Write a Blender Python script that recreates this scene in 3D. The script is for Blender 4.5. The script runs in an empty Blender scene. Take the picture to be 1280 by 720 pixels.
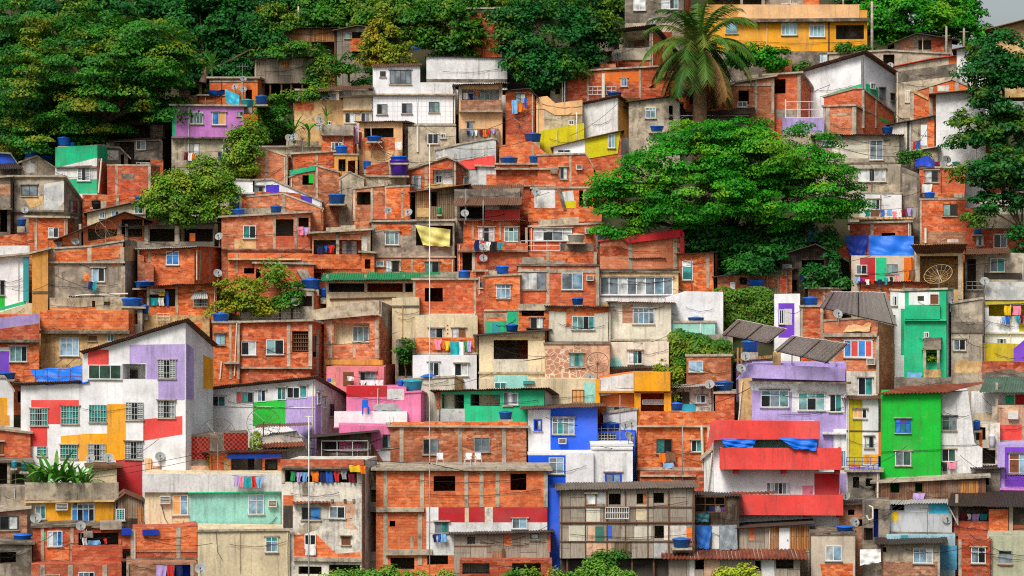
import bpy, math, random
import numpy as np
from mathutils import Vector, Matrix
from mathutils.geometry import tessellate_polygon
R = random.Random(7)
RN = np.random.default_rng(11)
F, CU, CV, ZC = 3200., 640., 360., 24.
sc = bpy.context.scene
COL = sc.collection
CAM = Vector((0, 0, ZC))


def depth(v): return 176 + (720 - v) * 0.085                       # distance of the hillside seen at photo row v
def P(u, v, Y): return Vector(((u - CU) / F * Y, Y, ZC + (CV - v) / F * Y))


def hill(x, y):
    v = 720 - (y - 176) / .085
    z = ZC + (CV - v) / F * y
    return z - 3.4 + .5 * math.sin(x * .31 + y * .2) + .35 * math.sin(x * .83 - y * .47)


def lin(h, k=.9):
    h = h.lstrip('#')
    out = []
    for i in (0, 2, 4):
        c = int(h[i:i + 2], 16) / 255
        out.append((c / 12.92 if c <= .04045 else ((c + .055) / 1.055) ** 2.4) * k)
    return tuple(out)


# ------------------------------------------------------------------ materials
MATS = {}


class NT:
    def __init__(s, name):
        m = bpy.data.materials.new(name); m.use_nodes = True
        s.m = m; s.t = m.node_tree; s.b = s.t.nodes['Principled BSDF']; s.b.inputs['Roughness'].default_value = .85
        s.b.inputs['Specular IOR Level'].default_value = .25

    def n(s, t, **kw):
        x = s.t.nodes.new(t)
        for k, v in kw.items(): setattr(x, k, v)
        return x

    def l(s, a, b): s.t.links.new(a, b)

    def math(s, op, a, b=None):
        x = s.n('ShaderNodeMath', operation=op)
        for i, q in enumerate((a, b)):
            if q is None: continue
            if isinstance(q, (int, float)): x.inputs[i].default_value = q
            else: s.l(q, x.inputs[i])
        return x.outputs[0]

    def coords(s, scale=(1, 1, 1), uv=True):
        tc = s.n('ShaderNodeTexCoord'); oi = s.n('ShaderNodeObjectInfo')
        add = s.n('ShaderNodeVectorMath', operation='ADD')
        s.l(tc.outputs['UV' if uv else 'Object'], add.inputs[0])
        sh = s.n('ShaderNodeVectorMath', operation='SCALE'); sh.inputs[0].default_value = (37, 0, 53); sh.inputs['Scale'].default_value = 1
        s.l(oi.outputs['Random'], sh.inputs['Scale']); s.l(sh.outputs[0], add.inputs[1])
        mp = s.n('ShaderNodeMapping'); mp.inputs['Scale'].default_value = scale
        s.l(add.outputs[0], mp.inputs['Vector'])
        return mp.outputs[0]

    def noise(s, scale, sc3=(1, 1, 1), detail=4, rough=.55, uv=True):
        x = s.n('ShaderNodeTexNoise'); x.inputs['Scale'].default_value = scale; x.inputs['Detail'].default_value = detail
        x.inputs['Roughness'].default_value = rough
        s.l(s.coords(sc3, uv), x.inputs['Vector']); return x.outputs['Fac']

    def ramp(s, f, a, b, ca=(0, 0, 0, 1), cb=(1, 1, 1, 1)):
        x = s.n('ShaderNodeMapRange', clamp=True)
        x.inputs['From Min'].default_value = a; x.inputs['From Max'].default_value = b
        s.l(f, x.inputs['Value']); return x.outputs[0]

    def mix(s, f, a, b, mode='MIX'):
        x = s.n('ShaderNodeMix', data_type='RGBA', blend_type=mode)
        if isinstance(f, (int, float)): x.inputs[0].default_value = f
        else: s.l(f, x.inputs[0])
        for i, q in ((6, a), (7, b)):
            if isinstance(q, tuple): x.inputs[i].default_value = q[:3] + (1,)
            else: s.l(q, x.inputs[i])
        return x.outputs[2]

    def vary(s, col, amt=.14, hue=.0):
        oi = s.n('ShaderNodeObjectInfo'); hs = s.n('ShaderNodeHueSaturation')
        s.l(s.math('MULTIPLY_ADD', oi.outputs['Random'], amt), hs.inputs['Value'])
        hs.inputs['Value'].links[0].from_node.inputs[2].default_value = 1 - amt / 2
        s.l(col, hs.inputs['Color']); return hs.outputs[0]

    def bump(s, f, d=.02, st=.4):
        x = s.n('ShaderNodeBump'); x.inputs['Distance'].default_value = d; x.inputs['Strength'].default_value = st
        s.l(f, x.inputs['Height']); s.l(x.outputs[0], s.b.inputs['Normal'])

    def done(s, col):
        if isinstance(col, tuple): s.b.inputs['Base Color'].default_value = col[:3] + (1,)
        else: s.l(col, s.b.inputs['Base Color'])
        return s.m


def mulc(c, k): return tuple(x * k for x in c)
def mixc(a, b, t): return tuple(x * (1 - t) + y * t for x, y in zip(a, b))


def plaster(name, hexc, grime=.5, k=.9, under=None, rough_=False):
    t = NT(name); c = lin(hexc, k)
    blot = t.ramp(t.noise(.55, detail=6), .35, .7)
    col = t.mix(blot, mulc(c, 1.05), mixc(mulc(c, .72), (.22, .18, .14), .04))
    fine = t.ramp(t.noise(5, detail=5, rough=.7), .42, .62)
    col = t.mix(t.math('MULTIPLY', fine, .35 * grime + .12), col, mixc(mulc(c, .5), (.16, .13, .10), .2))
    st = t.ramp(t.noise(1, (3.2, .28, 1), detail=7, rough=.68), .51, .68)
    col = t.mix(t.math('MULTIPLY', st, .95 * grime), col, mixc(mulc(c, .3), (.10, .08, .06), .6))
    sp = t.ramp(t.noise(1.3, detail=8, rough=.72), .60, .70)
    col = t.mix(t.math('MULTIPLY', sp, grime * .9), col, under or (.24, .19, .15))
    if rough_:                                                      # bare render: patches of paler and darker cement
        pz = t.ramp(t.noise(.75, (1, 1.3, 1), detail=7, rough=.7), .46, .6)
        col = t.mix(t.math('MULTIPLY', pz, .7), col, mixc(mulc(c, 1.45), (.55, .46, .34), .4))
        pk_ = t.ramp(t.noise(1.1, (1.2, .8, 1), detail=9, rough=.75), .54, .64)
        col = t.mix(t.math('MULTIPLY', pk_, .8), col, mulc(c, .32))
    else:
        pk_ = t.ramp(t.noise(.9, (1.6, .7, 1), detail=9, rough=.75), .57, .70)
        col = t.mix(t.math('MULTIPLY', pk_, .2 + .5 * grime), col, mixc(mulc(c, .42), (.14, .11, .08), .3))
        fd = t.ramp(t.noise(.3, detail=3), .45, .65)
        col = t.mix(t.math('MULTIPLY', fd, .05), col, (.75, .72, .66))
    t.bump(t.noise(9), .015, .5)
    MATS[name] = t.done(t.vary(col, .16))


def brick(name, c1, c2, mort, worn, grime=.6):
    t = NT(name)
    b = t.n('ShaderNodeTexBrick'); t.l(t.coords(), b.inputs['Vector'])
    for k, v in (('Scale', 1), ('Mortar Size', .02), ('Mortar Smooth', .4), ('Bias', 0), ('Brick Width', .44), ('Row Height', .21)): b.inputs[k].default_value = v
    b.inputs['Color1'].default_value = c1 + (1,); b.inputs['Color2'].default_value = c2 + (1,); mn = t.ramp(t.noise(1.9, detail=5, rough=.7), .42, .6); t.l(t.mix(mn, mulc(c2, .55), mixc(mort, (.7, .5, .36), .35)), b.inputs['Mortar'])
    pb = t.n('ShaderNodeTexVoronoi'); pb.inputs['Scale'].default_value = 1; t.l(t.coords((2.3, 4.76, 1)), pb.inputs['Vector'])
    sp_ = t.n('ShaderNodeSeparateColor'); t.l(pb.outputs['Color'], sp_.inputs[0])
    bc_ = t.mix(t.math('MULTIPLY', t.ramp(sp_.outputs[0], .62, .8), .75), b.outputs['Color'], mixc(worn, (.8, .42, .22), .35))
    bc_ = t.mix(t.math('MULTIPLY', t.ramp(sp_.outputs[1], .72, .85), .7), bc_, mulc(c2, .5))
    w = t.ramp(t.noise(1.6, detail=7, rough=.75), .50, .66)
    col = t.mix(t.math('MULTIPLY', w, .6), bc_, worn)
    w2 = t.ramp(t.noise(2.6, (1, 1.5, 1), detail=6, rough=.8), .58, .68)
    col = t.mix(t.math('MULTIPLY', w2, .7), col, mort)
    big = t.ramp(t.noise(.35, detail=5), .38, .66)
    col = t.mix(t.math('MULTIPLY', big, .55), col, mulc(c2, .62))
    st = t.ramp(t.noise(1, (2.2, .4, 1), detail=6, rough=.7), .55, .74)
    col = t.mix(t.math('MULTIPLY', st, grime), col, (.10, .055, .035))
    spk = t.ramp(t.noise(6, detail=4, rough=.8), .63, .70)
    col = t.mix(t.math('MULTIPLY', spk, .55), col, (.62, .42, .30))
    dk = t.ramp(t.noise(.8, (1, .8, 1), detail=9, rough=.75), .53, .66)
    col = t.mix(t.math('MULTIPLY', dk, .55 * grime + .2), col, (.13, .05, .03))
    t.bump(b.outputs['Fac'], -.02, .6)
    oi = t.n('ShaderNodeObjectInfo'); col = t.mix(t.math('MULTIPLY', t.math('POWER', oi.outputs['Random'], 2.), .5), col, mixc(c2, (.30, .14, .08), .5))
    MATS[name] = t.done(t.vary(col, .3))


def corrug(name, hexc, rust='4a2a1c', k=.9, ru=.6):
    t = NT(name); c = lin(hexc, k)
    n1 = t.ramp(t.noise(.8, (1, .4, 1), detail=7, rough=.7), .42, .68)
    col = t.mix(t.math('MULTIPLY', n1, ru), mulc(c, 1), lin(rust, .8))
    n2 = t.ramp(t.noise(5, (1, .15, 1), detail=4), .5, .7)
    col = t.mix(t.math('MULTIPLY', n2, .4), col, mulc(c, .35))
    t.b.inputs['Roughness'].default_value = .6
    MATS[name] = t.done(t.vary(col, .2))


def planks(name, a, b, k=.9, pw=.17, ln=2.2):
    t = NT(name); ca, cb = lin(a, k), lin(b, k)
    br = t.n('ShaderNodeTexBrick'); mp = t.n('ShaderNodeMapping'); mp.inputs['Rotation'].default_value = (0, 0, math.pi / 2)
    t.l(t.coords(), mp.inputs['Vector']); t.l(mp.outputs[0], br.inputs['Vector'])
    for q, v in (('Scale', 1), ('Mortar Size', .014), ('Brick Width', ln), ('Row Height', pw)): br.inputs[q].default_value = v
    br.inputs['Color1'].default_value = ca + (1,); br.inputs['Color2'].default_value = cb + (1,); br.inputs['Mortar'].default_value = (.03, .022, .016, 1)
    g = t.ramp(t.noise(3, (4, .35, 1), detail=6, rough=.7), .4, .68)
    col = t.mix(t.math('MULTIPLY', g, .65), br.outputs['Color'], mulc(cb, .35))
    g2 = t.ramp(t.noise(.9, detail=4), .5, .72)
    col = t.mix(t.math('MULTIPLY', g2, .4), col, lin('b9a890', .8))
    t.bump(br.outputs['Fac'], -.02, .5)
    MATS[name] = t.done(t.vary(col, .25))


def simple(name, hexc, rough=.6, k=.9, metal=0, nz=.25, sc_=3, uv=True, spec=.3):
    t = NT(name); c = lin(hexc, k)
    n = t.ramp(t.noise(sc_, detail=5, uv=uv), .35, .7)
    t.b.inputs['Roughness'].default_value = rough; t.b.inputs['Metallic'].default_value = metal
    t.b.inputs['Specular IOR Level'].default_value = spec
    MATS[name] = t.done(t.vary(t.mix(t.math('MULTIPLY', n, 1), c, mulc(c, 1 - nz)), .15))


def glass(name, hexc, rough=.12, k=.8):
    t = NT(name); c = lin(hexc, k)
    n = t.ramp(t.noise(1.1, detail=3), .38, .62)
    t.b.inputs['Roughness'].default_value = rough; t.b.inputs['Specular IOR Level'].default_value = .6
    MATS[name] = t.done(t.vary(t.mix(n, mulc(c, 1.25), mulc(c, .45)), .4))


def leafmat(name, a, b, yel, rough=.55):
    t = NT(name)
    at = t.n('ShaderNodeAttribute', attribute_name='tint')
    col = t.mix(at.outputs['Fac'], lin(a, 1), lin(b, 1))
    n = t.ramp(t.noise(.35, detail=3, uv=False), .5, .68)
    col = t.mix(t.math('MULTIPLY', n, .75), col, lin(yel, 1))
    t.b.inputs['Roughness'].default_value = rough
    t.b.inputs['Specular IOR Level'].default_value = .2
    m = t.done(col)
    tr = t.n('ShaderNodeBsdfTranslucent'); t.l(col, tr.inputs['Color'])
    ms = t.n('ShaderNodeMixShader'); ms.inputs[0].default_value = .22
    out = t.t.nodes['Material Output']
    t.l(t.b.outputs[0], ms.inputs[1]); t.l(tr.outputs[0], ms.inputs[2]); t.l(ms.outputs[0], out.inputs['Surface'])
    MATS[name] = m


brick('bk', (.88, .195, .034), (.56, .08, .014), (.56, .26, .13), (.86, .30, .10), .6)
brick('bk2', (.58, .075, .02), (.38, .045, .012), (.36, .16, .10), (.52, .16, .08), .75)
brick('bk3', (.40, .19, .11), (.30, .13, .07), (.34, .24, .17), (.48, .30, .20), .8)
for nm, hx, g in (('cn', '968b7c', 1.), ('cn2', 'b3a58e', .8), ('cnd', '6d6459', 1.), ('cns', 'a89c8a', .7),
                  ('wh', 'e6e6e4', .42), ('whc', 'f1f1f2', .16), ('whd', 'd9d2c6', .85), ('cr', 'e2d0aa', .42), ('crw', 'ddd6c2', .4), ('tan', 'd2ab70', .5),
                  ('och', 'dd9c42', .5), ('pch', 'f0bc84', .3), ('yel', 'f4a812', .36), ('lem', 'e2d408', .3), ('must', 'cdbb10', .35),
                  ('lav', 'b7a1dc', .36), ('lil', 'd07fd0', .3), ('pink', 'f07fae', .36), ('rose', 'e8858a', .4), ('cor', 'f24a44', .4), ('crim', 'c8202a', .35),
                  ('grn', '08c234', .34), ('em', '16c489', .38), ('teal', '1f98a0', .3), ('mint', '9fe2d4', .36), ('blue', '0458e4', .12),
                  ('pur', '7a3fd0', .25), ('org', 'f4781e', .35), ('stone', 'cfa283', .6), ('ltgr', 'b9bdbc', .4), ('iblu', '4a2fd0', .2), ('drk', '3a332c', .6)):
    plaster(nm, hx, min(1, g * 1.35), rough_=nm in ('cn', 'cn2', 'cnd', 'cns', 'stone', 'tan', 'whd', 'ltgr'))
brick('bk4', (.74, .22, .09), (.52, .13, .05), (.58, .34, .22), (.80, .38, .22), .7)
brick('bk5', (.60, .17, .06), (.34, .085, .03), (.42, .24, .15), (.62, .30, .17), .9)
brick('bk6', (.78, .145, .028), (.46, .055, .012), (.46, .2, .11), (.74, .24, .1), .75)
corrug('corr', '6e655b'); corrug('corrd', '3a3430'); corrug('corrl', 'b4b3ad', ru=.35); corrug('corrb', '6b4a38'); corrug('corrg', '0f8a58', ru=.3)
corrug('tile', '8a4a34', '3a2418', ru=.9); corrug('corrr', 'c03a2a', '7a2a1a'); corrug('corrt', '7c5a48'); corrug('solar', 'dcd2c8', 'b8aca2', ru=.5); corrug('foil', 'c4c6c8', '8a8a88', ru=.4)
planks('wood', '9a836a', '6f5a46'); planks('woodl', 'b3a796', '8d8073', pw=1.15, ln=1.4); planks('wooda', 'c98a4c', '8a5c34'); planks('woodd', '5a493a', '3a2e25')
simple('room', '6b5d50', .9); plaster('slab', 'ab9e8a', .85, rough_=True); plaster('slabd', '5f5549', 1., rough_=True)
simple('frw', 'e2e6e8', .4, nz=.08); simple('frd', '4a4a48', .5); simple('frb', '1648d8', .4); simple('frbr', '7a4a2a', .6); simple('met', '9a9a98', .45, metal=.3); simple('metw', 'dcdcda', .45)
simple('black', '1a1a1a', .7); simple('rust', '6b4a36', .8); simple('pvc', 'dfd4c0', .5, nz=.15)
simple('tankb', '1268d4', .38, nz=.2, uv=False, sc_=1.5); simple('tankn', '1a5eae', .4, uv=False); simple('tankt', '2aa0b4', .4, uv=False); simple('tankp', '4a1ea0', .4, uv=False); simple('tankg', '8d8a84', .6, uv=False)
simple('dish', '9b9e9c', .55, nz=.3, uv=False); simple('dishw', 'c9c5b8', .6, uv=False); simple('wire', '1b1b1b', .8, uv=False)
simple('tarpb', '0f6fe0', .5, nz=.3, sc_=1); simple('tarpn', '163cae', .5, nz=.4, sc_=1); simple('tarpy', 'e2d87c', .6, nz=.3, sc_=1); simple('tarpt', '35b8d8', .5, nz=.3)
for nm, hx in (('teal', '7fa8a6'), ('tealb', '3f8f8c'), ('dark', '23282c'), ('pale', 'd8dedc'), ('grey', '7d8a92'), ('blue', '3f8ad6'), ('gblue', '8fb0c4'), ('dgreen', '3c5a4c')): glass('g_' + nm, hx)
for nm, hx in (('o', 'e8a860'), ('w', 'f0f0ee'), ('y', 'eed04a'), ('r', 'd8504a'), ('n', '7a4a2c')): simple('g_' + nm, hx, .6)
for nm, hx in (('L', '2a9a8e'), ('l', 'a9b4b2')):
    t = NT('louvre_' + nm); c = lin(hx)
    w = t.n('ShaderNodeTexWave', bands_direction='Y'); w.inputs['Scale'].default_value = 2.2; t.l(t.coords(), w.inputs['Vector'])
    t.bump(w.outputs['Fac'], .03, 1); MATS['g_' + nm] = t.done(t.mix(w.outputs['Fac'], mulc(c, .5), c))
for nm, hx in (('red', 'd8302c'), ('white', 'eceae6'), ('blue', '2a62c4'), ('navy', '1c2a5c'), ('sky', '7fb8e8'), ('yellow', 'ecc024'), ('orange', 'ee7a1c'), ('pink', 'ee8aa4'),
               ('black', '222226'), ('green', '2c9a54'), ('teal', '1f9ca4'), ('purple', '7a3aa8'), ('grey', '9a9a9c'), ('maroon', '7a2030'), ('lilac', 'c0a4e0'), ('brown', '7c5a40'), ('cream', 'e8dcc0')):
    simple('c_' + nm, hx, .9, nz=.3, sc_=2.5)
leafmat('lf_dark', '10431a', '1f6a22', '6f8a1c'); leafmat('lf_mid', '1c5616', '46821e', '84942a'); leafmat('lf_brt', '12620c', '3a9a16', '78a81c')
leafmat('lf_deep', '12481a', '256c26', '3c7c24'); leafmat('lf_yel', '5a7a16', '8a9420', 'b08a1e'); leafmat('lf_cit', '3d7a18', '74962a', '9aa42a'); leafmat('lf_ban', '24661a', '4c9430', '86a83a')
leafmat('lf_grs', '3f7a20', '7aa838', 'a89a48'); leafmat('lf_palm', '1c4814', '567c28', '8a7c3c'); leafmat('lf_dead', '7a5a34', '9a7440', 'a8844c'); leafmat('lf_ivy', '2c5c18', '648a24', '8e9428')
simple('bark', '6a5544', .95, nz=.5, uv=False); simple('barkp', '8f6f50', .95, nz=.5, uv=False)
t = NT('earth'); n1 = t.ramp(t.noise(.5, detail=8, rough=.7, uv=False), .4, .62)
MATS['earth'] = t.done(t.mix(n1, lin('4c4430', .6), lin('2c4418', .6)))
t = NT('bath_tile'); b = t.n('ShaderNodeTexBrick'); t.l(t.coords(), b.inputs['Vector'])
for k, v in (('Scale', 1), ('Mortar Size', .012), ('Brick Width', .42), ('Row Height', .42)): b.inputs[k].default_value = v
b.offset = 0
b.inputs['Color1'].default_value = (.76, .77, .79, 1); b.inputs['Color2'].default_value = (.70, .72, .75, 1); b.inputs['Mortar'].default_value = (.42, .43, .45, 1)
st = t.ramp(t.noise(1, (2.6, .33, 1), detail=6), .58, .75)
MATS['wtile'] = t.done(t.mix(t.math('MULTIPLY', st, .35), b.outputs['Color'], (.4, .38, .34)))
t = NT('crazy_stone'); v = t.n('ShaderNodeTexVoronoi', feature='DISTANCE_TO_EDGE'); v.inputs['Scale'].default_value = 2.5; t.l(t.coords(), v.inputs['Vector'])
MATS['crazy'] = t.done(t.mix(t.ramp(v.outputs['Distance'], .02, .06), lin('dcc8b2'), lin('b08066')))
t = NT('block_screen'); ck = t.n('ShaderNodeTexChecker'); ck.inputs['Scale'].default_value = 6; t.l(t.coords(), ck.inputs['Vector'])
MATS['screen'] = t.done(t.mix(ck.outputs['Fac'], lin('b0382a'), lin('5a1a14')))


# ------------------------------------------------------------------ mesh helpers
def mesh_obj(name, V, Fc, mats, parent=None, mi=None, uv=None, smooth=False):
    me = bpy.data.meshes.new(name)
    me.from_pydata([tuple(p) for p in V], [], Fc)
    for m in ([mats] if isinstance(mats, str) else mats): me.materials.append(MATS[m])
    if mi: me.polygons.foreach_set('material_index', mi)
    if smooth: me.polygons.foreach_set('use_smooth', [True] * len(Fc))
    ul = me.uv_layers.new(name='UVMap').data
    if uv is not None:
        ul.foreach_set('uv', [c for q in uv for c in q])
    else:
        co = [0.] * (2 * len(me.loops)); vs = me.vertices
        for p in me.polygons:
            n = p.normal
            if abs(n.z) > .75: ax, ay = Vector((1, 0, 0)), Vector((0, 1, 0))
            else:
                ax = Vector((-n.y, n.x, 0)); ax.normalize()
                if abs(n.z) < .3: ay = Vector((0, 0, 1))
                else: ay = n.cross(ax)
            for li in p.loop_indices:
                c = vs[me.loops[li].vertex_index].co
                co[2 * li] = c.dot(ax); co[2 * li + 1] = c.dot(ay)
        ul.foreach_set('uv', co)
    o = bpy.data.objects.new(name, me); COL.objects.link(o)
    if parent: o.parent = parent
    return o


def empty(name, loc, label, cat, rz=0, group=None):
    o = bpy.data.objects.new(name, None); COL.objects.link(o); o.location = loc; o.rotation_euler = (0, 0, rz); o.empty_display_size = .5
    tag(o, label, cat, group); return o


USED = {}
def tag(o, label, cat, group=None):
    n = len(label.split())
    if n > 16 or n < 4: print('LABELLEN', n, label)
    if label in USED and USED[label] != group: print('DUPLABEL', label)
    USED[label] = group or '-'
    o['label'] = label; o['category'] = cat; o['kind'] = 'thing'
    if group: o['group'] = group


class MB:
    def __init__(s): s.V = []; s.F = []; s.M = []

    def hexa(s, c, m=0):                                            # 8 corners: bottom ring 0-3, top ring 4-7
        b = len(s.V); s.V += list(c)
        for f in ((0, 3, 2, 1), (4, 5, 6, 7), (0, 1, 5, 4), (1, 2, 6, 5), (2, 3, 7, 6), (3, 0, 4, 7)): s.F.append([b + i for i in f]); s.M.append(m)

    def box(s, x0, x1, y0, y1, z0, z1, m=0):
        s.hexa([Vector(p) for p in ((x0, y0, z0), (x1, y0, z0), (x1, y1, z0), (x0, y1, z0), (x0, y0, z1), (x1, y0, z1), (x1, y1, z1), (x0, y1, z1))], m)

    def tube(s, pts, r, n=6, m=0, cap=True):
        pts = [Vector(p) for p in pts]
        if not isinstance(r, (list, tuple)): r = [r] * len(pts)
        b = len(s.V)
        for i, p in enumerate(pts):
            d = (pts[min(i + 1, len(pts) - 1)] - pts[max(i - 1, 0)]).normalized()
            a = d.orthogonal().normalized() if abs(d.z) > .9 else d.cross(Vector((0, 0, 1))).normalized()
            c = d.cross(a)
            for k in range(n):
                t_ = 2 * math.pi * k / n
                s.V.append(p + (a * math.cos(t_) + c * math.sin(t_)) * r[i])
        for i in range(len(pts) - 1):
            for k in range(n):
                s.F.append([b + i * n + k, b + i * n + (k + 1) % n, b + (i + 1) * n + (k + 1) % n, b + (i + 1) * n + k]); s.M.append(m)
        if cap:
            s.F.append([b + k for k in range(n)][::-1]); s.M.append(m)
            s.F.append([b + (len(pts) - 1) * n + k for k in range(n)]); s.M.append(m)

    def lathe(s, prof, n=16, m=0, c=Vector((0, 0, 0))):
        b = len(s.V)
        for r, z in prof:
            for k in range(n): s.V.append(c + Vector((r * math.cos(2 * math.pi * k / n), r * math.sin(2 * math.pi * k / n), z)))
        for i in range(len(prof) - 1):
            for k in range(n):
                s.F.append([b + i * n + k, b + i * n + (k + 1) % n, b + (i + 1) * n + (k + 1) % n, b + (i + 1) * n + k]); s.M.append(m)

    def poly(s, pts, m=0):
        b = len(s.V); s.V += [Vector(p) for p in pts]; s.F.append(list(range(b, b + len(pts)))); s.M.append(m)

    def grid(s, fn, nu, nv, m=0):
        b = len(s.V)
        for j in range(nv + 1):
            for i in range(nu + 1): s.V.append(fn(i / nu, j / nv))
        for j in range(nv):
            for i in range(nu):
                a = b + j * (nu + 1) + i; s.F.append([a, a + 1, a + nu + 2, a + nu + 1]); s.M.append(m)

    def build(s, name, mats, parent=None, smooth=False):
        return mesh_obj(name, s.V, s.F, mats, parent, s.M if not isinstance(mats, str) else None, None, smooth)


# ------------------------------------------------------------------ houses
PANE = {'t': 'g_teal', 'T': 'g_tealb', 'd': 'g_dark', 'p': 'g_pale', 'g': 'g_grey', 'b': 'g_blue', 'B': 'g_gblue', 'G': 'g_dgreen', 'o': 'g_o', 'w': 'g_w', 'y': 'g_y', 'r': 'g_r', 'n': 'g_n', 'L': 'g_L', 'l': 'g_l'}
KIND = {'bk': 'brick_house', 'bk2': 'brick_house', 'bk3': 'brick_house', 'cn': 'concrete_house', 'cn2': 'concrete_house', 'cnd': 'concrete_house', 'cns': 'concrete_house'}


class H:
    all = []

    def __init__(s, ph, u0, u1, vb, top, mat, r=0, l=0, roof='slab', pitch=0., dy=0., D=None, name=None, cat=None, sink=4.5, rmat=None, oh=.26, yaw=None, base=None):
        nm0 = mat; mat = R.choice(('bk', 'bk', 'bk', 'bk4', 'bk5', 'bk6', 'bk6')) if mat == 'bk' else mat
        s.ph = ph; s.mat = mat; s.roof = roof; s.pitch = pitch; s.sink = sink; s.rmat = rmat; s.oh = oh; s.r = r; s.l = l
        s.Y = depth(vb if base is None else base) + dy; s.u0, s.u1, s.vb = u0, u1, vb
        uc = u0 if (l or not r) else u1
        s.C = P(uc, vb, s.Y); phi = math.atan((uc - CU) / F)
        s.Dfix = D is not None or r or l; s.D = D or 5.
        if r or l:
            sm = (r or l) * s.Y / F
            if D is None: s.D = min(6.5, max(2.2, sm / .55))
            th = math.asin(min(.9, sm / s.D))
            s.rot = -phi + (-th if r else th)
        else: s.rot = -phi + (R.uniform(-.03, .03) if yaw is None else math.radians(yaw))
        s.Rm = Matrix.Rotation(s.rot, 3, 'Z'); s.Ri = s.Rm.transposed()
        s.o = s.Ri @ (CAM - s.C)
        if isinstance(top, (int, float)): top = [(u0, top + R.uniform(-.9, .9)), (u1, top + R.uniform(-.9, .9))]
        s.top = [s.pl(u, v) for u, v in top]
        s.x0, s.x1 = s.top[0][0], s.top[-1][0]
        s.holes = {'f': [], 'r': [], 'l': []}
        if name is None: name = KIND.get(nm0, 'wooden_shack' if mat.startswith('wood') else 'painted_house')
        if cat is None: cat = 'shack' if 'shack' in name else 'house'
        s.e = empty(name, s.C, ph, cat, s.rot)
        s.lay = 0; H.all.append(s)

    def pl(s, u, v, d=0., face='f'):
        dr = s.Ri @ Vector(((u - CU) / F, 1, (CV - v) / F)); o = s.o
        if face == 'f': t_ = (-d - o.y) / dr.y; q = o + dr * t_; return (q.x, q.z)
        t_ = ((d if face == 'r' else -d) - o.x) / dr.x; q = o + dr * t_; return (q.y, q.z)

    def fp(s, face, a, z, d):
        return Vector((a, -d, z)) if face == 'f' else Vector((d, a, z)) if face == 'r' else Vector((-d, a, z))

    def rc(s, u0, v0, u1, v1, d=0., face='f'):
        a, z = s.pl((u0 + u1) / 2, (v0 + v1) / 2, d, face); a0, _ = s.pl(u0, v1, d, face); a1, _ = s.pl(u1, v0, d, face)
        _, z0 = s.pl((u0 + u1) / 2, v1, d, face); _, z1 = s.pl((u0 + u1) / 2, v0, d, face)
        return min(a0, a1), max(a0, a1), z0, z1

    def fbox(s, mb, face, a0, a1, z0, z1, d0, d1, m=0):             # d0 inner, d1 outer
        q = s.fp; mb.hexa([q(face, a0, z0, d1), q(face, a1, z0, d1), q(face, a1, z0, d0), q(face, a0, z0, d0), q(face, a0, z1, d1), q(face, a1, z1, d1), q(face, a1, z1, d0), q(face, a0, z1, d0)], m)

    def w(s, u0, v0, u1, v1, code='tt', face='f', d=0., fr='frw', bars=0, sill=True, fw=.05):
        a0, a1, z0, z1 = s.rc(u0, v0, u1, v1, d, face); q = R.random()
        if fr == 'frw' and len(code) < 4: fr = 'met' if q < .22 else 'frbr' if q < .26 else 'frd' if q < .31 else fr
        if code in ('tt', 'gt', 'td', 'pt', 'tp', 'gg', 'dt', 'pd'): code = R.choice((code, code, code, 'dg', 'pd', 'gd', 'Bd', 'td', 'dp', 'dd'))
        rows = code.split('/')
        mb = MB(); pb = MB(); mats = []
        s.fbox(mb, face, a0, a1, z0, z0 + fw, d - .02, d + .07); s.fbox(mb, face, a0, a1, z1 - fw, z1, d - .02, d + .07)
        s.fbox(mb, face, a0, a0 + fw, z0 + fw, z1 - fw, d - .02, d + .07); s.fbox(mb, face, a1 - fw, a1, z0 + fw, z1 - fw, d - .02, d + .07)
        nr = len(rows); hs = [1.] if nr == 1 else [.3, .7]; zt = z1
        for row, hh in zip(rows, hs):
            zb = zt - (z1 - z0) * hh; n = len(row)
            if nr > 1 and row is rows[0]: s.fbox(mb, face, a0 + fw, a1 - fw, zb - fw * .4, zb + fw * .4, d - .02, d + .06)
            for i, c in enumerate(row):
                x0 = a0 + (a1 - a0) * i / n; x1 = a0 + (a1 - a0) * (i + 1) / n
                if i: s.fbox(mb, face, x0 - fw * .4, x0 + fw * .4, zb + fw * .5, zt - fw * .5, d - .02, d + .062)
                if PANE[c] not in mats: mats.append(PANE[c])
                s.fbox(pb, face, x0 + .01, x1 - .01, zb + .01, zt - .01, d - .015, d + .03 + .008 * (i % 2), mats.index(PANE[c]))
            zt = zb
        fo = mb.build('window', fr, s.e); pb.build('pane', mats, fo)
        if sill:
            sb = MB(); s.fbox(sb, face, a0 - .08, a1 + .08, z0 - .07, z0 - .004, d, d + .13); sb.build('sill', 'slab', fo)
        if d == 0 and z1 - z0 > .6 and R.random() < .5:
            q = R.uniform(.1, .24); hb = MB(); s.fbox(hb, face, a0 - .12, a1 + .12, z1 + .012, z1 + .09, 0, q); hb.build('lintel', R.choice(('slab', 'slab', 'slabd', 'cns')), fo)
        if bars:
            gb = MB(); n = max(3, int((a1 - a0) / .2))
            for i in range(n + 1): x = a0 + (a1 - a0) * i / n; s.fbox(gb, face, x - .009, x + .009, z0, z1, d + .09, d + .12)
            for q in (.3, .7): z = z0 + (z1 - z0) * q; s.fbox(gb, face, a0, a1, z - .01, z + .01, d + .085, d + .125)
            gb.build('grille', 'metw' if bars == 1 else 'frd', fo)

    def o_(s, u0, v0, u1, v1, face='f'):
        s.holes[face].append(s.rc(u0, v0, u1, v1, 0, face)); return s

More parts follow.
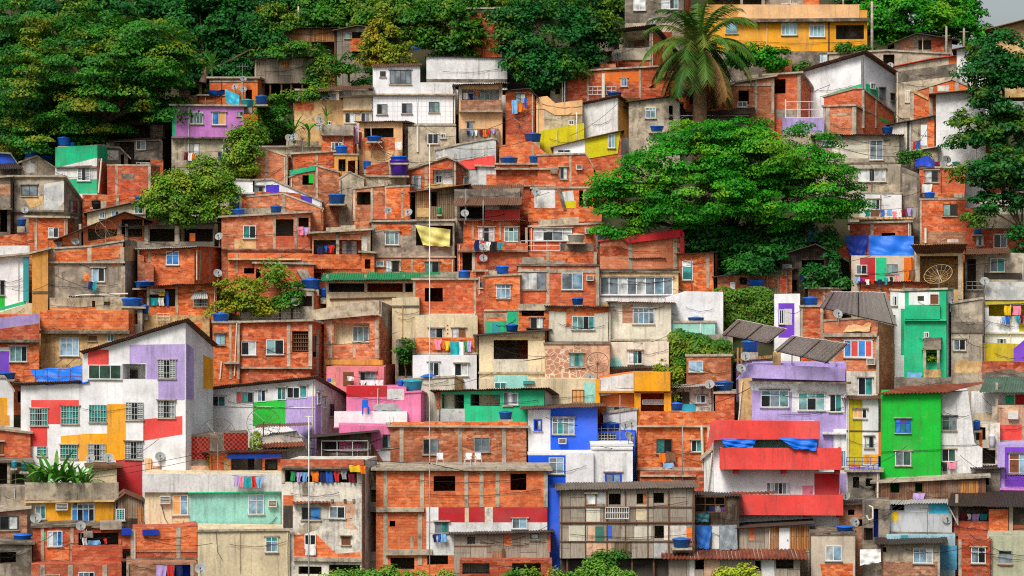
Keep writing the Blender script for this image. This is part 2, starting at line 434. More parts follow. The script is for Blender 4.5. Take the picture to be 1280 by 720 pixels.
    def rm(s, u0, v0, u1, v1, dep=1.2, mat='room', face='f'):       # opening with a lined room behind it
        a0, a1, z0, z1 = s.rc(u0, v0, u1, v1, 0, face); s.holes[face].append((a0, a1, z0, z1))
        mb = MB(); q = s.fp; e = .012
        A0, A1, Z0, Z1 = a0 - e, a1 + e, z0 - e, z1 + e
        f = [(A0, Z0), (A1, Z0), (A1, Z1), (A0, Z1)]
        mb.poly([q(face, a, z, -dep) for a, z in f])
        for i in range(4):
            (a, z), (b, y) = f[i], f[(i + 1) % 4]
            mb.poly([q(face, a, z, -.01), q(face, b, y, -.01), q(face, b, y, -dep), q(face, a, z, -dep)])
        mb.build('room', mat, s.e)

    def pp(s, pts, mat, face='f', name='painted_panel', t_=None, d=0.):
        if t_ is None: s.lay += 1; t_ = .005 + .002 * (s.lay % 8)
        q = [s.pl(u, v, d, face) for u, v in pts]; mb = MB(); n = len(q)
        tri = tessellate_polygon([[Vector((a, z, 0)) for a, z in q]])
        b = 0; mb.V = [s.fp(face, a, z, d + t_) for a, z in q] + [s.fp(face, a, z, d - .02) for a, z in q]
        for f in tri: mb.F.append(list(f)); mb.M.append(0)
        for i in range(n): mb.F.append([i, (i + 1) % n, n + (i + 1) % n, n + i]); mb.M.append(0)
        return mb.build(name, mat, s.e)

    def p(s, u0, v0, u1, v1, mat, face='f', name='painted_panel', t_=None):
        return s.pp([(u0, v0), (u1, v0), (u1, v1), (u0, v1)], mat, face, name, t_)

    def b(s, u0, v0, u1, v1, out, mat, name='balcony', inn=.02, face='f'):
        a0, a1, z0, z1 = s.rc(u0, v0, u1, v1, out, face); mb = MB(); s.fbox(mb, face, a0, a1, z0, z1, -inn, out)
        return mb.build(name, mat, s.e)

    def balc(s, u0, v0, u1, v1, out, mat, name='balcony'):          # three-sided parapet with floor
        a0, a1, z0, z1 = s.rc(u0, v0, u1, v1, out); mb = MB(); t_ = .12
        s.fbox(mb, 'f', a0, a1, z0, z1, out - t_, out); s.fbox(mb, 'f', a0, a0 + t_, z0, z1, .0, out - t_ - .002); s.fbox(mb, 'f', a1 - t_, a1, z0, z1, .0, out - t_ - .002)
        s.fbox(mb, 'f', a0 + t_, a1 - t_, z0 + .002, z0 + .15, .0, out - t_ - .002)
        return mb.build(name, mat, s.e)

    def f(s, cols=(), beams=(), v0=None, v1=None, u0=None, u1=None, wd=3.2, mat='slab', face='f'):
        for u in cols:
            a0, a1, z0, z1 = s.rc(u - wd / 2, v0 if v0 is not None else s.vb - 1, u + wd / 2, v1 if v1 is not None else s.vb, 0, face)
            if v0 is None: z1 = s.zt((a0 + a1) / 2, face) - .03
            mb = MB(); s.fbox(mb, face, a0, a1, z0, z1, -.05, .035 + R.random() * .01); mb.build('concrete_column', mat, s.e)
        for v in beams:
            a0, a1, z0, z1 = s.rc(u0 or s.u0, v - 1.6, u1 or s.u1, v + 1.6, 0, face)
            mb = MB(); s.fbox(mb, face, a0, a1, z0, z1, -.05, .055 + R.random() * .01); mb.build('concrete_beam', mat, s.e)
        return s

    def zt(s, x, face='f'):
        if face != 'f': return (s.top[-1][1] if face == 'r' else s.top[0][1])
        for (a, z), (b, y) in zip(s.top, s.top[1:]):
            if a <= x <= b and b > a: return z + (y - z) * (x - a) / (b - a)
        return s.top[0][1] if x < s.x0 else s.top[-1][1]

    def post(s, u, v0, v1, d=0., wd=.16, mat='slab', name='post'):
        a, z0 = s.pl(u, v1, d); _, z1 = s.pl(u, v0, d); mb = MB(); s.fbox(mb, 'f', a - wd / 2, a + wd / 2, z0, z1, d - wd / 2, d + wd / 2); mb.build(name, mat, s.e)

    def ledge(s, u0, u1, v, out=.5, mat='slab', name='ledge', th=.14, face='f'):
        a0, a1, z0, _ = s.rc(u0, v - 1, u1, v, out, face); mb = MB(); s.fbox(mb, face, a0, a1, z0, z0 + th, -.02, out); mb.build(name, mat, s.e)

    def sheet(s, c, mat='corr', name='awning', ribs=True, pitch=.19, amp=.035):      # corners (u, v, d): front-left, front-right, back-right, back-left
        q = []
        for u, v, d in c: a, z = s.pl(u, v, d); q.append(Vector((a, -d, z)))
        build_sheet(q, mat, name, s.e, ribs, pitch, amp)

    def canopy(s, c):                                               # metal roof seen from below, with its struts
        s.sheet(c, 'solar', 'canopy', True, .3, .02); q = []
        for u, v, d in c: a, z = s.pl(u, v, d); q.append(Vector((a, -d, z)))
        mb = MB(); dn = Vector((0, 0, -.1))
        for t_ in (.06, .5, .95): mb.tube([q[0].lerp(q[1], t_) + dn, q[3].lerp(q[2], t_) + dn], .03, 4)
        mb.tube([q[0].lerp(q[3], .9) + dn * 1.6, q[1].lerp(q[2], .9) + dn * 1.6], .03, 4)
        mb.build('canopy_struts', 'black', s.e)

    def ac(s, u0, v0, u1, v1, face='f'):
        a0, a1, z0, z1 = s.rc(u0, v0, u1, v1, .35, face); mb = MB(); s.fbox(mb, face, a0, a1, z0, z1, -.02, .35)
        o = mb.build('air_conditioner', 'crwm', s.e); gb = MB()
        for i in range(4):
            z = z0 + (z1 - z0) * (.22 + .19 * i); s.fbox(gb, face, a0 + .06, a1 - .06, z, z + .05, .34, .365)
        gb.build('grille', 'frd', o)

    def door(s, u0, v0, u1, v1, mat='frbr', d=0.):
        a0, a1, z0, z1 = s.rc(u0, v0, u1, v1, d); mb = MB(); s.fbox(mb, 'f', a0, a1, z0, z1, d - .02, d + .05); o = mb.build('door', mat, s.e)
        hb = MB(); s.fbox(hb, 'f', a1 - .18, a1 - .10, (z0 + z1) / 2 - .05, (z0 + z1) / 2 + .05, d + .05, d + .1); hb.build('handle', 'met', o)

    def rail(s, u0, v0, u1, v1, out=.0, mat='metw', n=None, name='railing'):
        a0, a1, z0, z1 = s.rc(u0, v0, u1, v1, out); mb = MB(); n = n or max(2, int((a1 - a0) / .22))
        for i in range(n + 1): x = a0 + (a1 - a0) * i / n; s.fbox(mb, 'f', x - .02, x + .02, z0, z1, out, out + .04)
        for z in (z0, (z0 + z1) / 2, z1): s.fbox(mb, 'f', a0, a1, z - .025, z + .025, out + .041, out + .08)
        mb.build(name, mat, s.e)

    def pipe(s, pts, r=.05, mat='pvc', d=.08):
        mb = MB(); q = []
        for u, v in pts: a, z = s.pl(u, v, d); q.append((a, -d, z))
        mb.tube(q, r, 6); mb.build('pipe', mat, s.e)

    def clutter(s):
        W = s.x1 - s.x0
        if W < 2: return
        brickish = s.mat in ('bk', 'bk2', 'bk3', 'bk4', 'bk5', 'bk6', 'cn', 'cn2', 'cnd', 'cns')
        if brickish and s.roof == 'slab' and R.random() < .55:      # starter bars left standing on the roof
            mb = MB()
            x = R.choice((s.x0 + .12, s.x1 - .12)); z = s.zt(x)
            for k in range(4): a = x + (-.1, .1, .1, -.1)[k]; y = (.06, .06, .26, .26)[k]; mb.tube([(a, y, z), (a + R.uniform(-.06, .06), y, z + R.uniform(.35, .85))], .014, 4)
            mb.tube([(x - .1, .06, z + .25), (x + .1, .06, z + .25), (x + .1, .26, z + .25), (x - .1, .26, z + .25), (x - .1, .06, z + .25)], .012, 4)
            mb.build('starter_bars', 'rust', s.e)
        if brickish and s.roof == 'slab' and s.D > 2 and R.random() < .5:    # unfinished low wall on the roof slab
            mb = MB(); a = s.x0 + W * R.uniform(0, .5); b = min(s.x1, a + W * R.uniform(.3, .6)); y = R.uniform(.3, min(1.5, s.D * .5)); k = s.pitch / s.D * y + .15
            za, zb2 = s.zt(a) + k, s.zt(b) + k; h1, h2, h3 = R.uniform(.25, .6), R.uniform(.25, .6), R.uniform(.3, .7); m_ = (a + b) / 2; zm = (za + zb2) / 2
            for x0, x1, z0, z1, t0 in ((a, m_, za, zm, h1), (m_, b, zm, zb2, h2)): mb.hexa([Vector(p_) for p_ in ((x0, y, z0), (x1, y, z1), (x1, y + .15, z1), (x0, y + .15, z0), (x0, y, z0 + t0), (x1, y, z1 + t0), (x1, y + .15, z1 + t0), (x0, y + .15, z0 + t0))])
            mb.build('roof_wall', R.choice(('bk', 'bk2', 'bk4', 'bk5', 'cn', 'cn2')), s.e)
        for _ in range(R.choice((0, 1, 1, 2))):                     # service cable along the wall
            mb = MB(); z0 = s.zt(s.x0) * R.uniform(.35, .95); z1 = z0 + R.uniform(-.6, .6); pts = []
            a0 = s.x0 + W * R.uniform(0, .4); a1 = s.x1 - W * R.uniform(0, .3)
            for i in range(8): t_ = i / 7; pts.append((a0 + (a1 - a0) * t_, -.1 - .03 * math.sin(i * 2.1), z0 + (z1 - z0) * t_ - .25 * math.sin(math.pi * t_) + .03 * math.sin(i * 4)))
            if all(p_[2] < s.zt(p_[0]) - .05 for p_ in pts): mb.tube(pts, .016, 4); mb.build('service_cable', 'wire', s.e)
        if R.random() < .4:                                         # down pipe
            x = R.choice((s.x0 + .15, s.x1 - .15, s.x0 + W * R.uniform(.2, .8))); z = s.zt(x) - .1; mb = MB(); mb.tube([(x, -.1, z), (x + R.uniform(-.03, .03), -.1, z * .5), (x, -.1, -.5)], .035, 6); mb.build('down_pipe', R.choice(('pvc', 'metw', 'slabd')), s.e)

    def finish(s):
        D = s.D; zb = -s.sink; mb = MB(); t_ = .22
        pitch = s.pitch

        def face_poly(face, outer):
            hs = [h for h in s.holes[face]]
            loops = [[Vector((a, z, 0)) for a, z in outer]]
            for a0, a1, z0, z1 in hs: loops.append([Vector(p_) for p_ in ((a0, z0, 0), (a0, z1, 0), (a1, z1, 0), (a1, z0, 0))])
            flat = [p_ for L in loops for p_ in L]; b = len(mb.V)
            for p_ in flat: mb.V.append(s.fp(face, p_.x, p_.y, 0))
            if hs:
                for tr in tessellate_polygon(loops): mb.F.append([b + i for i in tr]); mb.M.append(0)
            else: mb.F.append([b + i for i in range(len(flat))]); mb.M.append(0)
            for a0, a1, z0, z1 in hs:
                c = [(a0, z0), (a1, z0), (a1, z1), (a0, z1)]
                for i in range(4):
                    (a, z), (e, y) = c[i], c[(i + 1) % 4]
                    mb.poly([s.fp(face, a, z, 0), s.fp(face, e, y, 0), s.fp(face, e, y, -t_), s.fp(face, a, z, -t_)])
        tp = s.top
        face_poly('f', [(s.x0, zb), (s.x1, zb)] + [(x, z) for x, z in tp[::-1]])
        mb.poly([(s.x1, D, zb), (s.x0, D, zb)] + [(x, D, z + pitch) for x, z in tp])
        lf = [(0, zb), (D, zb), (D, tp[0][1] + pitch), (0, tp[0][1])]; rt = [(0, zb), (D, zb), (D, tp[-1][1] + pitch), (0, tp[-1][1])]
        if s.l: face_poly('l', lf)
        else: mb.poly([(s.x0, y, z) for y, z in lf])
        if s.r: face_poly('r', rt)
        else: mb.poly([(s.x1, y, z) for y, z in rt])
        for (a, z), (e, y) in zip(tp, tp[1:]): mb.poly([(a, 0, z), (e, 0, y), (e, D, y + pitch), (a, D, z + pitch)])
        mb.build('wall', s.mat, s.e)
        s.clutter()
        if not s.roof: return
        segs = [(p_, q) for p_, q in zip(tp, tp[1:]) if q[0] - p_[0] > .05]
        rb = MB(); k = pitch / D; oh = s.oh
        ob = .05
        if s.roof == 'slab':
            for i, ((a, z), (e, y)) in enumerate(segs):
                sl = (y - z) / (e - a); A, E = a, e
                if i == 0: A -= oh
                if i == len(segs) - 1: E += oh
                zA, zE = z + sl * (A - a) + .004, z + sl * (E - a) + .004
                rb.hexa([Vector((A, -oh, zA - k * oh)), Vector((E, -oh, zE - k * oh)), Vector((E, D + ob, zE + k * D)), Vector((A, D + ob, zA + k * D)),
                         Vector((A, -oh, zA - k * oh + .15)), Vector((E, -oh, zE - k * oh + .15)), Vector((E, D + ob, zE + k * D + .15)), Vector((A, D + ob, zA + k * D + .15))])
            rb.build('roof', s.rmat or 'slab', s.e)
        else:
            for i, ((a, z), (e, y)) in enumerate(segs):
                sl = (y - z) / (e - a); A, E = a, e
                if i == 0: A -= oh * 1.5
                if i == len(segs) - 1: E += oh * 1.5
                zA, zE = z + sl * (A - a) + .05, z + sl * (E - a) + .05; o2 = oh * 1.9
                q = [Vector((A, -o2, zA - k * o2)), Vector((E, -o2, zE - k * o2)), Vector((E, D + ob, zE + k * D)), Vector((A, D + ob, zA + k * D))]
                if abs(sl) > abs(k) + .05: q = [q[1], q[2], q[3], q[0]]
                build_sheet(q, s.rmat or 'corr', 'roof', s.e, True, .26 if s.roof == 'tile' else .19, .05 if s.roof == 'tile' else .032)


def build_sheet(q, mat, name, parent, ribs=True, pitch=.19, amp=.035):
    q = [Vector(p_) for p_ in q]; W = (q[1] - q[0]).length; n = max(2, int(W / pitch * 4)) if ribs else 4
    nv = (q[1] - q[0]).cross(q[3] - q[0]).normalized()
    if nv.z < 0: nv = -nv
    mb = MB(); L = (q[3] - q[0]).length; m = max(1, int(L / 1.2)); ph = R.random() * 6

    def fn(i, j, off=0):
        p_ = (q[0] * (1 - i) + q[1] * i) * (1 - j) + (q[3] * (1 - i) + q[2] * i) * j
        sheetn = math.floor(i * W / .9)
        wob = .02 * math.sin(sheetn * 2.3 + ph)
        return p_ + nv * ((amp * math.sin(i * W / pitch * 2 * math.pi) if ribs else 0) + wob + off)
    mb.grid(lambda i, j: fn(i, j), n, m); mb.grid(lambda i, j: fn(i, j, -.03), n, m)
    c = n + 1; b = len(mb.V) // 2
    for i in range(n): mb.F.append([i, i + 1, b + i + 1, b + i]); mb.M.append(0); a = m * c; mb.F.append([a + i, a + i + 1, b + a + i + 1, b + a + i]); mb.M.append(0)
    for j in range(m):
        for i in (0, n): mb.F.append([j * c + i, (j + 1) * c + i, b + (j + 1) * c + i, b + j * c + i]); mb.M.append(0)
    mb.build(name, mat, parent)


simple('crwm', 'd8d4c8', .6)


# ------------------------------------------------------------------ loose things
def tank(h, u, vb, w, ht=None, lab=None, mat='tankb', off=1.2, name='water_tank', cat='water tank'):
    Y = h.Y + off; m = Y / F; ht = ht or w * .72; rr = w * m / 2; hh = ht * m
    e = empty(name, P(u, vb, Y), lab, cat)
    mb = MB(); mb.lathe([(0, 0), (rr * .80, 0), (rr * .84, hh * .25), (rr * .86, hh * .26), (rr * .9, hh * .6), (rr * .93, hh * .62), (rr * .95, hh * .78), (rr, hh * .80), (rr, hh * .85), (rr * .97, hh * .85)], 20)
    mb.build('body', mat, e, True)
    lb = MB(); lb.lathe([(rr * 1.02, hh * .84), (rr * 1.02, hh * .88), (rr * .8, hh * .94), (rr * .35, hh * .99), (rr * .33, hh * 1.03), (0, hh * 1.04)], 20); lb.build('lid', mat, e, True)
    if off < .1: sb = MB(); sb.box(-rr * 1.05, rr * 1.05, -rr, abs(off) + rr * .4, -.14, -.004); sb.build('stand', 'slab', e)
    else: sb = MB(); sb.box(-rr * .8, rr * .8, -rr * .8, rr * .8, -.5, -.004); sb.build('stand', 'cn', e)
    return e


def dish(h, u, v, r, lab, mat='dish', off=-.35, az=None, name='satellite_dish'):
    Y = h.Y + off; m = Y / F; rr = r * m; e = empty(name, P(u, v, Y) - Vector((0, 0, rr * 1.6)), lab, 'satellite dish')
    az = R.uniform(-50, 50) if az is None else az
    M = Matrix.Translation((0, 0, rr * 1.6)) @ Matrix.Rotation(math.radians(az), 4, 'Z') @ Matrix.Rotation(math.radians(62), 4, 'X')
    mb = MB(); N = 20
    mb.lathe([(.01, 0), (rr * .4, rr * .045), (rr * .75, rr * .16), (rr, rr * .29), (rr * 1.03, rr * .28), (rr * .75, rr * .12), (.01, -.03)], N); mb.V = [M @ p_ for p_ in mb.V]; mb.build('bowl', mat, e, True)
    ab = MB(); ab.tube([M @ Vector((0, -rr * .9, rr * .25)), M @ Vector((0, -rr * .15, rr * .8))], .02, 5); ab.box(-.05, .05, -.05, .05, -.06, .06)
    for i in range(len(ab.V) - 8, len(ab.V)): ab.V[i] = M @ (ab.V[i] + Vector((0, -rr * .12, rr * .82)))
    ab.build('feed_arm', 'frd', e)
    pb = MB(); pb.tube([(0, 0.06, -.35), (0, .06, rr * 1.4), M @ Vector((0, 0, -.02))], .028, 6); pb.build('mast', 'met', e)
    return e


def meshdish(h, u, v, r, lab, off=-.6, az=0, tilt=65, mat='rust'):
    Y = h.Y + off; m = Y / F; rr = r * m; e = empty('mesh_satellite_dish', P(u, v, Y) - Vector((0, 0, rr * 1.4)), lab, 'satellite dish')
    M = Matrix.Translation((0, 0, rr * 1.4)) @ Matrix.Rotation(math.radians(az), 4, 'Z') @ Matrix.Rotation(math.radians(tilt), 4, 'X')
    f = lambda q, a: M @ Vector((q * rr * math.cos(a), q * rr * math.sin(a), rr * .32 * q * q))
    mb = MB()
    for k in range(16): a = 2 * math.pi * k / 16; mb.tube([f(q, a) for q in (.05, .35, .7, 1)], .013, 4)
    for q in (.62, 1.): mb.tube([f(q, 2 * math.pi * k / 24) for k in range(25)], .022 if q == 1 else .008, 4)
    mb.build('bowl', mat, e)
    pb = MB(); pb.tube([(0, .1, -.5), (0, .1, rr * 1.3), M @ Vector((0, 0, 0))], .045, 6); pb.build('mast', 'met', e)
    ab = MB(); ab.tube([f(.95, 2.2), M @ Vector((0, 0, rr * .75))], .015, 4); ab.tube([f(.95, -1), M @ Vector((0, 0, rr * .75))], .015, 4); ab.tube([M @ Vector((0, 0, 0)), M @ Vector((0, 0, rr * .78))], .03, 5); ab.build('feed_arm', 'met', e)


CN = {'red': 'red', 'white': 'white', 'blue': 'blue', 'navy': 'dark navy', 'sky': 'sky blue', 'yellow': 'yellow', 'orange': 'orange', 'pink': 'pink', 'black': 'black', 'green': 'green', 'teal': 'teal', 'purple': 'purple', 'grey': 'grey', 'maroon': 'maroon', 'lilac': 'lilac', 'brown': 'brown', 'cream': 'cream'}


def cloth(h, items, where, d=.45, line=True, grp=None):            # items: (u0, v0, u1, v1, colour, kind)
    us = []
    for it in items:
        u0, v0, u1, v1, col, kind = it; a0, a1, z0, z1 = h.rc(u0, v0, u1, v1, d)
        base = h.e.matrix_basis @ Vector(((a0 + a1) / 2, -d, z1)); ph = R.random() * 6; W = a1 - a0; Hh = z1 - z0
        mb = MB(); kk = R.uniform(.04, .09)

        def fn(i, j, o=0):
            x = (i - .5) * W; z = -j * Hh
            if kind in ('shirt', 'top') and j > .35: x *= .72
            if kind == 'trousers' and j > .25: x = x + (.06 * W if i > .5 else -.06 * W)
            x *= 1 - .1 * j * math.sin(ph)
            return Vector((x + .03 * math.sin(j * 5 + ph), kk * math.sin(i * 9 + ph) * (.3 + j) + o, z - .05 * W * math.sin(i * math.pi) * (1 - j)))
        mb.grid(fn, 8, 6); mb.grid(lambda i, j: fn(i, j, .012), 8, 6)
        o = mb.build('hanging_' + kind, 'c_' + col, None, True)
        o.location = base; o.rotation_euler = (0, 0, h.rot)
        tag(o, f"{CN[col]} {kind} hanging {where}", 'washing', grp); us += [(u0, v0), (u1, v0)]
    if line and len(items) > 1:
        us.sort(); q = [h.pl(us[0][0] - 4, us[0][1] - 1, d), h.pl(us[-1][0] + 4, us[-1][1] - 1, d)]
        mb = MB(); mb.tube([h.e.matrix_basis @ Vector((q[0][0], -d + .0, q[0][1])), h.e.matrix_basis @ Vector(((q[0][0] + q[1][0]) / 2, -d, (q[0][1] + q[1][1]) / 2 - .08)), h.e.matrix_basis @ Vector((q[1][0], -d, q[1][1]))], .014, 4)
        o = mb.build('washing_line', 'wire'); tag(o, f"thin washing line strung {where}", 'washing line')


def tarp(h, c, mat, lab, sag=.25, name='tarpaulin'):                # corners (u,v,d)
    q = []
    for u, v, d in c: a, z = h.pl(u, v, d); q.append(h.e.matrix_basis @ Vector((a, -d, z)))
    n = (q[1] - q[0]).cross(q[3] - q[0]).normalized(); ph = R.random() * 6; mb = MB()

    am = min(1, (q[1] - q[0]).length / 4)

    def fn(i, j, o=0):
        p_ = (q[0] * (1 - i) + q[1] * i) * (1 - j) + (q[3] * (1 - i) + q[2] * i) * j
        return p_ + n * am * (.10 * math.sin(i * 11 + j * 5 + ph) + .07 * math.sin(i * 5 - j * 13) + o) - Vector((0, 0, sag * math.sin(i * math.pi) * math.sin(j * math.pi) + .06 * abs(math.sin(i * 8 + ph)) * j))
    mb.grid(fn, 22, 14); mb.grid(lambda i, j: fn(i, j, .015), 22, 14)
    o = mb.build(name, mat, None, True); tag(o, lab, 'tarpaulin'); return o


def pole(u, v0, v1, Y, r, lab, mat='metw', cat='pole', name='pole', arms=()):
    e = empty(name, P(u, v1, Y), lab, cat); Hh = (P(u, v0, Y) - P(u, v1, Y)).z
    mb = MB(); mb.tube([(0, 0, -1.5), (0, 0, Hh * .5), (0, 0, Hh)], [r, r * .9, r * .75], 8); mb.build('shaft', mat, e, True)
    for (du, vv, ln, tilt) in arms:
        z = (P(u, vv, Y) - P(u, v1, Y)).z; ab = MB(); ab.tube([(du * Y / F - ln / 2, 0, z + tilt), (du * Y / F + ln / 2, 0, z - tilt)], .03, 5); ab.build('crossarm', mat, e)
    return e


def antenna(u, v0, v1, Y, lab, n=7, w=.9, mat='met', rz=0):
    e = empty('tv_antenna', P(u, v1, Y), lab, 'antenna', rz); Hh = (P(u, v0, Y) - P(u, v1, Y)).z
    mb = MB(); mb.tube([(0, 0, -.5), (0, 0, Hh)], .022, 6); mb.build('mast', mat, e)
    ab = MB(); ab.tube([(-w * .6, 0, Hh * .95), (w * .6, 0, Hh * .95)], .014, 4)
    for i in range(n): x = -w * .6 + 1.2 * w * i / (n - 1); k = .18 + .16 * i / n; ab.tube([(x, 0, Hh * .95 - k), (x, 0, Hh * .95 + k)], .01, 4)
    ab.build('boom', mat, e)


def wire(pts, lab, r=.022, sag=.5):                                 # pts: (u,v,Y)
    mb = MB(); q = [P(*p_) for p_ in pts]; L = []
    for a, b in zip(q, q[1:]):
        for i in range(9): t_ = i / 8; L.append(a * (1 - t_) + b * t_ - Vector((0, 0, sag * 4 * t_ * (1 - t_))))
    mb.tube(L, r, 4); o = mb.build('overhead_cable', 'wire'); tag(o, lab, 'cable')


# ------------------------------------------------------------------ plants
def leaves_mesh(name, C_, Nrm, size, tint, mat, parent, asp=.55):
    n = len(C_); Nrm = Nrm / (np.linalg.norm(Nrm, axis=1, keepdims=True) + 1e-9)
    r = RN.normal(size=(n, 3)); a = np.cross(Nrm, r); a /= np.linalg.norm(a, axis=1, keepdims=True) + 1e-9; b = np.cross(Nrm, a)
    s = size[:, None] * .5
    fold = Nrm * s * .35
    V = np.empty((n, 4, 3)); V[:, 0] = C_ - a * s - fold; V[:, 1] = C_ - b * s * asp; V[:, 2] = C_ + a * s - fold; V[:, 3] = C_ + b * s * asp
    V = V.reshape(-1, 3)
    me = bpy.data.meshes.new(name); me.vertices.add(4 * n); me.vertices.foreach_set('co', V.ravel())
    me.loops.add(4 * n); me.loops.foreach_set('vertex_index', np.arange(4 * n)); me.polygons.add(n); me.polygons.foreach_set('loop_start', np.arange(n) * 4)
    me.materials.append(MATS[mat]); at = me.attributes.new('tint', 'FLOAT', 'FACE'); at.data.foreach_set('value', tint.astype(np.float32))
    me.update(calc_edges=True); me.validate()
    o = bpy.data.objects.new(name, me); COL.objects.link(o); o.parent = parent; return o


def crown(blobs, Y, e, mat, dens=1., leaf=.34, pad=1.1, flat=.45, dep=.8, name='crown', shell=(.45, 1.0), sp=1.5):
    Cs, Ns, Ts = [], [], []; o = np.array(e.location)
    for bl in blobs:
        u, v, ru, rv = bl[:4]; dY = bl[4] if len(bl) > 4 else 0
        y = Y + dY; c = np.array(P(u, v, y)); m = y / F; ax = np.array([ru * m, ru * m * dep, rv * m])
        area = (ax[0] * ax[1] + ax[0] * ax[2] + ax[1] * ax[2]) * 4.2
        npad = max(6, int(area / (pad * pad * sp)))
        d = RN.normal(size=(npad, 3)); d /= np.linalg.norm(d, axis=1, keepdims=True)
        d[:, 1] = np.where(RN.random(npad) < .55, -np.abs(d[:, 1]), d[:, 1])
        q = RN.uniform(shell[0], shell[1], size=(npad, 1)) ** .5
        pc = c + d * ax * q
        for k in range(npad):
            pr = pad * RN.uniform(.55, 1.25); n = int(26 * dens * (pr / .34) ** 1.3)
            n = max(8, int(n * (.34 / leaf) ** 1.0))
            g = RN.normal(size=(n, 3)); g /= np.linalg.norm(g, axis=1, keepdims=True); g *= RN.random((n, 1)) ** .4
            lp = g * np.array([pr, pr, pr * flat]); lp[:, 2] -= .25 * (lp[:, 0] ** 2 + lp[:, 1] ** 2) / max(pr, .1)
            Cs.append(pc[k] + lp); nr = g * .6 + d[k] * .45 + np.array([0, -.1, .75]) + RN.normal(size=(n, 3)) * .38; Ns.append(nr)
            Ts.append(np.clip(RN.random() * .7 + RN.random(n) * .4, 0, 1))
    C_ = np.concatenate(Cs) - o; n = len(C_)
    return leaves_mesh(name, C_, np.concatenate(Ns), leaf * RN.uniform(.65, 1.25, n), np.concatenate(Ts), mat, e)


def tree(lab, base, blobs, mat, dens=1., leaf=.34, pad=1.1, flat=.45, dY=0., tr=.3, cat='tree', name='tree', trunk=True, dep=.8, group=None, bark='bark', limbs=True, shell=(.45, 1.), sp=1.5):
    Y = depth(base[1]) + dY; B = P(base[0], base[1], Y); e = empty(name, B, lab, cat, 0, group)
    crown(blobs, Y, e, mat, dens, leaf, pad, flat, dep, shell=shell, sp=sp)
    if trunk:
        mb = MB(); cu = sum(b[0] for b in blobs) / len(blobs); cv = sum(b[1] for b in blobs) / len(blobs); T = P(cu, cv, Y + .2) - B
        T = T * .75; mid = T * .5 + Vector((R.uniform(-.3, .3), 0, 0)); mb.tube([(0, 0, -3), (0, 0, 0), mid, T], [tr * 1.3, tr, tr * .75, tr * .45], 8)
        if limbs:
            for b in blobs[:14]:
                q = P(b[0], b[1], Y + (b[4] if len(b) > 4 else 0)) - B; st = mid * R.uniform(.75, 1.2)
                mb.tube([st, st * .45 + q * .55 + Vector((0, 0, R.uniform(-.1, .5))), q], [tr * .5, tr * .3, tr * .1], 6)
        mb.build('trunk', bark, e, True)
    return e


def ivy(h, lab, pts, mat='lf_ivy', d=.25, n=900, leaf=.3, name='ivy', cat='climbing plant', thick=.5):   # leafy cover over a picture polygon's bounding ellipses (u,v,ru,rv)
    e = empty(name, h.e.location.copy(), lab, cat); Cs = []; Ns = []
    for (u, v, ru, rv) in pts:
        k = int(n * ru * rv / 400)
        for _ in range(k):
            a = R.random() * 6.283; q = R.random() ** .5; uu = u + math.cos(a) * ru * q; vv = v + math.sin(a) * rv * q; dd = d + R.random() * thick * (1.1 - q)
            x, z = h.pl(uu, vv, dd); Cs.append(np.array(h.e.matrix_basis @ Vector((x, -dd, z)))); Ns.append(np.array([R.gauss(0, .5), -.9, .6 + R.gauss(0, .4)]))
    C_ = np.array(Cs) - np.array(e.location); n = len(C_)
    leaves_mesh('foliage', C_, np.array(Ns), leaf * RN.uniform(.6, 1.3, n), RN.random(n), mat, e)
    return e


def blade(mb, base, direc, L, W, droop, n=8, fold=.25):
    d = Vector(direc).normalized(); sd = d.cross(Vector((0, 0, 1)));
    if sd.length < .05: sd = Vector((1, 0, 0))
    sd.normalize(); pts = []; p_ = Vector(base); cur = d.copy()
    for i in range(n + 1):
        t_ = i / n; pts.append((p_.copy(), W * math.sin(math.pi * min(1, .08 + .92 * t_)) ** .7 if t_ < 1 else 0.01)); cur = (cur + Vector((0, 0, -droop / n))).normalized(); p_ += cur * L / n
    b = len(mb.V)
    for q, w_ in pts: mb.V += [q - sd * w_ + Vector((0, 0, fold * w_)), q, q + sd * w_ + Vector((0, 0, fold * w_))]
    for i in range(n):
        for k in (0, 1): a = b + 3 * i + k; mb.F.append([a, a + 1, a + 4, a + 3]); mb.M.append(0)


def tinted(o):
    at = o.data.attributes.new('tint', 'FLOAT', 'FACE'); at.data.foreach_set('value', [R.random()] * len(o.data.polygons)); return o


def banana(u, v, Y, hgt, lab, n=8, spread=1., group=None, name='banana_plant', mat='lf_ban'):
    e = empty(name, P(u, v, Y), lab, 'plant', 0, group); mb = MB(); mb.tube([(0, 0, -.5), (0, 0, hgt * .35)], [.12, .08], 7); mb.build('stem', 'lf_ban', e)
    for k in range(n):
        a = 6.283 * k / n + R.uniform(-.3, .3); lf = MB(); blade(lf, (0, 0, hgt * .3), (math.cos(a) * spread * .55, math.sin(a) * spread * .55, R.uniform(.8, 1.5)), hgt * R.uniform(.65, 1.05), hgt * .05, R.uniform(.6, 2.2))
        tinted(lf.build('leaf', mat, e, True))
simple('wooda2', '8a4a30', .9); corrug('corrg2', '5a7a68'); plaster('teal2', '3a7a6a', .4); plaster('mintg', '9ec4d0', .6); plaster('crw2', 'cfbfaa', .4); plaster('crg', 'b9bb9c', .5)
planks('woodr', '8a6248', '6a4634'); simple('plastic', '8f9aa0', .4, nz=.5, sc_=2); simple('tarpt2', '5fb4dc', .5, nz=.4); simple('tarpg', '1f5a60', .5); simple('tarpn2', '2a6ac0', .5, nz=.4); simple('tankg2', '1f6a70', .5)
leafmat('lf_yel2', '5a8a1a', 'a4b428', 'b8b83a')
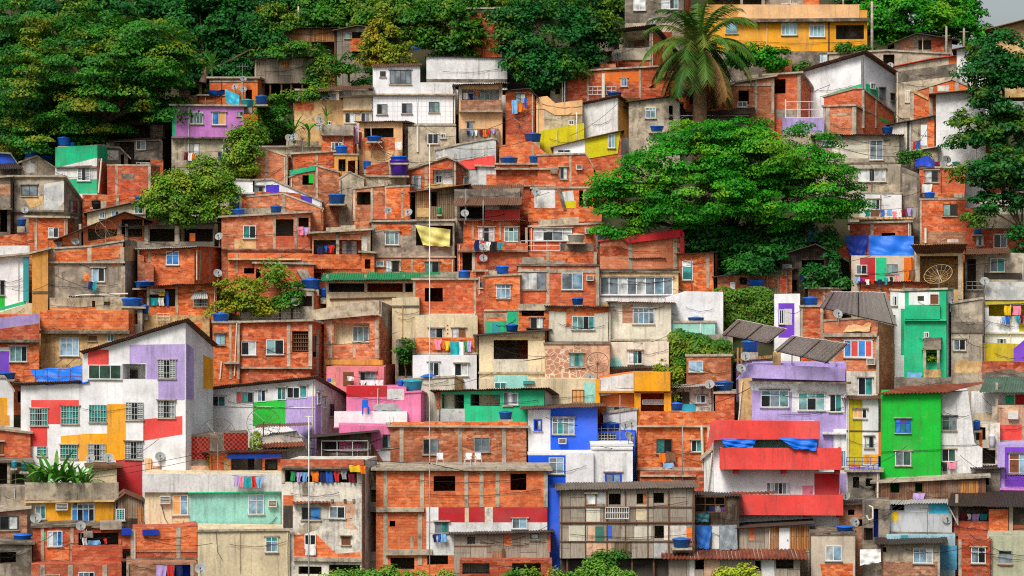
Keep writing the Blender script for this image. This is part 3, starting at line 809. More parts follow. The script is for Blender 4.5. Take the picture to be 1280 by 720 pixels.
leafmat('lf_dark2', '1a5214', '3c8420', '989422'); leafmat('lf_cit2', '2a6a1c', '6a8a24', 'a06a28')
# ------------------------------------------------------------------ top of the hill
lilac = H('pink lilac upstairs house on a grey concrete ground floor, beside the forest', 215, 305, 222, 133, 'lil', roof='slab', sink=5)
lilac.p(215, 134, 219.5, 170, 'em'); lilac.p(214.5, 172, 305.5, 305, 'cn2', name='ground_floor_wall', t_=.03); lilac.ledge(214, 307, 173, .5, 'slabd', 'canopy')
lilac.w(237, 140, 254, 155, 'dttt'); lilac.w(265, 140, 282, 156, 'bo'); lilac.w(296, 139, 304, 145, 'gg'); lilac.w(235, 179, 249, 193, 'pp'); lilac.w(278, 180, 286, 192, 'pt')
lilac.o_(219, 210, 226, 220); lilac.f(cols=(217, 240), v0=172, v1=222, beams=(208,))
cloth(lilac, [(230, 190, 235, 200, 'maroon', 'cloth'), (235, 191, 240, 201, 'white', 'towel'), (239, 192, 245, 199, 'orange', 'shirt'), (273, 190, 278, 200, 'navy', 'trousers')], 'below the window under the pink lilac house')
hr = H('orange red house with satellite dishes, between the forest and pink lilac house', 262, 322, 136, 98, 'org', roof='slab', r=6); hr.p(262, 100, 305, 120, 'bk', name='brick_panel'); hr.f(cols=(303,), beams=(101,)); hr.o_(307, 112, 315, 130)
hg = H('small grey brick hut with dark doorway behind pink lilac house', 224, 252, 134, [(224, 105), (238, 102), (252, 104)], 'bk3', roof='corr', rmat='corrd'); hg.o_(238, 106, 249, 119)
hg2 = H('low orange brick terrace wall behind the pink lilac roof', 249, 280, 134, 120, 'bk', roof='slab', D=2)
tarp(hr, [(258, 114, 2.2), (281, 112, 2.4), (281, 118, 1.6), (262, 119, 1.8)], 'tarpb', 'narrow blue tarpaulin above the pink lilac roof')
tarp(hr, [(281, 111, 2.6), (299, 119, 2.6), (299, 135, 2.8), (283, 128, 2.8)], 'tarpt', 'pale blue tarpaulin draped beside the pink lilac roof')
tank(lilac, 309, 135, 17, 11, 'teal ribbed water tank behind the pink lilac house', 'tankt', 2); 
dish(hr, 304, 99, 4, 'pale satellite dish highest on the orange red house', az=20, off=-.6); dish(hr, 294, 109, 4, 'small grey satellite dish on the wall of orange red house', az=-10, off=-.5); dish(hr, 304, 112, 4.2, 'grey satellite dish beside doorway of the orange red house', az=10, off=-.6)
# houses under the forest edge
f1 = H('dark wooden lean-to with open front tucked under the forest trees', 118, 206, 176, [(118, 160), (160, 150), (206, 152)], 'woodd', roof='corr', rmat='corrd'); f1.rm(128, 160, 160, 174, 2, 'room'); f1.rm(165, 156, 186, 173, 2, 'room'); f1.p(188, 156, 204, 174, 'cn2', name='concrete_panel')
f2 = H('grey plastered house with dark tin roof below the forest lean-to', 113, 202, 212, [(113, 178), (202, 173)], 'cn2', r=0, roof='corr', rmat='corrd')
f2.p(168, 177, 202, 200, 'cnd'); f2.p(188, 200, 204, 222, 'bk'); f2.w(132, 177.5, 143, 185, 'td'); f2.w(170, 175.5, 182, 187, 'pt'); f2.w(170, 203, 187, 211, 'dtp'); f2.p(113, 180, 131, 212, 'whd'); f2.o_(199, 176, 203, 188)
em1 = H('white house with emerald green parapet and shuttered window under the forest', 69, 121, 242, [(69, 184), (121, 181)], 'wh', r=25, roof=None, pitch=-1.2, D=5)
em1.pp([(69, 184), (121, 181), (121, 197), (69, 210)], 'em'); em1.p(85, 224, 121, 242, 'em'); em1.pp([(122, 181), (147, 188), (147, 213), (122, 197)], 'em', 'r'); em1.p(123, 202, 147, 242, 'bk', 'r', 'brick_panel')
em1.w(97, 208, 113, 226, 'ldl'); em1.ledge(69, 121, 210, .25, 'slabd'); em1.pipe([(127, 198), (123, 241)], .07, 'pvc', .5)
tank(em1, 80, 183, 17, 12, 'bright blue water tank on the emerald parapet house'); tank(em1, 91, 184, 8, 6, 'little blue water tank on the emerald parapet house', 'tankn')
em2 = H('narrow grey outbuilding standing behind the emerald parapet house', 130, 160, 212, [(130, 184), (150, 186), (160, 196)], 'cnd', roof='slab', D=3); em2.o_(151, 193, 155, 207); em2.p(130, 188, 148, 200, 'whd')
bb = H('dark red brick block with round vent, next to the emerald parapet house', 134, 188, 244, 208, 'bk2', r=12, roof='slab', oh=.03); bb.f(cols=(146, 187), beams=()); bb.p(152, 217, 168, 224, 'cnd', name='vent')
bb2 = H('low brick wall house in front of the dark red brick block', 103, 176, 262, 243, 'bk', roof=None, D=2.5); bb2.f(cols=(147,)); tank(bb2, 120, 259, 12, 9, 'black water tank on the low brick wall house', 'black', -.3); tank(bb2, 173, 250, 9, 5, 'small blue tub near the round citrus trees', 'tankb', .3)
gc = H('small whitewashed hut with pitched roof above the grey concrete house', 27, 73, 222, [(27, 203), (46, 196), (73, 213)], 'cn2', roof='slab', D=4); gc.p(33, 200, 45, 216, 'wh'); gc.f(cols=(45,), v0=198, v1=222)
tank(gc, 39, 197, 17, 10, 'round blue water tank on whitewashed hut', 'tankb', .6); tank(gc, 57, 206, 18, 11, 'dark blue water tank beside whitewashed hut', 'tankn', 2.5)
le0 = H('blue painted hut with black tin roof at the forest corner', 0, 22, 222, [(0, 192), (13, 193), (22, 206)], 'blue', roof='slab', D=3); le0.p(0, 209, 22, 222, 'cnd'); le0.sheet([(-3, 211, 1.2), (30, 211, 1.2), (24, 204, .0), (-3, 204, 0)], 'corrd')
gr = H('grey concrete house with two pane window and stepped sloping roof', 14, 80, 298, 224, 'cn', r=33, roof='slab', pitch=-2.9, D=5.5, oh=.25)
gr.pp([(55, 230), (80, 226), (80, 252), (72, 263), (55, 262)], 'ltgr', name='damp_patch'); gr.pp([(30, 248), (54, 245), (52, 256), (38, 260)], 'tan', name='bare_patch')
gr.w(27, 231, 47, 245, 'gg'); gr.w(87, 251, 96, 266, 'td', 'r'); gr.w(105, 266, 109, 275, 'td', 'r'); gr.ledge(14, 80, 265, .25, 'slabd'); gr.p(14, 266, 80, 298, 'cnd', name='lower_wall'); gr.pipe([(17, 228), (17, 290)], .05, 'black')
dish(gr, 31, 263, 4.6, 'grey satellite dish on the stepped grey concrete house', az=10, off=-.7)
le1 = H('dark concrete house with lattice blocks against the left edge', -4, 13, 300, 222, 'cnd', roof='slab', D=4); le1.p(-4, 230, 13, 245, 'bk3', name='lattice_panel'); le1.o_(0, 262, 9, 290); le1.ledge(-4, 15, 262, .8, 'slabd', 'canopy')
le2 = H('orange brick house with slab roof and small blue tank niche', 36, 84, 313, 272, 'bk', roof='slab', oh=.35, r=9); le2.f(cols=(45, 83)); le2.w(60.5, 284.5, 73.5, 297, 'td'); tank(le2, 27, 283, 12, 10, 'navy blue water tank in niche beside small brick house', 'tankn', .2)
le3 = H('broken low brick wall at left edge under the lattice house', -4, 45, 313, [(-4, 296), (15, 293), (35, 291), (45, 290)], 'bk', roof=None, D=2.5, dy=-.3, name='brick_wall', cat='wall')
dish(le2, 74, 306, 4.5, 'green grey satellite dish in front of small brick house', az=-20, off=-1); dish(le2, 94, 302, 5, 'dark grey satellite dish at the end of small brick house', az=20, off=-1)
crm = H('cream house with four small windows under the round citrus trees', 109, 182, 288, [(109, 266), (182, 250)], 'cr', roof='tile', rmat='corrt', oh=.2, D=4)
crm.w(124.5, 264, 131, 273, 'tT'); crm.w(139, 263.5, 149, 270.5, 'tp'); crm.w(168, 254, 179, 267, 'td'); tank(crm, 121, 262, 12, 9, 'black plastic water tank on the cream house', 'black', .5); crm.b(126, 251, 133, 262, .2, 'cn2', 'chimney', 1)
blk = H('brick terrace under a steep black tin roof with wheel dish', 78, 180, 316, [(78, 297), (155, 266), (180, 274)], 'bk', roof='corr', rmat='corrd', oh=.5, D=4.5, dy=-.5)
blk.rm(98, 289, 104, 307, 2, 'room'); blk.rm(110, 286, 146, 301, 3, 'room'); blk.rm(152, 274, 178, 296, 3, 'room'); blk.f(cols=(100, 149, 158), v0=280, v1=316); blk.pp([(104, 303), (155, 293), (155, 316), (104, 316)], 'bk', name='parapet', t_=.05)
meshdish(blk, 132, 288, 12.5, 'big wheel shaped mesh dish under the steep black tin roof', az=5, off=-.8)
opn = H('open rooftop shelter with black flat roof and concrete posts', 158, 268, 306, [(158, 284), (268, 279)], 'cnd', roof='corr', rmat='corrd', oh=.4, D=4, dy=-.6)
for a, b_ in ((160, 180), (187, 218), (225, 266)): opn.rm(a, 286, b_, 302, 3, 'room')
opn.f(cols=(183, 221), v0=282, v1=305, wd=5); opn.p(237, 291.5, 244, 301.5, 'org', name='chair_back')
or1 = H('red brick house with blue window and grey corrugated roof', 174, 243, 352, [(174, 312), (243, 309)], 'bk', r=34, roof='corr', rmat='corrl', oh=.35, D=5.5, dy=-.5)
or1.w(208, 314, 224, 331, 'tb/bb'); or1.f(cols=(187,), v0=313, v1=328, wd=3); or1.f(cols=(250, 262), face='r', v0=312, v1=350, wd=2); or1.pipe([(246, 312), (246, 350)], .05)
dish(opn, 274, 296, 5, 'dark grey satellite dish at end of open rooftop shelter', az=-15, off=-1.2); dish(or1, 272, 342, 5.5, 'green grey dish beside the red brick house with blue window', az=20, off=-2)
ang = H('grey stained house with red brick parapet and long ochre side wall', 60, 156, 384, [(60, 312), (110, 309), (154, 302)], 'cn', r=16, roof='slab', oh=.1, D=5, dy=-.2)
ang.pp([(61, 316), (154, 306), (154, 322), (61, 331)], 'bk', name='brick_parapet', t_=.04); ang.ledge(58, 156, 329, .25); ang.f(cols=(66, 112, 153), v0=309, v1=328, wd=5); ang.p(157, 308, 172, 326, 'tan', 'r')
ang.w(115, 335, 131, 352, 'td'); ang.f(cols=(62, 71, 154), v0=332, v1=382, wd=5); ang.pp([(66, 380), (104, 370), (150, 368), (150, 384), (66, 384)], 'crw', name='bare_patch'); ang.p(105, 341, 111, 351, 'bk', name='brick_patch'); ang.pp([(139, 331), (150, 328), (150, 332), (139, 333)], 'bk', name='brick_patch')
ang.pipe([(62, 378), (100, 369), (160, 367)], .06, 'pvc', .15)
cloth(ang, [(110, 352, 116, 362, 'navy', 'towel'), (115, 352, 121, 364, 'teal', 'towel')], 'below window of the grey stained house')
oc = H('narrow ochre house squeezed beside the grey stained house', 40, 60, 394, [(40, 317), (60, 312)], 'och', roof='slab', D=4, dy=-.1); oc.ledge(40, 60, 366, .1, 'slabd')
wt = H('white house with teal corner pillar and green base at left edge', -6, 36, 388, [(-6, 322), (36, 318)], 'whc', roof='slab', rmat='slab', oh=.5, D=5)
wt.p(-6, 307, 37, 321, 'wh', t_=.3, name='parapet') ; wt.b(29, 323, 36, 376, .25, 'teal', 'pillar'); wt.p(-6, 369, 6, 388, 'grn'); wt.w(-5, 350, 6, 369, 'gg'); wt.pp([(-6, 386), (32, 376), (32, 380), (-6, 390)], 'em'); wt.pipe([(23, 326), (23, 376)], .03, 'wh')
wt2 = H('low cream wall house below the teal pillar house', -6, 40, 400, [(-6, 392), (36, 379), (40, 379)], 'cr', roof=None, D=2)
or2 = H('brick house with wide rag curtained opening and yellow awning', 184, 271, 396, [(184, 358), (271, 354)], 'bk', roof='corr', rmat='corrd', oh=.45, D=5)
or2.rm(187, 361, 219, 383, 1.5, 'room'); or2.w(242, 371, 259, 383, 'gdg', bars=1); or2.p(187, 361, 206, 368, 'whd'); or2.sheet([(238, 374, .6), (260, 373, .6), (258, 365, .05), (243, 365, .05)], 'corrl', 'awning'); or2.f(cols=(185, 221), wd=3); or2.p(238, 373, 260, 375, 'lem')
cloth(or2, [(188, 372, 197, 382, 'teal', 'curtain'), (198, 364, 206, 370, 'yellow', 'cloth'), (207, 364, 211, 383, 'blue', 'curtain'), (198, 372, 205, 382, 'white', 'curtain')], 'in wide opening of the yellow awning brick house', .1)
tank(or1, 181, 360, 26, 9, 'flat blue tub between the two red brick houses', 'tankb', -1.5); 
bpar = H('tan house with brick parapet, white transom window and slab eaves', 51, 160, 452, 388, 'tan', r=19, roof=None, D=5)
bpar.p(50, 388, 161, 411, 'bk', name='brick_parapet', t_=.05); bpar.ledge(49, 162, 417, .55, 'slabd', 'canopy', .25); bpar.f(cols=(95,), v0=389, v1=410, wd=4); bpar.w(75, 422, 99, 445, 'BBB/BBB'); bpar.w(111, 420, 121, 426, 'nn', fr='frbr'); bpar.w(134, 418, 143, 427, 'tT'); bpar.p(161, 392, 179, 440, 'bk', 'r', 'brick_panel')
rb0 = H('rough low grey storey with brick band under the grey stained house', 62, 160, 394, 372, 'cn2', roof=None, D=3, dy=-.6); rb0.p(62, 384, 120, 392, 'bk', name='brick_patch'); rb0.o_(115, 376, 119, 384); rb0.o_(130, 377, 138, 382); 
tk = H('small concrete tower carrying blue water tanks beside tan house', 153, 178, 420, 385, 'cn', roof='slab', D=2.5, dy=-.8); tk.rm(158, 388, 172, 405, 1.5, 'room')
tank(tk, 165, 384, 27, 12, 'large blue water tank on small concrete tower', 'tankb', 1.2); tank(tk, 181, 392, 11, 11, 'small dark blue water tank below the concrete tower', 'tankn', 1)
lw = H('brick house with lavender top wall and purple corner at left edge', -6, 49, 478, 393, 'bk', roof=None, D=5)
lw.pp([(-6, 398), (49, 392), (49, 406), (-6, 412)], 'lav', t_=.04); lw.pp([(-6, 412), (49, 404), (49, 425), (-6, 432)], 'bk2', name='brick_parapet', t_=.06); lw.ledge(-6, 51, 428, .5, 'slabd', 'canopy', .2); lw.p(-6, 438, 11, 472, 'pur'); lw.w(12, 432.5, 34, 452, 'ttd'); lw.f(cols=(17,), v0=407, v1=424, wd=5); lw.p(-6, 434, 11, 439, 'wh'); lw.o_(22, 489, 27, 503)
tank(lw, 7, 474, 26, 9, 'wide flat blue tub below the purple corner', 'tankn', -.8)
# mural building
mu = H('large white building with red, yellow and lavender mural blocks', 26, 232, 604, [(26, 482), (103, 479), (103.2, 443), (228, 404), (232, 403)], 'whc', r=35, roof='corr', rmat='corrb', oh=.3, pitch=-1.9, D=5.5, name='mural_building', cat='building')
mu.p(110, 437, 136, 456, 'cor')
mu.w(111, 456, 152, 474, 'GGG', fw=.05); mu.rm(153, 455, 182, 474, 1.6, 'wh'); mu.w(157, 462, 172, 474, 'dd', d=-1.5, fr='frbr')
mu.pp([(162, 431), (231, 430), (231, 500), (198, 500), (198, 474), (183, 474), (183, 453), (162, 455)], 'lav'); mu.pp([(233, 429), (242, 436), (242, 500), (233, 499)], 'lav', 'r'); mu.pp([(254, 444), (266, 449), (266, 486), (254, 486)], 'yel', 'r')
mu.p(39, 500, 98.5, 530, 'cor'); mu.p(38, 529, 59, 558, 'cor'); mu.p(134, 505, 157, 575, 'yel'); mu.pp([(76, 545), (111, 542), (135, 542), (135, 574), (98, 577), (98, 566), (76, 566)], 'yel'); mu.pp([(179, 524), (228, 520), (228, 543), (179, 551)], 'cor'); mu.p(145, 574, 178, 622, 'crim')
for (a, b_, c, d_), k in (((38, 510.5, 60, 532), 'LdL'), ((77, 508, 99, 530), 'LTL'), ((112, 506, 133.5, 528), 'LTL'), ((158, 503, 179.5, 525), 'ldl'), ((198, 450, 220, 473), 'ldl'), ((198, 500.5, 219, 522.5), 'ldl'), ((47, 558, 59, 570), 'LTL'), ((76, 556, 97, 573), 'LTL'), ((111, 555, 132.5, 576), 'ldl'), ((157, 552, 178.5, 574), 'ldl')):
    mu.w(a, b_, c, d_, k, bars=1, fr='met')
tarp(mu, [(37, 461, -1.2), (104, 459, -1.2), (112, 478, .15), (48, 479, .15)], 'tarpb', 'bright blue tarpaulin under a metal frame beside the mural gable', .1); mu.rail(30, 462, 103, 478, -.05, 'rust', 5)
mb = MB()
for a in range(5):
    q = [mu.pl(31 + a * 17, 459, -.1), mu.pl(48 + a * 15, 449, -1.6)]; mb.tube([(q[0][0], .1, q[0][1]), (q[1][0], 1.6, q[1][1])], .03, 4)
mb.build('canopy_frame', 'rust', mu.e)
yl = H('small white hut with yellow patches at left edge below lavender wall', -6, 17, 534, [(-6, 473), (7, 473), (17, 488)], 'whc', roof='slab', oh=.1, D=3); yl.p(-6, 497, 9, 519, 'yel'); yl.p(-6, 519, 12, 532, 'och')
# ------------------------------------------------------------------ top middle
s1 = H('weathered plank shed on posts among the hilltop greenery', 356, 420, 74, [(356, 36), (420, 36)], 'wooda', roof='corr', rmat='corrd', D=3, name='wooden_shed', cat='shed', sink=3); s1.rm(358, 52, 418, 72, 2, 'room'); s1.f(cols=(388, 419), v0=38, v1=73, wd=2.5, mat='rust')
s2 = H('pale plank hut with dark attic opening on the hilltop', 421, 462, 78, [(421, 38), (445, 33), (462, 35)], 'woodl', roof='corr', rmat='corrb', D=3.5); s2.p(438, 48, 462, 64, 'bk', name='brick_panel'); s2.rm(440, 40, 455, 48, 1, 'room'); s2.rm(440, 64, 452, 72, 1, 'room'); s2.w(431, 42, 438, 48, 'tt')
s3 = H('orange brick tower behind the trees on the hilltop', 584, 627, 78, 11, 'bk', roof='slab', D=4); s3.f(beams=(14, 45), cols=(586, 626)); s3.p(584, 31, 627, 43, 'bk2', name='brick_band')
stl = H('grey wooden shack on stilts with long dark roof', 318, 391, 104, [(318, 74), (391, 72)], 'woodl', r=10, roof='corr', rmat='corrd', oh=.3, D=4.5, sink=0, base=118)
stl.p(353, 76, 362, 86, 'wooda', name='patched_board'); stl.w(385, 75, 391, 84, 'tt'); stl.p(318, 77, 325, 86, 'wood', name='patched_board'); stl.p(377, 83, 393, 87, 'wood', name='patched_board')
for u in (330, 338, 352, 364, 378, 386): stl.post(u, 103, 121, -.2, .14, 'rust', 'stilt')
for u in (322, 345, 370): stl.post(u, 103, 119, -3, .14, 'woodd', 'stilt')
wl = H('long blank grey white upper wall above an open veranda', 533, 634, 102, [(533, 71), (634, 73)], 'wh', roof='corr', rmat='corrd', oh=.1, D=5); wl.ledge(533, 634, 103, .02, 'slabd', th=.3)
wp = H('peach house with open veranda and brown balcony parapet', 574, 628, 176, 106, 'pch', roof='corr', rmat='corrd', oh=.4, D=5, dy=0)
wp.rm(577, 111, 624, 128, 1.7, 'wh'); wp.w(600, 116, 612, 125, 'tT', d=-1.6); wp.b(576, 125, 627, 139, .5, 'bk3', 'balcony'); wp.f(cols=(576, 625), v0=108, v1=126, wd=2.5); wp.w(583, 152, 591, 161, 'gg'); wp.ledge(574, 628, 140, .6); wp.b(575, 161, 624, 178, .6, 'cnd', 'balcony')
cloth(wp, [(579, 116, 585, 124, 'white', 'sheet'), (586, 117, 592, 125, 'navy', 'shirt'), (593, 113, 600, 118, 'orange', 'shirt')], 'in the open veranda of the peach house', -.3)
cloth(wp, [(583, 163, 587, 168, 'navy', 'shirt'), (588, 163, 592, 170, 'sky', 'shirt'), (593, 162, 597, 170, 'white', 'shirt'), (599, 162, 603, 169, 'maroon', 'shirt'), (604, 162, 608, 171, 'orange', 'trousers'), (609, 162, 613, 169, 'red', 'shirt'), (614, 161, 619, 167, 'lilac', 'shirt')], 'over the black balcony of the peach house', .75)
wb = H('white tiled three storey block with three small windows', 466, 569, 157, [(466, 83), (525, 82), (525.2, 103), (569, 103)], 'whc', roof=None, D=5, name='tiled_house')
wb.p(466, 120.5, 569, 154, 'wtile', name='tiled_wall', t_=.03); wb.ledge(465, 570, 119, .35, 'slab'); wb.ledge(465, 570, 157, .45, 'slab'); wb.w(487, 87.5, 514, 105, 'gggg', fr='frd'); wb.w(475, 89, 482, 96, 'ddd', fr='frd')
for a, b_ in ((471, 130), (502, 129), (536, 127.5)): wb.w(a, b_, a + 13, b_ + 13, 'gt', d=.03)
wb.sheet([(465, 83, .25), (528, 81, .25), (528, 79, -3), (465, 80, -3)], 'corrb', 'roof'); wb.pipe([(522, 121), (521, 160)], .05, 'whc'); wb.p(526, 104, 569, 118, 'wh')
wb2 = H('grey plastered lower house with corner pipe under the white tiled block', 510, 570, 190, 158, 'cn2', roof=None, D=3.5, dy=-.3); wb2.w(534.5, 167, 548, 180, 'gt'); wb2.w(551, 167, 557, 173, 'gg'); wb2.pipe([(522, 158), (522, 190)], .1, 'pvc')
cr1 = H('cream house with pot plant window and brown corrugated roof', 429, 465, 155, [(429, 122), (465, 121)], 'cr', roof='slab', D=3.5); cr1.ledge(428, 466, 138, .3, 'tan'); cr1.w(431, 141, 444, 154, 'pt'); cr1.w(451, 141, 462, 153, 'tp'); cr1.sheet([(398, 114, 1.2), (467, 110, 1.2), (467, 106, -1), (398, 109, -1)], 'corrb')
cr2 = H('tan wall house with brick panel beside the cream pot plant house', 368, 429, 158, 125, 'tan', roof=None, D=3); cr2.p(368, 125.5, 392, 138, 'bk', name='brick_panel'); cr2.w(407, 152, 414, 156, 'gg')
cr3 = H('white rooftop room with long low window above the tan wall house', 372, 424, 127, 114, 'whd', roof='slab', D=3); cr3.rm(376, 119, 391, 125, 1, 'room'); cr3.w(400, 117, 420, 124, 'ggg')
cr4 = H('dark shadowed shop front under the brown corrugated roof', 424, 466, 124, 113, 'cnd', roof=None, D=3, dy=.5)
tank(cr1, 327, 131, 16, 12, 'blue drum by the stilted shack and banana plants', 'tankn', -2)
tw = H('brick tower house with grey concrete cap and one bright window', 402, 441, 206, 157, 'bk', r=5, roof=None, D=3); tw.p(402, 156, 442, 169, 'cn', name='concrete_cap', t_=.15); tw.ledge(401, 443, 170, .4, 'slabd', th=.1); tw.w(414, 178, 428, 190, 'tdT')
ob = H('open fronted unfinished brick house with pale sloping beam', 449, 496, 188, [(449, 153), (503, 152)], 'pch', r=14, roof='corr', rmat='corrt', oh=.25, D=4)
ob.rm(455, 160, 492, 172, 2, 'room'); ob.p(455, 172, 494, 188, 'bk', name='brick_wall'); ob.p(498, 158, 511, 187, 'bk', 'r', 'brick_panel'); tank(ob, 468, 177, 19, 7, 'flat blue tub in the open fronted unfinished house', 'tankb', -.3); ob.o_(459, 177, 480, 184)
cloth(ob, [(443, 157, 448, 180, 'lilac', 'sheet'), (448, 165, 452, 186, 'maroon', 'sheet')], 'at the corner of the unfinished brick house', .5); cloth(ob, [(494, 177, 502, 187, 'white', 'sheet')], 'at the brick side of the unfinished house', .6)
meshdish(ob, 480, 190, 15, 'wide rusty mesh dish above the purple tub', az=-10, off=-2.5)
# brick cluster
b1 = H('brick house with pale columns facing the banana plants', 320, 358, 232, [(320, 190), (332, 187), (358, 196)], 'bk', roof='slab', oh=.05, D=4, r=6); b1.f(cols=(333, 358), wd=3)
b2 = H('brick house under long grey slab beside banana plants', 366, 430, 212, [(366, 193), (420, 190), (430, 193)], 'bk', roof='slab', D=4, oh=.2); b2.f(cols=(396, 427), beams=()); b2.p(408, 197, 420, 210, 'bk2', name='brick_panel'); b2.o_(422, 200, 428, 212)
b3 = H('white house with violet painted panels and pitched wall', 318, 402, 262, [(318, 226), (340, 225), (402, 252)], 'whc', roof='slab', oh=.12, D=3.5); b3.p(332.5, 231, 349, 245, 'iblu'); b3.pp([(368, 242), (390, 247), (390, 256), (368, 254)], 'iblu'); b3.w(317, 233, 329, 247, 'tt')
b4 = H('brick house with turquoise beam and slanted opening', 362, 424, 250, [(362, 222), (395, 208), (424, 216)], 'bk', roof='slab', oh=.08, D=4); b4.pp([(362, 213), (394, 207), (394, 213), (362, 219)], 'em', t_=.12, name='painted_beam'); b4.rm(378, 219, 391, 231, 2, 'room'); b4.f(cols=(396,), wd=3); b4.p(386, 218, 392, 229, 'grn', t_=.02)
b5 = H('brick rubble terrace below the violet panel house', 308, 404, 272, [(308, 247), (354, 243), (404, 262)], 'bk', roof='slab', oh=.05, D=3, dy=-.3); b5.f(cols=(355,), wd=4); b5.p(308, 260, 354, 270, 'cn2', name='concrete_band')
tank(b4, 421, 255, 22, 13, 'dark blue water tank beside the turquoise beam house', 'tankn', -1.2); 
b6 = H('unfinished brick frame house with leaning planks in its opening', 441, 484, 276, [(441, 237), (484, 232)], 'bk', roof='slab', oh=.1, D=4, r=20); b6.rm(446, 240, 464, 256, 2, 'room'); b6.f(cols=(443, 465, 483), wd=3); b6.o_(440, 243, 444, 251); b6.p(465, 258, 484, 276, 'bk2', name='brick_panel')
b7 = H('taller brick box house joined to the unfinished frame house', 483, 512, 274, 234, 'bk', roof='slab', oh=.05, D=4, r=6, dy=-.4); b7.f(cols=(503,), wd=3, v0=236, v1=273)
b8 = H('curved brick parapet house holding the purple tub', 458, 508, 232, [(458, 208), (485, 202), (508, 206)], 'cn2', roof=None, D=3); b8.pp([(458, 208), (485, 202), (486, 218), (458, 222)], 'bk2', name='brick_parapet', t_=.05); b8.ledge(457, 488, 221, .2)
tank(b8, 499, 220, 24, 22, 'tall purple water tub with blue lid', 'tankp', -.5); tank(b8, 499, 204, 23, 9, 'round blue basin set on the purple tub', 'tankb', -.5); tank(b8, 459, 212, 10, 11, 'small blue tank left of the purple tub', 'tankb', 1)
b9 = H('gabled brick house with small white balcony recess', 505, 569, 240, [(505, 216), (560, 198), (569, 202)], 'bk', r=26, roof='slab', oh=.2, pitch=-1.2, D=4.5)
b9.w(514, 219, 527, 236, 'pgp'); b9.rm(541, 212, 568, 231, .8, 'wh'); b9.w(545, 219, 553, 229, 'dd', d=-.75); b9.f(cols=(533, 568), wd=4); b9.w(579, 222, 587, 231, 'tt', 'r'); b9.p(531, 230, 570, 235, 'tan', t_=.08)
b10 = H('patched plank house with orange board panel under the gabled brick house', 519, 580, 272, [(519, 240), (580, 232)], 'wood', roof='corr', rmat='corrt', oh=.4, D=4); b10.p(521, 240, 537, 270, 'wooda', name='board_panel'); b10.o_(539, 240, 546, 258); b10.p(521, 260, 536, 271, 'tan', name='board_panel')
tank(b10, 549, 268, 6, 9, 'small green bin by the patched plank house', 'c_green', -.4, 'bin', 'bin')
wd = H('long pale grey wall house with coral red lower strip', 545, 620, 214, [(545, 188), (575, 181), (615, 174), (620, 175)], 'ltgr', roof='slab', oh=.1, D=4); wd.pp([(575, 201), (618, 194), (620, 212), (575, 212)], 'cor', t_=.05); wd.f(cols=(555, 604), v0=184, v1=212, wd=2, mat='pvc')
wd2 = H('white ledge house between the coral strip and the blue tank', 597, 640, 232, 209, 'wh', roof='slab', D=3); wd2.p(608, 218, 640, 232, 'bk', name='brick_panel')
awn = H('dark terrace house under a huge brown corrugated awning', 568, 650, 290, 236, 'cnd', roof=None, D=5, dy=0); awn.rm(575, 259, 606, 273, 3, 'room'); awn.p(606, 262, 650, 276, 'cor', t_=.05); awn.p(606, 258, 624, 262, 'wh', t_=.06); awn.sheet([(567, 257, 1.4), (652, 256, 1.4), (655, 231, -2.4), (580, 231, -2.4)], 'corrt', 'awning'); awn.post(582, 236, 276, 1, .12, 'met')
awn.f(cols=(570,), v0=258, v1=290, wd=3)
bx = H('brick house with small barred window beside giant green tree', 672, 742, 242, [(672, 195), (732, 193), (742, 210)], 'bk', roof='slab', oh=.1, D=4); bx.w(700, 209, 709, 224, 'gt'); bx.ac(720, 206, 728, 212); bx.f(cols=(713,), wd=3)
bt = H('brick terrace carrying round blue water tanks', 620, 692, 234, [(620, 206), (692, 206)], 'bk', roof='slab', oh=.15, D=4, dy=-.4); bt.ledge(618, 698, 212, .5, 'slab'); bt.f(cols=(674,), wd=3); bt.ledge(618, 695, 233, .3); bt.b(688, 211, 697, 217, .5, 'slabd', 'beam')
tank(bt, 636, 208, 23, 12, 'round blue water tank on brick terrace, smaller of its pair', 'tankn', 1.2); tank(bt, 673, 208, 24, 14, 'round blue water tank on brick terrace, larger of its pair', 'tankn', .8)
bt2 = H('brick gable wall above the terrace of round blue tanks', 624, 690, 208, [(624, 182), (664, 176), (690, 198)], 'bk', roof=None, D=3); bt2.f(cols=(666,), wd=3, v0=182, v1=205); tank(bt2, 666, 178, 22, 12, 'blue water tank at foot of the lemon wedge wall', 'tankn', 1.2)
wy = H('white and lemon recess house next to the giant tree', 664, 742, 276, 236, 'bk', roof='slab', oh=.1, D=4); wy.p(668, 234, 694, 262, 'wh'); wy.pp([(702, 240), (716, 238), (720, 262), (706, 262)], 'wh'); wy.p(707, 251, 720, 262, 'lem'); wy.p(660, 260, 752, 277, 'bk', name='brick_parapet', t_=.1); wy.o_(724, 238, 740, 258); wy.f(cols=(731,), v0=236, v1=275, wd=4); dish(wy, 670, 241, 5.5, 'grey dish in front of the white and lemon recess', az=15, off=-.8)
wy.pp([(696, 236), (701, 235), (708, 262), (704, 262)], 'slabd', name='sloping_beam', t_=.2)
yw = H('white and lemon yellow house with tiled eaves by the giant tree', 692, 776, 206, [(692, 184), (731, 174), (776, 164)], 'bk', roof='corr', rmat='corrt', oh=.2, D=4)
yw.pp([(692, 183), (731, 174), (731, 196), (692, 196)], 'whc'); yw.pp([(731, 173.5), (776, 164), (772, 192), (737, 198), (731, 192)], 'lem', t_=.06); yw.w(760, 168, 769, 185, 'gt', d=.06); yw.w(697, 187, 713, 191, 'dd')
lz = H('lemon yellow wedge wall house under the white gabled shed', 674, 730, 180, [(674, 164), (728, 154), (730, 154)], 'lem', roof=None, D=2.5)
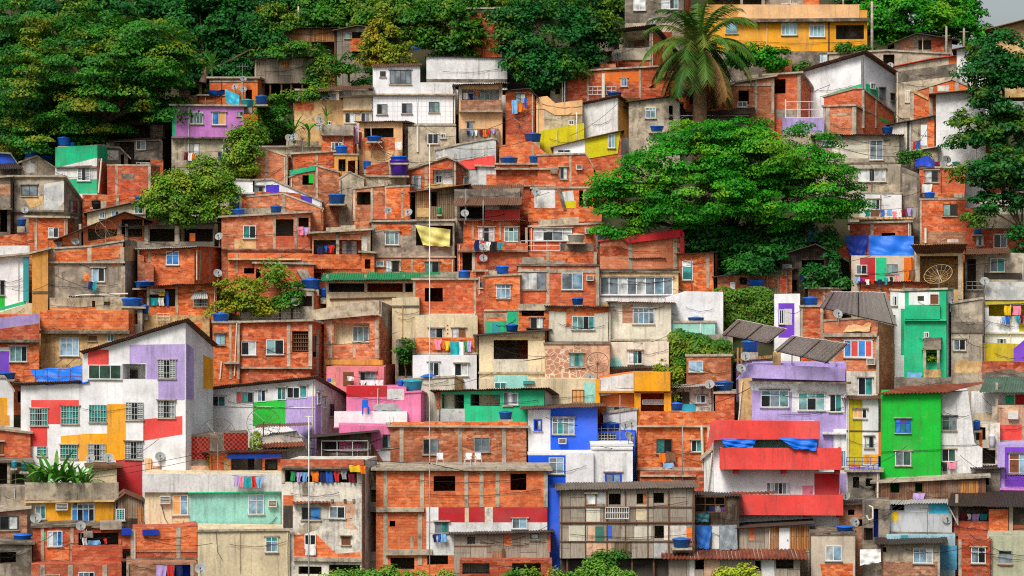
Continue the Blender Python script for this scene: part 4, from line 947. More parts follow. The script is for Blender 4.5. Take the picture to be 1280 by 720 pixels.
ws = H('white gabled shed with ochre side wall above lemon wall', 728, 772, 172, [(724, 132), (772, 122)], 'wh', r=31, roof='corr', rmat='corrb', oh=.25, pitch=-1.3, D=4.5); ws.p(773, 122, 804, 172, 'och', 'r'); ws.pp([(778, 132), (796, 142), (796, 144), (778, 134)], 'drk', 'r'); tank(ws, 768, 122, 19, 7, 'flat blue tub on the roof of white gabled shed', 'tankn', 2)
pc = H('peach parapet house with concrete wall left of white shed', 670, 728, 166, [(670, 122), (684, 120), (694, 134), (728, 130)], 'cn2', roof=None, D=4); pc.pp([(670, 122), (684, 120), (694, 129), (728, 125), (728, 143), (694, 144), (680, 136), (670, 136)], 'pch', t_=.08); pc.w(711, 150, 717, 156, 'dd'); pc.p(670, 136, 680, 166, 'pch')
lb = H('brick house hung with blue and green washing under dark trees', 632, 668, 168, [(632, 114), (662, 112), (668, 118)], 'bk', roof='corr', rmat='corrd', D=4); lb.w(644, 117, 657, 128, 'Bp'); lb.p(632, 138, 668, 168, 'bk2', name='corrugated_panel')
cloth(lb, [(640, 125, 647, 142, 'sky', 'towel'), (647, 129, 654, 140, 'orange', 'towel'), (655, 122, 659, 135, 'blue', 'shirt')], 'on the brick house under dark trees', .5)
meshdish(lb, 649, 158, 13, 'dark mesh dish in front of brick house under dark trees', az=5, off=-1.2)
gh = H('grey plastered house with bright window behind the palm trunk', 786, 850, 168, [(786, 128), (840, 121), (850, 128)], 'cn2', roof='corr', rmat='corrd', oh=.2, D=4); gh.w(807, 134, 820, 148, 'BtB/Bt'); gh.o_(836, 132, 841, 150)
bs = H('long low brick house row left of the palm crown', 706, 820, 128, [(706, 92), (750, 88), (820, 84)], 'bk', roof='slab', oh=.2, D=4); bs.p(752, 90, 800, 102, 'org', name='corrugated_panel'); bs.w(776, 98, 784, 108, 'tb'); bs.f(cols=(735, 800), wd=3, beams=()); bs.o_(818, 104, 836, 120); bs.p(706, 110, 820, 128, 'bk2', name='brick_band'); bs.rail(735, 108, 770, 118, .4, 'metw', 6); bs.post(754, 92, 122, .8, .25, 'pvc')
bs2 = H('brick and peach house with two black openings behind the palm', 800, 880, 128, [(800, 98), (880, 96)], 'bk', roof='slab', D=4, dy=.6); bs2.o_(818, 107, 833, 119); bs2.o_(845, 106, 856, 122); bs2.p(800, 119, 836, 127, 'tan', name='ledge_panel')
vt = H('veranda house with concrete parapet below the dark grey block', 750, 814, 84, [(750, 44), (816, 36)], 'cn2', r=26, roof='corr', rmat='corrd', oh=.35, pitch=-1.8, D=4.5); vt.rm(760, 43, 774, 62, 1.8, 'whd'); vt.rm(778, 41, 812, 60, 1.8, 'cns'); vt.p(778, 60, 815, 75, 'cn', name='parapet', t_=.15); vt.p(816, 40, 840, 84, 'bk', 'r', 'brick_panel'); vt.w(793, 49, 805, 58, 'nn', d=-1.7, fr='frbr'); vt.p(750, 76, 812, 84, 'bk2', name='brick_band'); vt.o_(783, 78, 795, 83); vt.w(829, 62, 832, 68, 'tt', 'r')
dish(vt, 772, 70, 4.6, 'pale grey dish on the parapet of the veranda house', az=0, off=-.6); dish(vt, 814, 27, 4.5, 'grey dish over the roof of the veranda house', az=20, off=-.2)
tq = H('rickety shelter with turquoise cloths beside dark trees', 716, 760, 92, [(716, 74), (760, 66)], 'woodd', roof='corr', rmat='corrd', D=3); tq.rm(718, 76, 758, 90, 1.5, 'room'); cloth(tq, [(727, 66, 744, 84, 'teal', 'sheet'), (716, 77, 722, 84, 'sky', 'cloth'), (746, 66, 758, 83, 'cream', 'sheet')], 'on the rickety shelter by dark trees', .3)
dg = H('dark grey concrete block with two white windows at the skyline', 781, 855, 36, -14, 'cnd', r=9, roof='slab', D=4.5); dg.w(792, -2, 807, 13, 'pp'); dg.w(827, -3, 848, 11.5, 'ppdt'); dg.p(856, -12, 864, 36, 'bk', 'r', 'brick_panel'); dg.p(781, 29, 855, 40, 'cn2', name='lower_wall')
ye = H('golden yellow house with peach terrace parapet at the skyline', 880, 1084, 66, 24, 'yel', roof=None, D=6, name='yellow_house', sink=5)
ye.p(880, 6, 922, 23, 'och', name='terrace_parapet', t_=.2); ye.p(922, 6, 1074, 23.5, 'pch', name='terrace_parapet', t_=.25); ye.p(1074, 13, 1084, 25, 'och', t_=.2); ye.ledge(918, 1087, 27, .6, 'slabd', 'roof', .3); ye.w(977, 29, 996.5, 44, 'BtBt'); ye.w(1012, 31, 1031, 46, 'BtBt'); ye.rm(1045, 31, 1080, 49, 2, 'cnd'); ye.w(907, 28, 922, 42, 'tBt'); ye.f(cols=(1036,), v0=28, v1=64, wd=2, mat='rust'); ye.p(880, 64, 1040, 120, 'cnd', name='lower_wall'); ye.o_(985, 65, 1005, 78)
ye2 = H('upper grey and brick rooms on the golden yellow house', 958, 1024, 20, -8, 'cns', roof='slab', D=4, dy=1.0, base=66); ye2.p(1004, -6, 1024, 9, 'bk', name='brick_panel'); ye2.w(977, 4, 996, 8, 'pdp')
ye3 = H('open grey terrace room above the golden parapet', 882, 956, 20, -6, 'cn', roof='slab', D=4, dy=1.0, base=66); ye3.rm(885, -3, 952, 6, 2, 'cns'); ye3.f(cols=(927,), v0=-4, v1=8)
bp = H('brick house with black opening right of the palm crown', 912, 968, 142, [(912, 105), (968, 96)], 'bk', roof='slab', D=4.5); bp.o_(923, 113, 936, 130); bp.f(cols=(945, 966), beams=(106,)); bp.w(922, 127, 934, 134, 'dd')
bp0 = H('brick foundation house behind the palm trunk', 858, 915, 142, [(858, 112), (915, 106)], 'bk', roof='slab', D=4); bp0.o_(880, 120, 895, 136); bp0.rm(862, 118, 872, 130, 1, 'room')
pl_ = H('grey solar roofed hut beside the palm trunk', 842, 934, 160, [(842, 146), (934, 140)], 'cnd', roof='corr', rmat='corrd', pitch=.9, D=3.5, oh=.5); pl_.f(cols=(850,), v0=146, v1=160, wd=3); pl_.ledge(838, 936, 145, .6, 'metw', 'gutter', .08)
cloth(pl_, [(820, 142, 828, 158, 'teal', 'sheet'), (829, 142, 838, 157, 'white', 'sheet')], 'beside the solar roofed hut', .5); tank(pl_, 821, 165, 20, 8, 'flat blue tub in front of grey house by the palm', 'tankb', -.5)
sl9 = H('low grey slab hut with old dishes among the banana plants', 318, 402, 200, 184, 'cn2', roof='slab', D=3.5, oh=.2)
meshdish(sl9, 378, 174, 13, 'old leaning mesh dish among the banana plants', az=-20, off=-.3); dish(sl9, 361, 173, 5, 'pale dish among banana plants, nearer the citrus', az=20, off=-.4); dish(sl9, 368, 172, 5, 'pale dish among banana plants, nearer the mesh dish', az=-15, off=-.2); dish(cr1, 400, 150, 5, 'upper dish beside the small brick tower', az=10, off=-1); dish(cr1, 400, 159, 5.5, 'lower dish beside the small brick tower', az=-10, off=-1.5)
# ------------------------------------------------------------------ right flank, upper half
rb1 = H('brick house with black opening and low slab roof under the yellow house', 958, 1001, 148, [(958, 96), (1001, 93)], 'bk', r=17, roof='slab', oh=.3, pitch=-1.4, D=4.5); rb1.o_(965, 99, 982, 117); rb1.f(cols=(999,), wd=4); rb1.p(958, 136, 1000, 148, 'cn', name='lower_wall')
rb2 = H('pink washed terrace with white pipe frame', 978, 1030, 166, 147, 'lav', roof=None, D=3); rb2.rail(982, 127, 1026, 147, -.1, 'metw', 3); rb2.post(982, 124, 148, -.1, .1, 'metw'); rb2.post(1026, 121, 148, -.1, .1, 'metw'); rb2.p(978, 166, 1030, 215, 'cn2', name='lower_wall', t_=.03)
rb3 = H('brick ruin with broken piers below the hedge of yellow house', 958, 990, 92, [(958, 78), (967, 76), (975, 85), (980, 84), (980.2, 75), (990, 74)], 'bk', roof=None, D=2); rb3.o_(960, 84, 966, 90)
gw = H('white gabled house with brown tiled eaves and emerald stripe', 1009, 1080, 150, [(1005, 90), (1080, 68)], 'whc', r=42, roof='corr', rmat='corrb', oh=.35, pitch=-1.6, D=6)
gw.pp([(1024, 121), (1052, 112), (1079, 104), (1079, 112), (1040, 120)], 'em'); gw.pp([(1082, 104), (1098, 110), (1098, 126), (1082, 118)], 'em', 'r'); gw.w(1099, 110, 1106, 125, 'gg', 'r', fr='frd'); gw.w(1113, 117, 1119, 126, 'dd', 'r', fr='frd'); gw.w(1088, 104, 1094, 111, 'tt', 'r'); gw.pipe([(1078, 72), (1078, 115)], .12, 'met', .15)
rb4 = H('brick house with thin concrete ridges below emerald stripe', 1030, 1078, 160, [(1030, 122), (1068, 112), (1078, 112)], 'bk', r=40, roof='slab', oh=.1, pitch=-1.8, D=5.5); rb4.f(cols=(1079,), wd=3); rb4.f(cols=(1095,), face='r', v0=122, v1=160, wd=2); rb4.pp([(1098, 146), (1111, 151), (1111, 155), (1098, 150)], 'grn', 'r')
rb5 = H('brick house with framed panels over the beige window house', 1029, 1069, 172, [(1029, 134), (1069, 133)], 'bk', r=33, roof='slab', oh=.15, pitch=-.9, D=5); rb5.f(cols=(1035, 1068), wd=5); rb5.p(1045, 141, 1064, 144, 'cn2', name='lintel'); rb5.f(cols=(1088, 1098), face='r', v0=140, v1=172, wd=3)
hut = H('long dark tin roofed hut on the crest beside the utility poles', 1118, 1190, 66, [(1118, 54), (1145, 43), (1190, 50)], 'cnd', roof='corr', rmat='corrd', oh=.4, D=4); hut.rm(1148, 50, 1165, 62, 1, 'room'); hut.p(1164, 48, 1180, 64, 'bk2', name='brick_panel'); hut.p(1124, 50, 1142, 62, 'bk3', name='brick_panel')
hut2 = H('long grey concrete terrace wall below the dark crest hut', 1036, 1186, 88, [(1036, 68), (1110, 64), (1186, 68)], 'cn2', roof='slab', oh=.15, D=4); hut2.rm(1104, 68, 1118, 84, 1.5, 'room'); hut2.w(1025, 68, 1034, 78, 'Bp')
ors = H('house with bright orange wall and sagging red roof edge', 1116, 1196, 96, [(1116, 84), (1165, 74), (1196, 70)], 'org', roof='tile', rmat='corrr', oh=.2, D=3, dy=0); ors.w(1131, 81, 1138, 87, 'pd'); dish(ors, 1113, 82, 4, 'small pale dish beside the bright orange wall', az=-10)
stw = H('rough mossy stone terrace house under the bright orange wall', 1120, 1196, 148, [(1120, 90), (1196, 79)], 'cnd', roof=None, D=3.5); stw.pp([(1120, 104), (1196, 95), (1196, 148), (1120, 148)], 'cn2', t_=.04, name='lower_wall'); stw.w(1132, 113, 1137, 128, 'gg')
rb6 = H('brick house with pale columns and vent grid beside the white wall', 1138, 1190, 176, [(1138, 116), (1190, 100), (1216, 111)], 'bk', roof='slab', oh=.08, D=3, dy=-.3); rb6.f(cols=(1140, 1164, 1196), wd=5); rb6.p(1172, 107, 1186, 114, 'whd', name='vent'); rb6.pp([(1142, 112), (1160, 122), (1160, 125), (1142, 116)], 'tan', name='beam', t_=.1)
wr = H('tall plain white wall house behind the crown of the edge tree', 1170, 1232, 206, [(1170, 118), (1232, 112)], 'whc', roof='corr', rmat='corrb', oh=.4, D=5)
wr2 = H('upper white house by the crest with dark sloping roof', 1196, 1240, 112, [(1196, 62), (1236, 54)], 'wh', roof='corr', rmat='corrb', oh=.3, D=5); 
cor_ = H('brown tiled house cut by the top corner of the picture', 1244, 1300, 60, [(1244, 36), (1300, 22)], 'tan', roof='tile', rmat='corrt', oh=.6, D=5)
dr = H('grey doorway house with white door and lean-to between brick and white wall', 1136, 1168, 192, [(1136, 152), (1168, 145)], 'cn2', roof='corr', rmat='corrd', oh=.2, D=4); dr.door(1151, 156, 1159, 182, 'frw'); dr.f(cols=(1138,), wd=3); dr.p(1160, 150, 1168, 192, 'bk', name='brick_panel')
cloth(dr, [(1141, 177, 1145, 187, 'red', 'towel'), (1145, 176, 1150, 187, 'blue', 'towel')], 'beside the white door of the grey doorway house', .3)
dr2 = H('tin roofed white shed right below the panelled brick house', 1112, 1134, 190, [(1112, 156), (1134, 152)], 'whd', roof='corr', rmat='corrd', oh=.2, D=3)
dr3 = H('low stepped grey storey under the tin roofed white shed', 1124, 1172, 210, [(1124, 192), (1172, 184)], 'cn', roof='corr', rmat='corrl', oh=.2, D=3)
be = H('beige house with tall white window and dark eaves right of the giant tree', 1020, 1124, 204, [(1020, 169), (1124, 169)], 'cns', roof='corr', rmat='corrd', oh=.3, D=5); be.w(1027, 175, 1043, 182, 'BtB'); be.w(1087, 175, 1104, 200, 'gg/gg'); be.p(1040, 175, 1085, 198, 'crw', name='bare_patch'); be.ledge(1050, 1126, 205, .3, 'slabd')
be2 = H('lower beige storey with wide five pane window over laundry balcony', 1060, 1126, 242, 206, 'cns', roof=None, D=4.5); be2.w(1073, 211, 1107, 227, 'ppdpp'); be2.pp([(1072, 232), (1126, 230), (1126, 242), (1072, 242)], 'cn2', name='stain')
be3 = H('white balcony house full of washing under the beige storeys', 1074, 1127, 276, 242, 'whc', roof='slab', D=4, oh=.05); be3.w(1085, 249, 1100, 262, 'ptd'); be3.ledge(1066, 1146, 274, .9, 'tan', 'floor_slab', .16)
cloth(be3, [(1082, 264, 1087, 271, 'teal', 'towel'), (1088, 262, 1100, 271, 'brown', 'blanket'), (1101, 262, 1106, 271, 'blue', 'shirt'), (1109, 262, 1115, 270, 'sky', 'towel'), (1115, 264, 1121, 272, 'pink', 'shirt'), (1122, 261, 1127, 271, 'white', 'shirt'), (1127, 261, 1133, 271, 'maroon', 'shirt'), (1134, 260, 1139, 270, 'lilac', 'shirt'), (1140, 259, 1147, 272, 'grey', 'cloth')], 'on the rail of the white balcony house', 1.0)
ta = H('brick storey half covered by blue tarpaulins', 1062, 1138, 312, [(1062, 280), (1138, 278)], 'bk2', roof='slab', oh=.2, D=4.5); ta.f(cols=(1090, 1137), wd=4); ta.o_(1102, 291, 1119, 302); ta.b(1047, 307, 1086, 324, .6, 'bk2', 'balcony')
ta2 = H('red, green and white rooms under the blue tarpaulins', 1064, 1142, 362, 320, 'crw2', roof=None, D=4, dy=-.2); ta2.p(1075, 322, 1094, 362, 'crim'); ta2.p(1095, 322, 1108, 362, 'em'); ta2.p(1130, 322, 1142, 362, 'org'); ta2.w(1070, 331, 1084, 343, 'pd'); ta2.w(1108, 330, 1122, 342, 'tg')
tarp(ta, [(1086, 294, .9), (1142, 295, .9), (1143, 325, 1.5), (1086, 324, 1.5)], 'tarpb', 'large bright blue tarpaulin stretched over brick storey'); tarp(ta, [(1056, 295, .8), (1085, 293, .8), (1082, 318, .9), (1062, 319, .9)], 'tarpn', 'crumpled dark blue tarpaulin next to the large bright one')
cloth(ta2, [(1068, 346, 1074, 354, 'sky', 'shirt'), (1075, 348, 1080, 353, 'purple', 'shirt'), (1082, 349, 1087, 356, 'white', 'shirt'), (1088, 349, 1093, 355, 'red', 'shirt'), (1097, 349, 1102, 356, 'navy', 'trousers'), (1105, 347, 1110, 356, 'teal', 'shirt'), (1112, 346, 1116, 356, 'black', 'shirt'), (1118, 344, 1123, 351, 'pink', 'shirt'), (1130, 340, 1136, 350, 'orange', 'towel'), (1136, 338, 1144, 350, 'brown', 'cloth')], 'on the long line under the blue tarpaulins', .9)
sw = H('dark stone stair wall house wedged beside the beige storeys', 1126, 1150, 272, [(1126, 208), (1146, 216), (1150, 220)], 'cnd', roof=None, D=3); sw.pp([(1128, 216), (1146, 222), (1146, 262), (1128, 262)], 'cn', name='stone_panel')
rt1 = H('brick house with blue tarpaulin bundle on its roof', 1149, 1206, 246, 210, 'bk', roof='slab', oh=.15, D=4.5); rt1.w(1156, 213, 1173, 228, 'pd'); rt1.p(1153, 242, 1206, 247, 'slab', t_=.2, name='ledge'); 
tarp(rt1, [(1144, 208, .3), (1168, 208, .3), (1168, 198, -1.4), (1146, 198, -1.4)], 'tarpn', 'blue tarpaulin bundle lying on brick house roof', -.5); cloth(rt1, [(1152, 230, 1165, 241, 'white', 'towel')], 'below the window of the bundled roof brick house', .3); cloth(rt1, [(1168, 202, 1175, 208, 'maroon', 'cloth'), (1176, 201, 1182, 209, 'grey', 'cloth')], 'on the roof of the bundled brick house', -.8)
dish(rt1, 1183, 200, 5.5, 'dark grey dish on roof with blue bundle', az=10, off=.8); dish(rt1, 1221, 182, 6, 'dark grey dish by the small brick stub under edge tree', az=-30, off=.8)
stub = H('small brick stub house poking out under the edge tree', 1226, 1252, 200, [(1226, 183), (1252, 180)], 'bk', roof='slab', oh=.05, D=3); stub0 = H('white washed ledge with teal tub under the edge tree', 1196, 1230, 208, [(1196, 200), (1226, 194), (1230, 196)], 'whd', roof=None, D=2.5); tank(rt1, 1195, 208, 10, 6, 'small teal tub on the whitewashed ledge', 'tankt', .5)
rt2 = H('deep red brick house with centred white window', 1150, 1206, 306, 250, 'bk', roof='slab', oh=.05, D=5); rt2.w(1178.5, 255, 1196.5, 270, 'tt'); rt2.p(1157, 289, 1206, 304, 'bk3', name='brick_patch'); rt2.pipe([(1157, 285), (1157, 304)], .12, 'pvc', .12); rt2.f(cols=(1151,), wd=2.5); rt2.p(1184, 299, 1198, 303, 'whd', name='vent')
rt3 = H('grey plastered house behind the drooping edge branches', 1224, 1296, 288, [(1224, 246), (1296, 240)], 'cn2', roof='slab', oh=.2, D=5); rt3.p(1226, 250, 1296, 268, 'whd', name='bare_patch'); rt3.ledge(1222, 1296, 287, .4, 'slabd')
rt4 = H('brick house with blue bucket and dark window below drooping branches', 1216, 1296, 316, 288, 'bk2', roof=None, D=4.5); rt4.w(1242, 293, 1259, 310, 'dt'); rt4.w(1220, 295, 1230, 307, 'pdp', fr='met'); rt4.p(1206, 260, 1224, 310, 'bk2', name='brick_panel') ; tank(rt4, 1222, 293, 11, 7, 'blue bucket beside drooping branches', 'tankn', -.6)
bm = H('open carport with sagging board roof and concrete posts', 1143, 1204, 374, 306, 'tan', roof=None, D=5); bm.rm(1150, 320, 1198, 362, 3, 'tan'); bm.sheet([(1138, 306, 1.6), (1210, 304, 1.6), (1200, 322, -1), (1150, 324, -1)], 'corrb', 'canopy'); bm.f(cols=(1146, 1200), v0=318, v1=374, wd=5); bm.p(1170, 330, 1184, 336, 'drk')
meshdish(bm, 1174, 347, 18, 'wide tan mesh dish in front of the carport', az=-30, off=-1.6, mat='tan', tilt=42)
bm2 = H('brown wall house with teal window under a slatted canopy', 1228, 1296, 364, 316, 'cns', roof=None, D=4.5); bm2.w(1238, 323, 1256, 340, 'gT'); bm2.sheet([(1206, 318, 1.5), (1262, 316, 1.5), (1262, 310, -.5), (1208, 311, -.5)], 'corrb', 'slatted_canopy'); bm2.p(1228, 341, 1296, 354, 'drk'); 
bm3 = H('dark passage house with railings beside carport', 1206, 1230, 366, 318, 'cnd', roof='corr', rmat='corrd', D=4, dy=.2); bm3.rm(1209, 324, 1220, 362, 2, 'room'); bm3.rail(1208, 352, 1230, 362, .1, 'met', 3)
yw2 = H('white house with yellow balcony recess and grey parapet', 1231, 1300, 434, 352, 'whc', roof='slab', oh=.3, D=5, l=0); yw2.p(1231, 352, 1300, 375, 'ltgr', name='parapet', t_=.3); yw2.pp([(1231, 376), (1300, 372), (1300, 378), (1231, 381)], 'must', t_=.2, name='beam'); yw2.rm(1236, 381, 1296, 395, 1.6, 'must'); yw2.w(1246, 423, 1258, 434, 'gdg'); yw2.ledge(1231, 1300, 417, .25, 'wh'); yw2.p(1274, 404, 1300, 417, 'must')
cloth(yw2, [(1246, 396, 1252, 404, 'white', 'shirt'), (1252, 396, 1257, 405, 'sky', 'shirt'), (1257, 394, 1262, 405, 'blue', 'towel'), (1255, 382, 1264, 394, 'yellow', 'towel'), (1266, 382, 1276, 394, 'pink', 'towel'), (1270, 394, 1275, 404, 'teal', 'shirt'), (1275, 394, 1280, 404, 'maroon', 'shirt')], 'on the yellow balcony recess', .5)
yw3 = H('mustard yellow and violet lower house at the picture edge', 1228, 1300, 454, 430, 'must', roof=None, D=4, dy=-.3); yw3.pp([(1267, 436), (1280, 425), (1300, 424), (1300, 452), (1267, 451)], 'pur', t_=.1)
bw = H('ruined red brick retaining wall below the mustard house', 1228, 1300, 474, 452, 'bk2', roof=None, D=3, dy=-.4, name='brick_wall', cat='wall'); bw.pp([(1228, 466), (1262, 462), (1300, 468), (1300, 474), (1228, 474)], 'cnd', name='rubble_band')
gs = H('worn concrete house with bare lower wall beside emerald tower', 1189, 1228, 466, [(1189, 380), (1228, 374)], 'cns', roof='slab', oh=.1, D=5); gs.p(1189, 402, 1228, 416, 'cnd', t_=.1, name='stained_band'); gs.w(1192, 424, 1207, 438, 'gd'); gs.pp([(1193, 455), (1200, 450), (1226, 452), (1226, 466), (1193, 466)], 'tan', name='bare_patch'); dish(yw2, 1231, 352, 5.5, 'grey dish on corner of the grey parapet', az=-10, off=-.9)
emt = H('tall emerald green house with white upper floor', 1130, 1183, 480, [(1130, 364), (1183, 362)], 'em', r=9, roof='slab', oh=.12, D=5); emt.p(1136, 365, 1174, 381, 'whc'); emt.b(1131, 382, 1175, 399, .35, 'em', 'parapet'); emt.ledge(1130, 1183, 401, .3, 'em'); emt.p(1184, 364, 1192, 480, 'wh', 'r'); emt.b(1155, 422, 1176, 437, .9, 'cnd', 'balcony'); emt.w(1155, 415, 1161, 422, 'pd'); emt.rm(1159, 441, 1172, 452, 1, 'room'); emt.p(1155, 462, 1176, 480, 'tan', name='bare_patch'); emt.p(1123, 366, 1131, 386, 'whc'); emt.post(1156, 438, 462, .8, .2); emt.post(1173, 438, 462, .8, .2); emt.w(1163, 368, 1173, 380, 'nn', fr='frbr'); 
emt.p(1147, 370, 1155, 376, 'drk', name='painted_motif'); dish(emt, 1188, 376, 5, 'grey dish fixed on corner of the tall emerald house', az=30, off=.5); cloth(emt, [(1134, 465, 1152, 472, 'sky', 'bedding')], 'at the foot of the tall emerald house', .3)
emw = H('white side house hugging the tall emerald house', 1113, 1131, 444, 364, 'whc', roof='slab', oh=.1, D=4, dy=.2); emw.p(1126, 362, 1131, 444, 'em'); emw.w(1115, 370, 1121, 382, 'tp')
sol = H('brick house with colour blocked window and tan rooftop sheet', 1030, 1097, 492, [(1030, 402), (1097, 397)], 'bk', r=25, roof='slab', oh=.08, D=5.5); sol.p(1030, 416, 1097, 421, 'slab', t_=.25, name='ledge'); sol.w(1055, 425, 1091, 447, 'brbr', fw=.09); sol.ac(1083, 448, 1094, 456); sol.p(1056, 464, 1097, 494, 'whd'); sol.w(1073, 472, 1091, 494, 'dT'); sol.f(cols=(1097,), v0=420, v1=492, wd=4); sol.f(cols=(1119,), face='r', v0=430, v1=490, wd=3)
tarp(sol, [(1054, 415, .3), (1087, 414, .3), (1091, 398, -.2), (1066, 397, -.2)], 'pch', 'tan sheet hanging over rooftop brick parapet', .15)
sol.canopy([(1038, 364, 2.0), (1108, 365, 2.0), (1122, 408, .4), (1024, 384, .4)]); sol.post(1048, 372, 402, .3, .12, 'met'); sol.post(1094, 374, 402, .3, .12, 'met'); dish(sol, 1047, 393, 6, 'pale round dish under large tilted canopy', az=10, off=-.8)
sol2 = H('narrow brick house left of the tilted canopy', 1001, 1030, 430, 384, 'bk', roof='slab', oh=.12, D=5); sol2.f(cols=(1002, 1027), wd=3); tank(sol2, 1013, 382, 20, 11, 'bright blue tank peeking behind the tilted canopy', 'tankb', 1.5)
pu = H('white house with violet framed door beside ivy hedge', 968, 1000, 424, 368, 'whc', roof=None, D=4.5); pu.p(973, 379, 993, 422, 'pur'); pu.w(974, 387, 980, 405, 'dd'); pu.p(980, 386, 990, 406, 'wh'); 
psh = H('dark jumble of planks and tin sheds beneath the giant tree', 975, 1050, 366, [(975, 320), (1020, 306), (1050, 322)], 'woodd', roof='corr', rmat='corrd', oh=.5, D=4, dy=.4); psh.rm(983, 350, 996, 364, 2, 'room'); psh.rm(1002, 325, 1030, 350, 2, 'room'); psh.p(978, 330, 990, 348, 'corrl', name='tin_sheet')
psh2 = H('orange and white shed fragments glimpsed under the giant tree canopy', 948, 1010, 318, [(948, 272), (1010, 276)], 'bk', roof='corr', rmat='corrd', D=4, dy=1); psh2.rm(975, 280, 1006, 300, 1.5, 'room'); psh2.p(985, 296, 1008, 306, 'whd'); cloth(psh2, [(1010, 286, 1022, 302, 'sky', 'sheet'), (978, 278, 986, 290, 'blue', 'sheet')], 'under the giant tree canopy', .3)
psh3 = H('brown plank hut with grey sloping roof right of ivy', 958, 985, 372, [(958, 342), (985, 338)], 'wood', roof='corr', rmat='corrd', oh=.3, D=4); psh3.rm(960, 346, 972, 360, 1, 'room'); psh3.p(975, 344, 983, 366, 'bk2', name='brick_panel')
cloth(psh, [(1000, 340, 1006, 352, 'navy', 'trousers'), (1009, 342, 1015, 354, 'maroon', 'shirt'), (1016, 341, 1021, 352, 'grey', 'shirt')], 'by the dark jumble of sheds', .3)
# ------------------------------------------------------------------ middle band
m1 = H('brick house with two dark openings and stained tan patch', 277, 388, 312, [(277, 272), (388, 266)], 'bk', roof='slab', oh=.3, D=5); m1.w(304, 282, 320, 298, 'Td'); m1.pp([(293, 299), (320, 298), (320, 313), (293, 313)], 'tan', name='bare_patch'); m1.rm(345, 274, 367, 295, 1.5, 'room'); m1.rm(373, 272, 410 - 24, 286, 1.5, 'room'); m1.f(cols=(343, 370), wd=3.5); m1.p(345, 295, 388, 309, 'bk2', name='brick_parapet'); m1.ledge(277, 390, 313, .3, 'slabd')
cloth(m1, [(372, 283, 380, 294, 'pink', 'sheet'), (380, 284, 387, 294, 'lilac', 'towel')], 'in the dark opening of the tan patched brick house', .1)
tank(m1, 298, 269, 17, 8, 'flat blue drum on the roof of the tan patched house', 'tankb', 1); 
m1b = H('brick basement with rusty beam under the tan patched house', 285, 392, 342, 316, 'bk', roof=None, D=4); m1b.ledge(285, 376, 325, .5, 'tan'); m1b.o_(305, 335, 318, 342); m1b.w(372, 326, 385, 333, 'pg', fr='met'); m1b.f(cols=(296, 350), wd=3)
wb3 = H('small white house with blue door beside citrus trees', 288, 316, 268, 226, 'whc', roof='slab', oh=.1, D=4); wb3.door(288, 245, 299, 262, 'frb'); wb3.p(302, 244, 314, 260, 'bk', name='brick_panel'); wb3.ledge(286, 318, 242, .3, 'wh')
m2 = H('concrete slab balcony house with laundry and wide pale window', 390, 462, 336, [(390, 292), (460, 288)], 'bk', roof='slab', oh=.5, D=4.5); m2.rm(392, 300, 421, 318, 1.2, 'room'); m2.rm(424, 300, 460, 318, 1.2, 'bk'); m2.w(427, 301, 446, 318, 'pgp', d=-1.1); m2.f(cols=(422, 461), wd=4); m2.p(452, 295, 460, 318, 'whd'); m2.p(385, 318, 462, 336, 'bk', name='brick_parapet', t_=.2)
cloth(m2, [(405, 307, 410, 315, 'blue', 'shirt'), (410, 306, 418, 316, 'red', 'shirt'), (397, 308, 403, 318, 'navy', 'trousers')], 'on the concrete slab balcony', .2)
m3 = H('grey stone house with dark top and yellow sheet over its opening', 465, 568, 322, 277, 'cn', roof='slab', oh=.15, D=5); m3.p(470, 279, 514, 287, 'bk', name='brick_patch'); m3.p(500, 283, 514, 294, 'bk', name='brick_patch'); m3.w(481.5, 290, 499, 306, 'gtg'); m3.rm(520, 282, 566, 307, 1.5, 'room'); m3.p(465, 274, 520, 279, 'drk', t_=.1, name='dark_band'); m3.ledge(463, 570, 322, .2)  # includes a dark band along the top of the wall
tarp(m3, [(519, 281, .25), (563, 287, .3), (562, 308, .35), (529, 306, .4)], 'tarpy', 'creased yellow sheet over opening of grey stone house', .1)
m3b = H('long brick storey with three bright windows under the grey stone house', 465, 568, 344, 324, 'bk', roof=None, D=4); m3b.w(470, 326, 480, 333, 'BB'); m3b.w(482, 325, 490, 340, 'pp'); m3b.w(490, 326, 498, 340, 'd', fr='frd'); m3b.w(531, 327, 549, 341, 'pd'); m3b.f(cols=(500, 515), wd=2.5)
gt_ = H('open cream terrace house beneath a long green metal roof', 408, 518, 384, 349, 'cr', roof=None, D=4.5, dy=-.2); gt_.rm(411, 354, 456, 365, 2.5, 'room'); gt_.rm(459, 354, 504, 365, 2.5, 'bk2'); gt_.rm(506, 354, 516, 365, 2, 'room'); gt_.sheet([(401, 350, 1.1), (570, 348, 1.1), (568, 340, -2.5), (404, 341, -2.5)], 'corrg', 'roof'); gt_.f(cols=(409, 457, 505), v0=343, v1=366, wd=3, mat='cns'); gt_.ledge(408, 518, 353, .1, 'cns'); gt_.pipe([(412, 374), (495, 372)], .08, 'rust')
gt2 = H('tall plain cream wall house behind the balcony brick house', 490, 524, 426, 372, 'cr', roof=None, D=4, dy=.2); gt2.ledge(490, 524, 384, .08, 'slabd'); gt2.pipe([(503, 384), (503, 425)], .03, 'tan')
a1 = H('upper brick house with black opening over a cream laundry balcony', 517, 595, 393, 350, 'bk', roof='slab', oh=.2, D=5); a1.o_(531, 360, 553.5, 377); a1.f(cols=(518, 594), wd=3); a1.p(520, 392, 594, 396, 'crw', t_=.2, name='ledge')
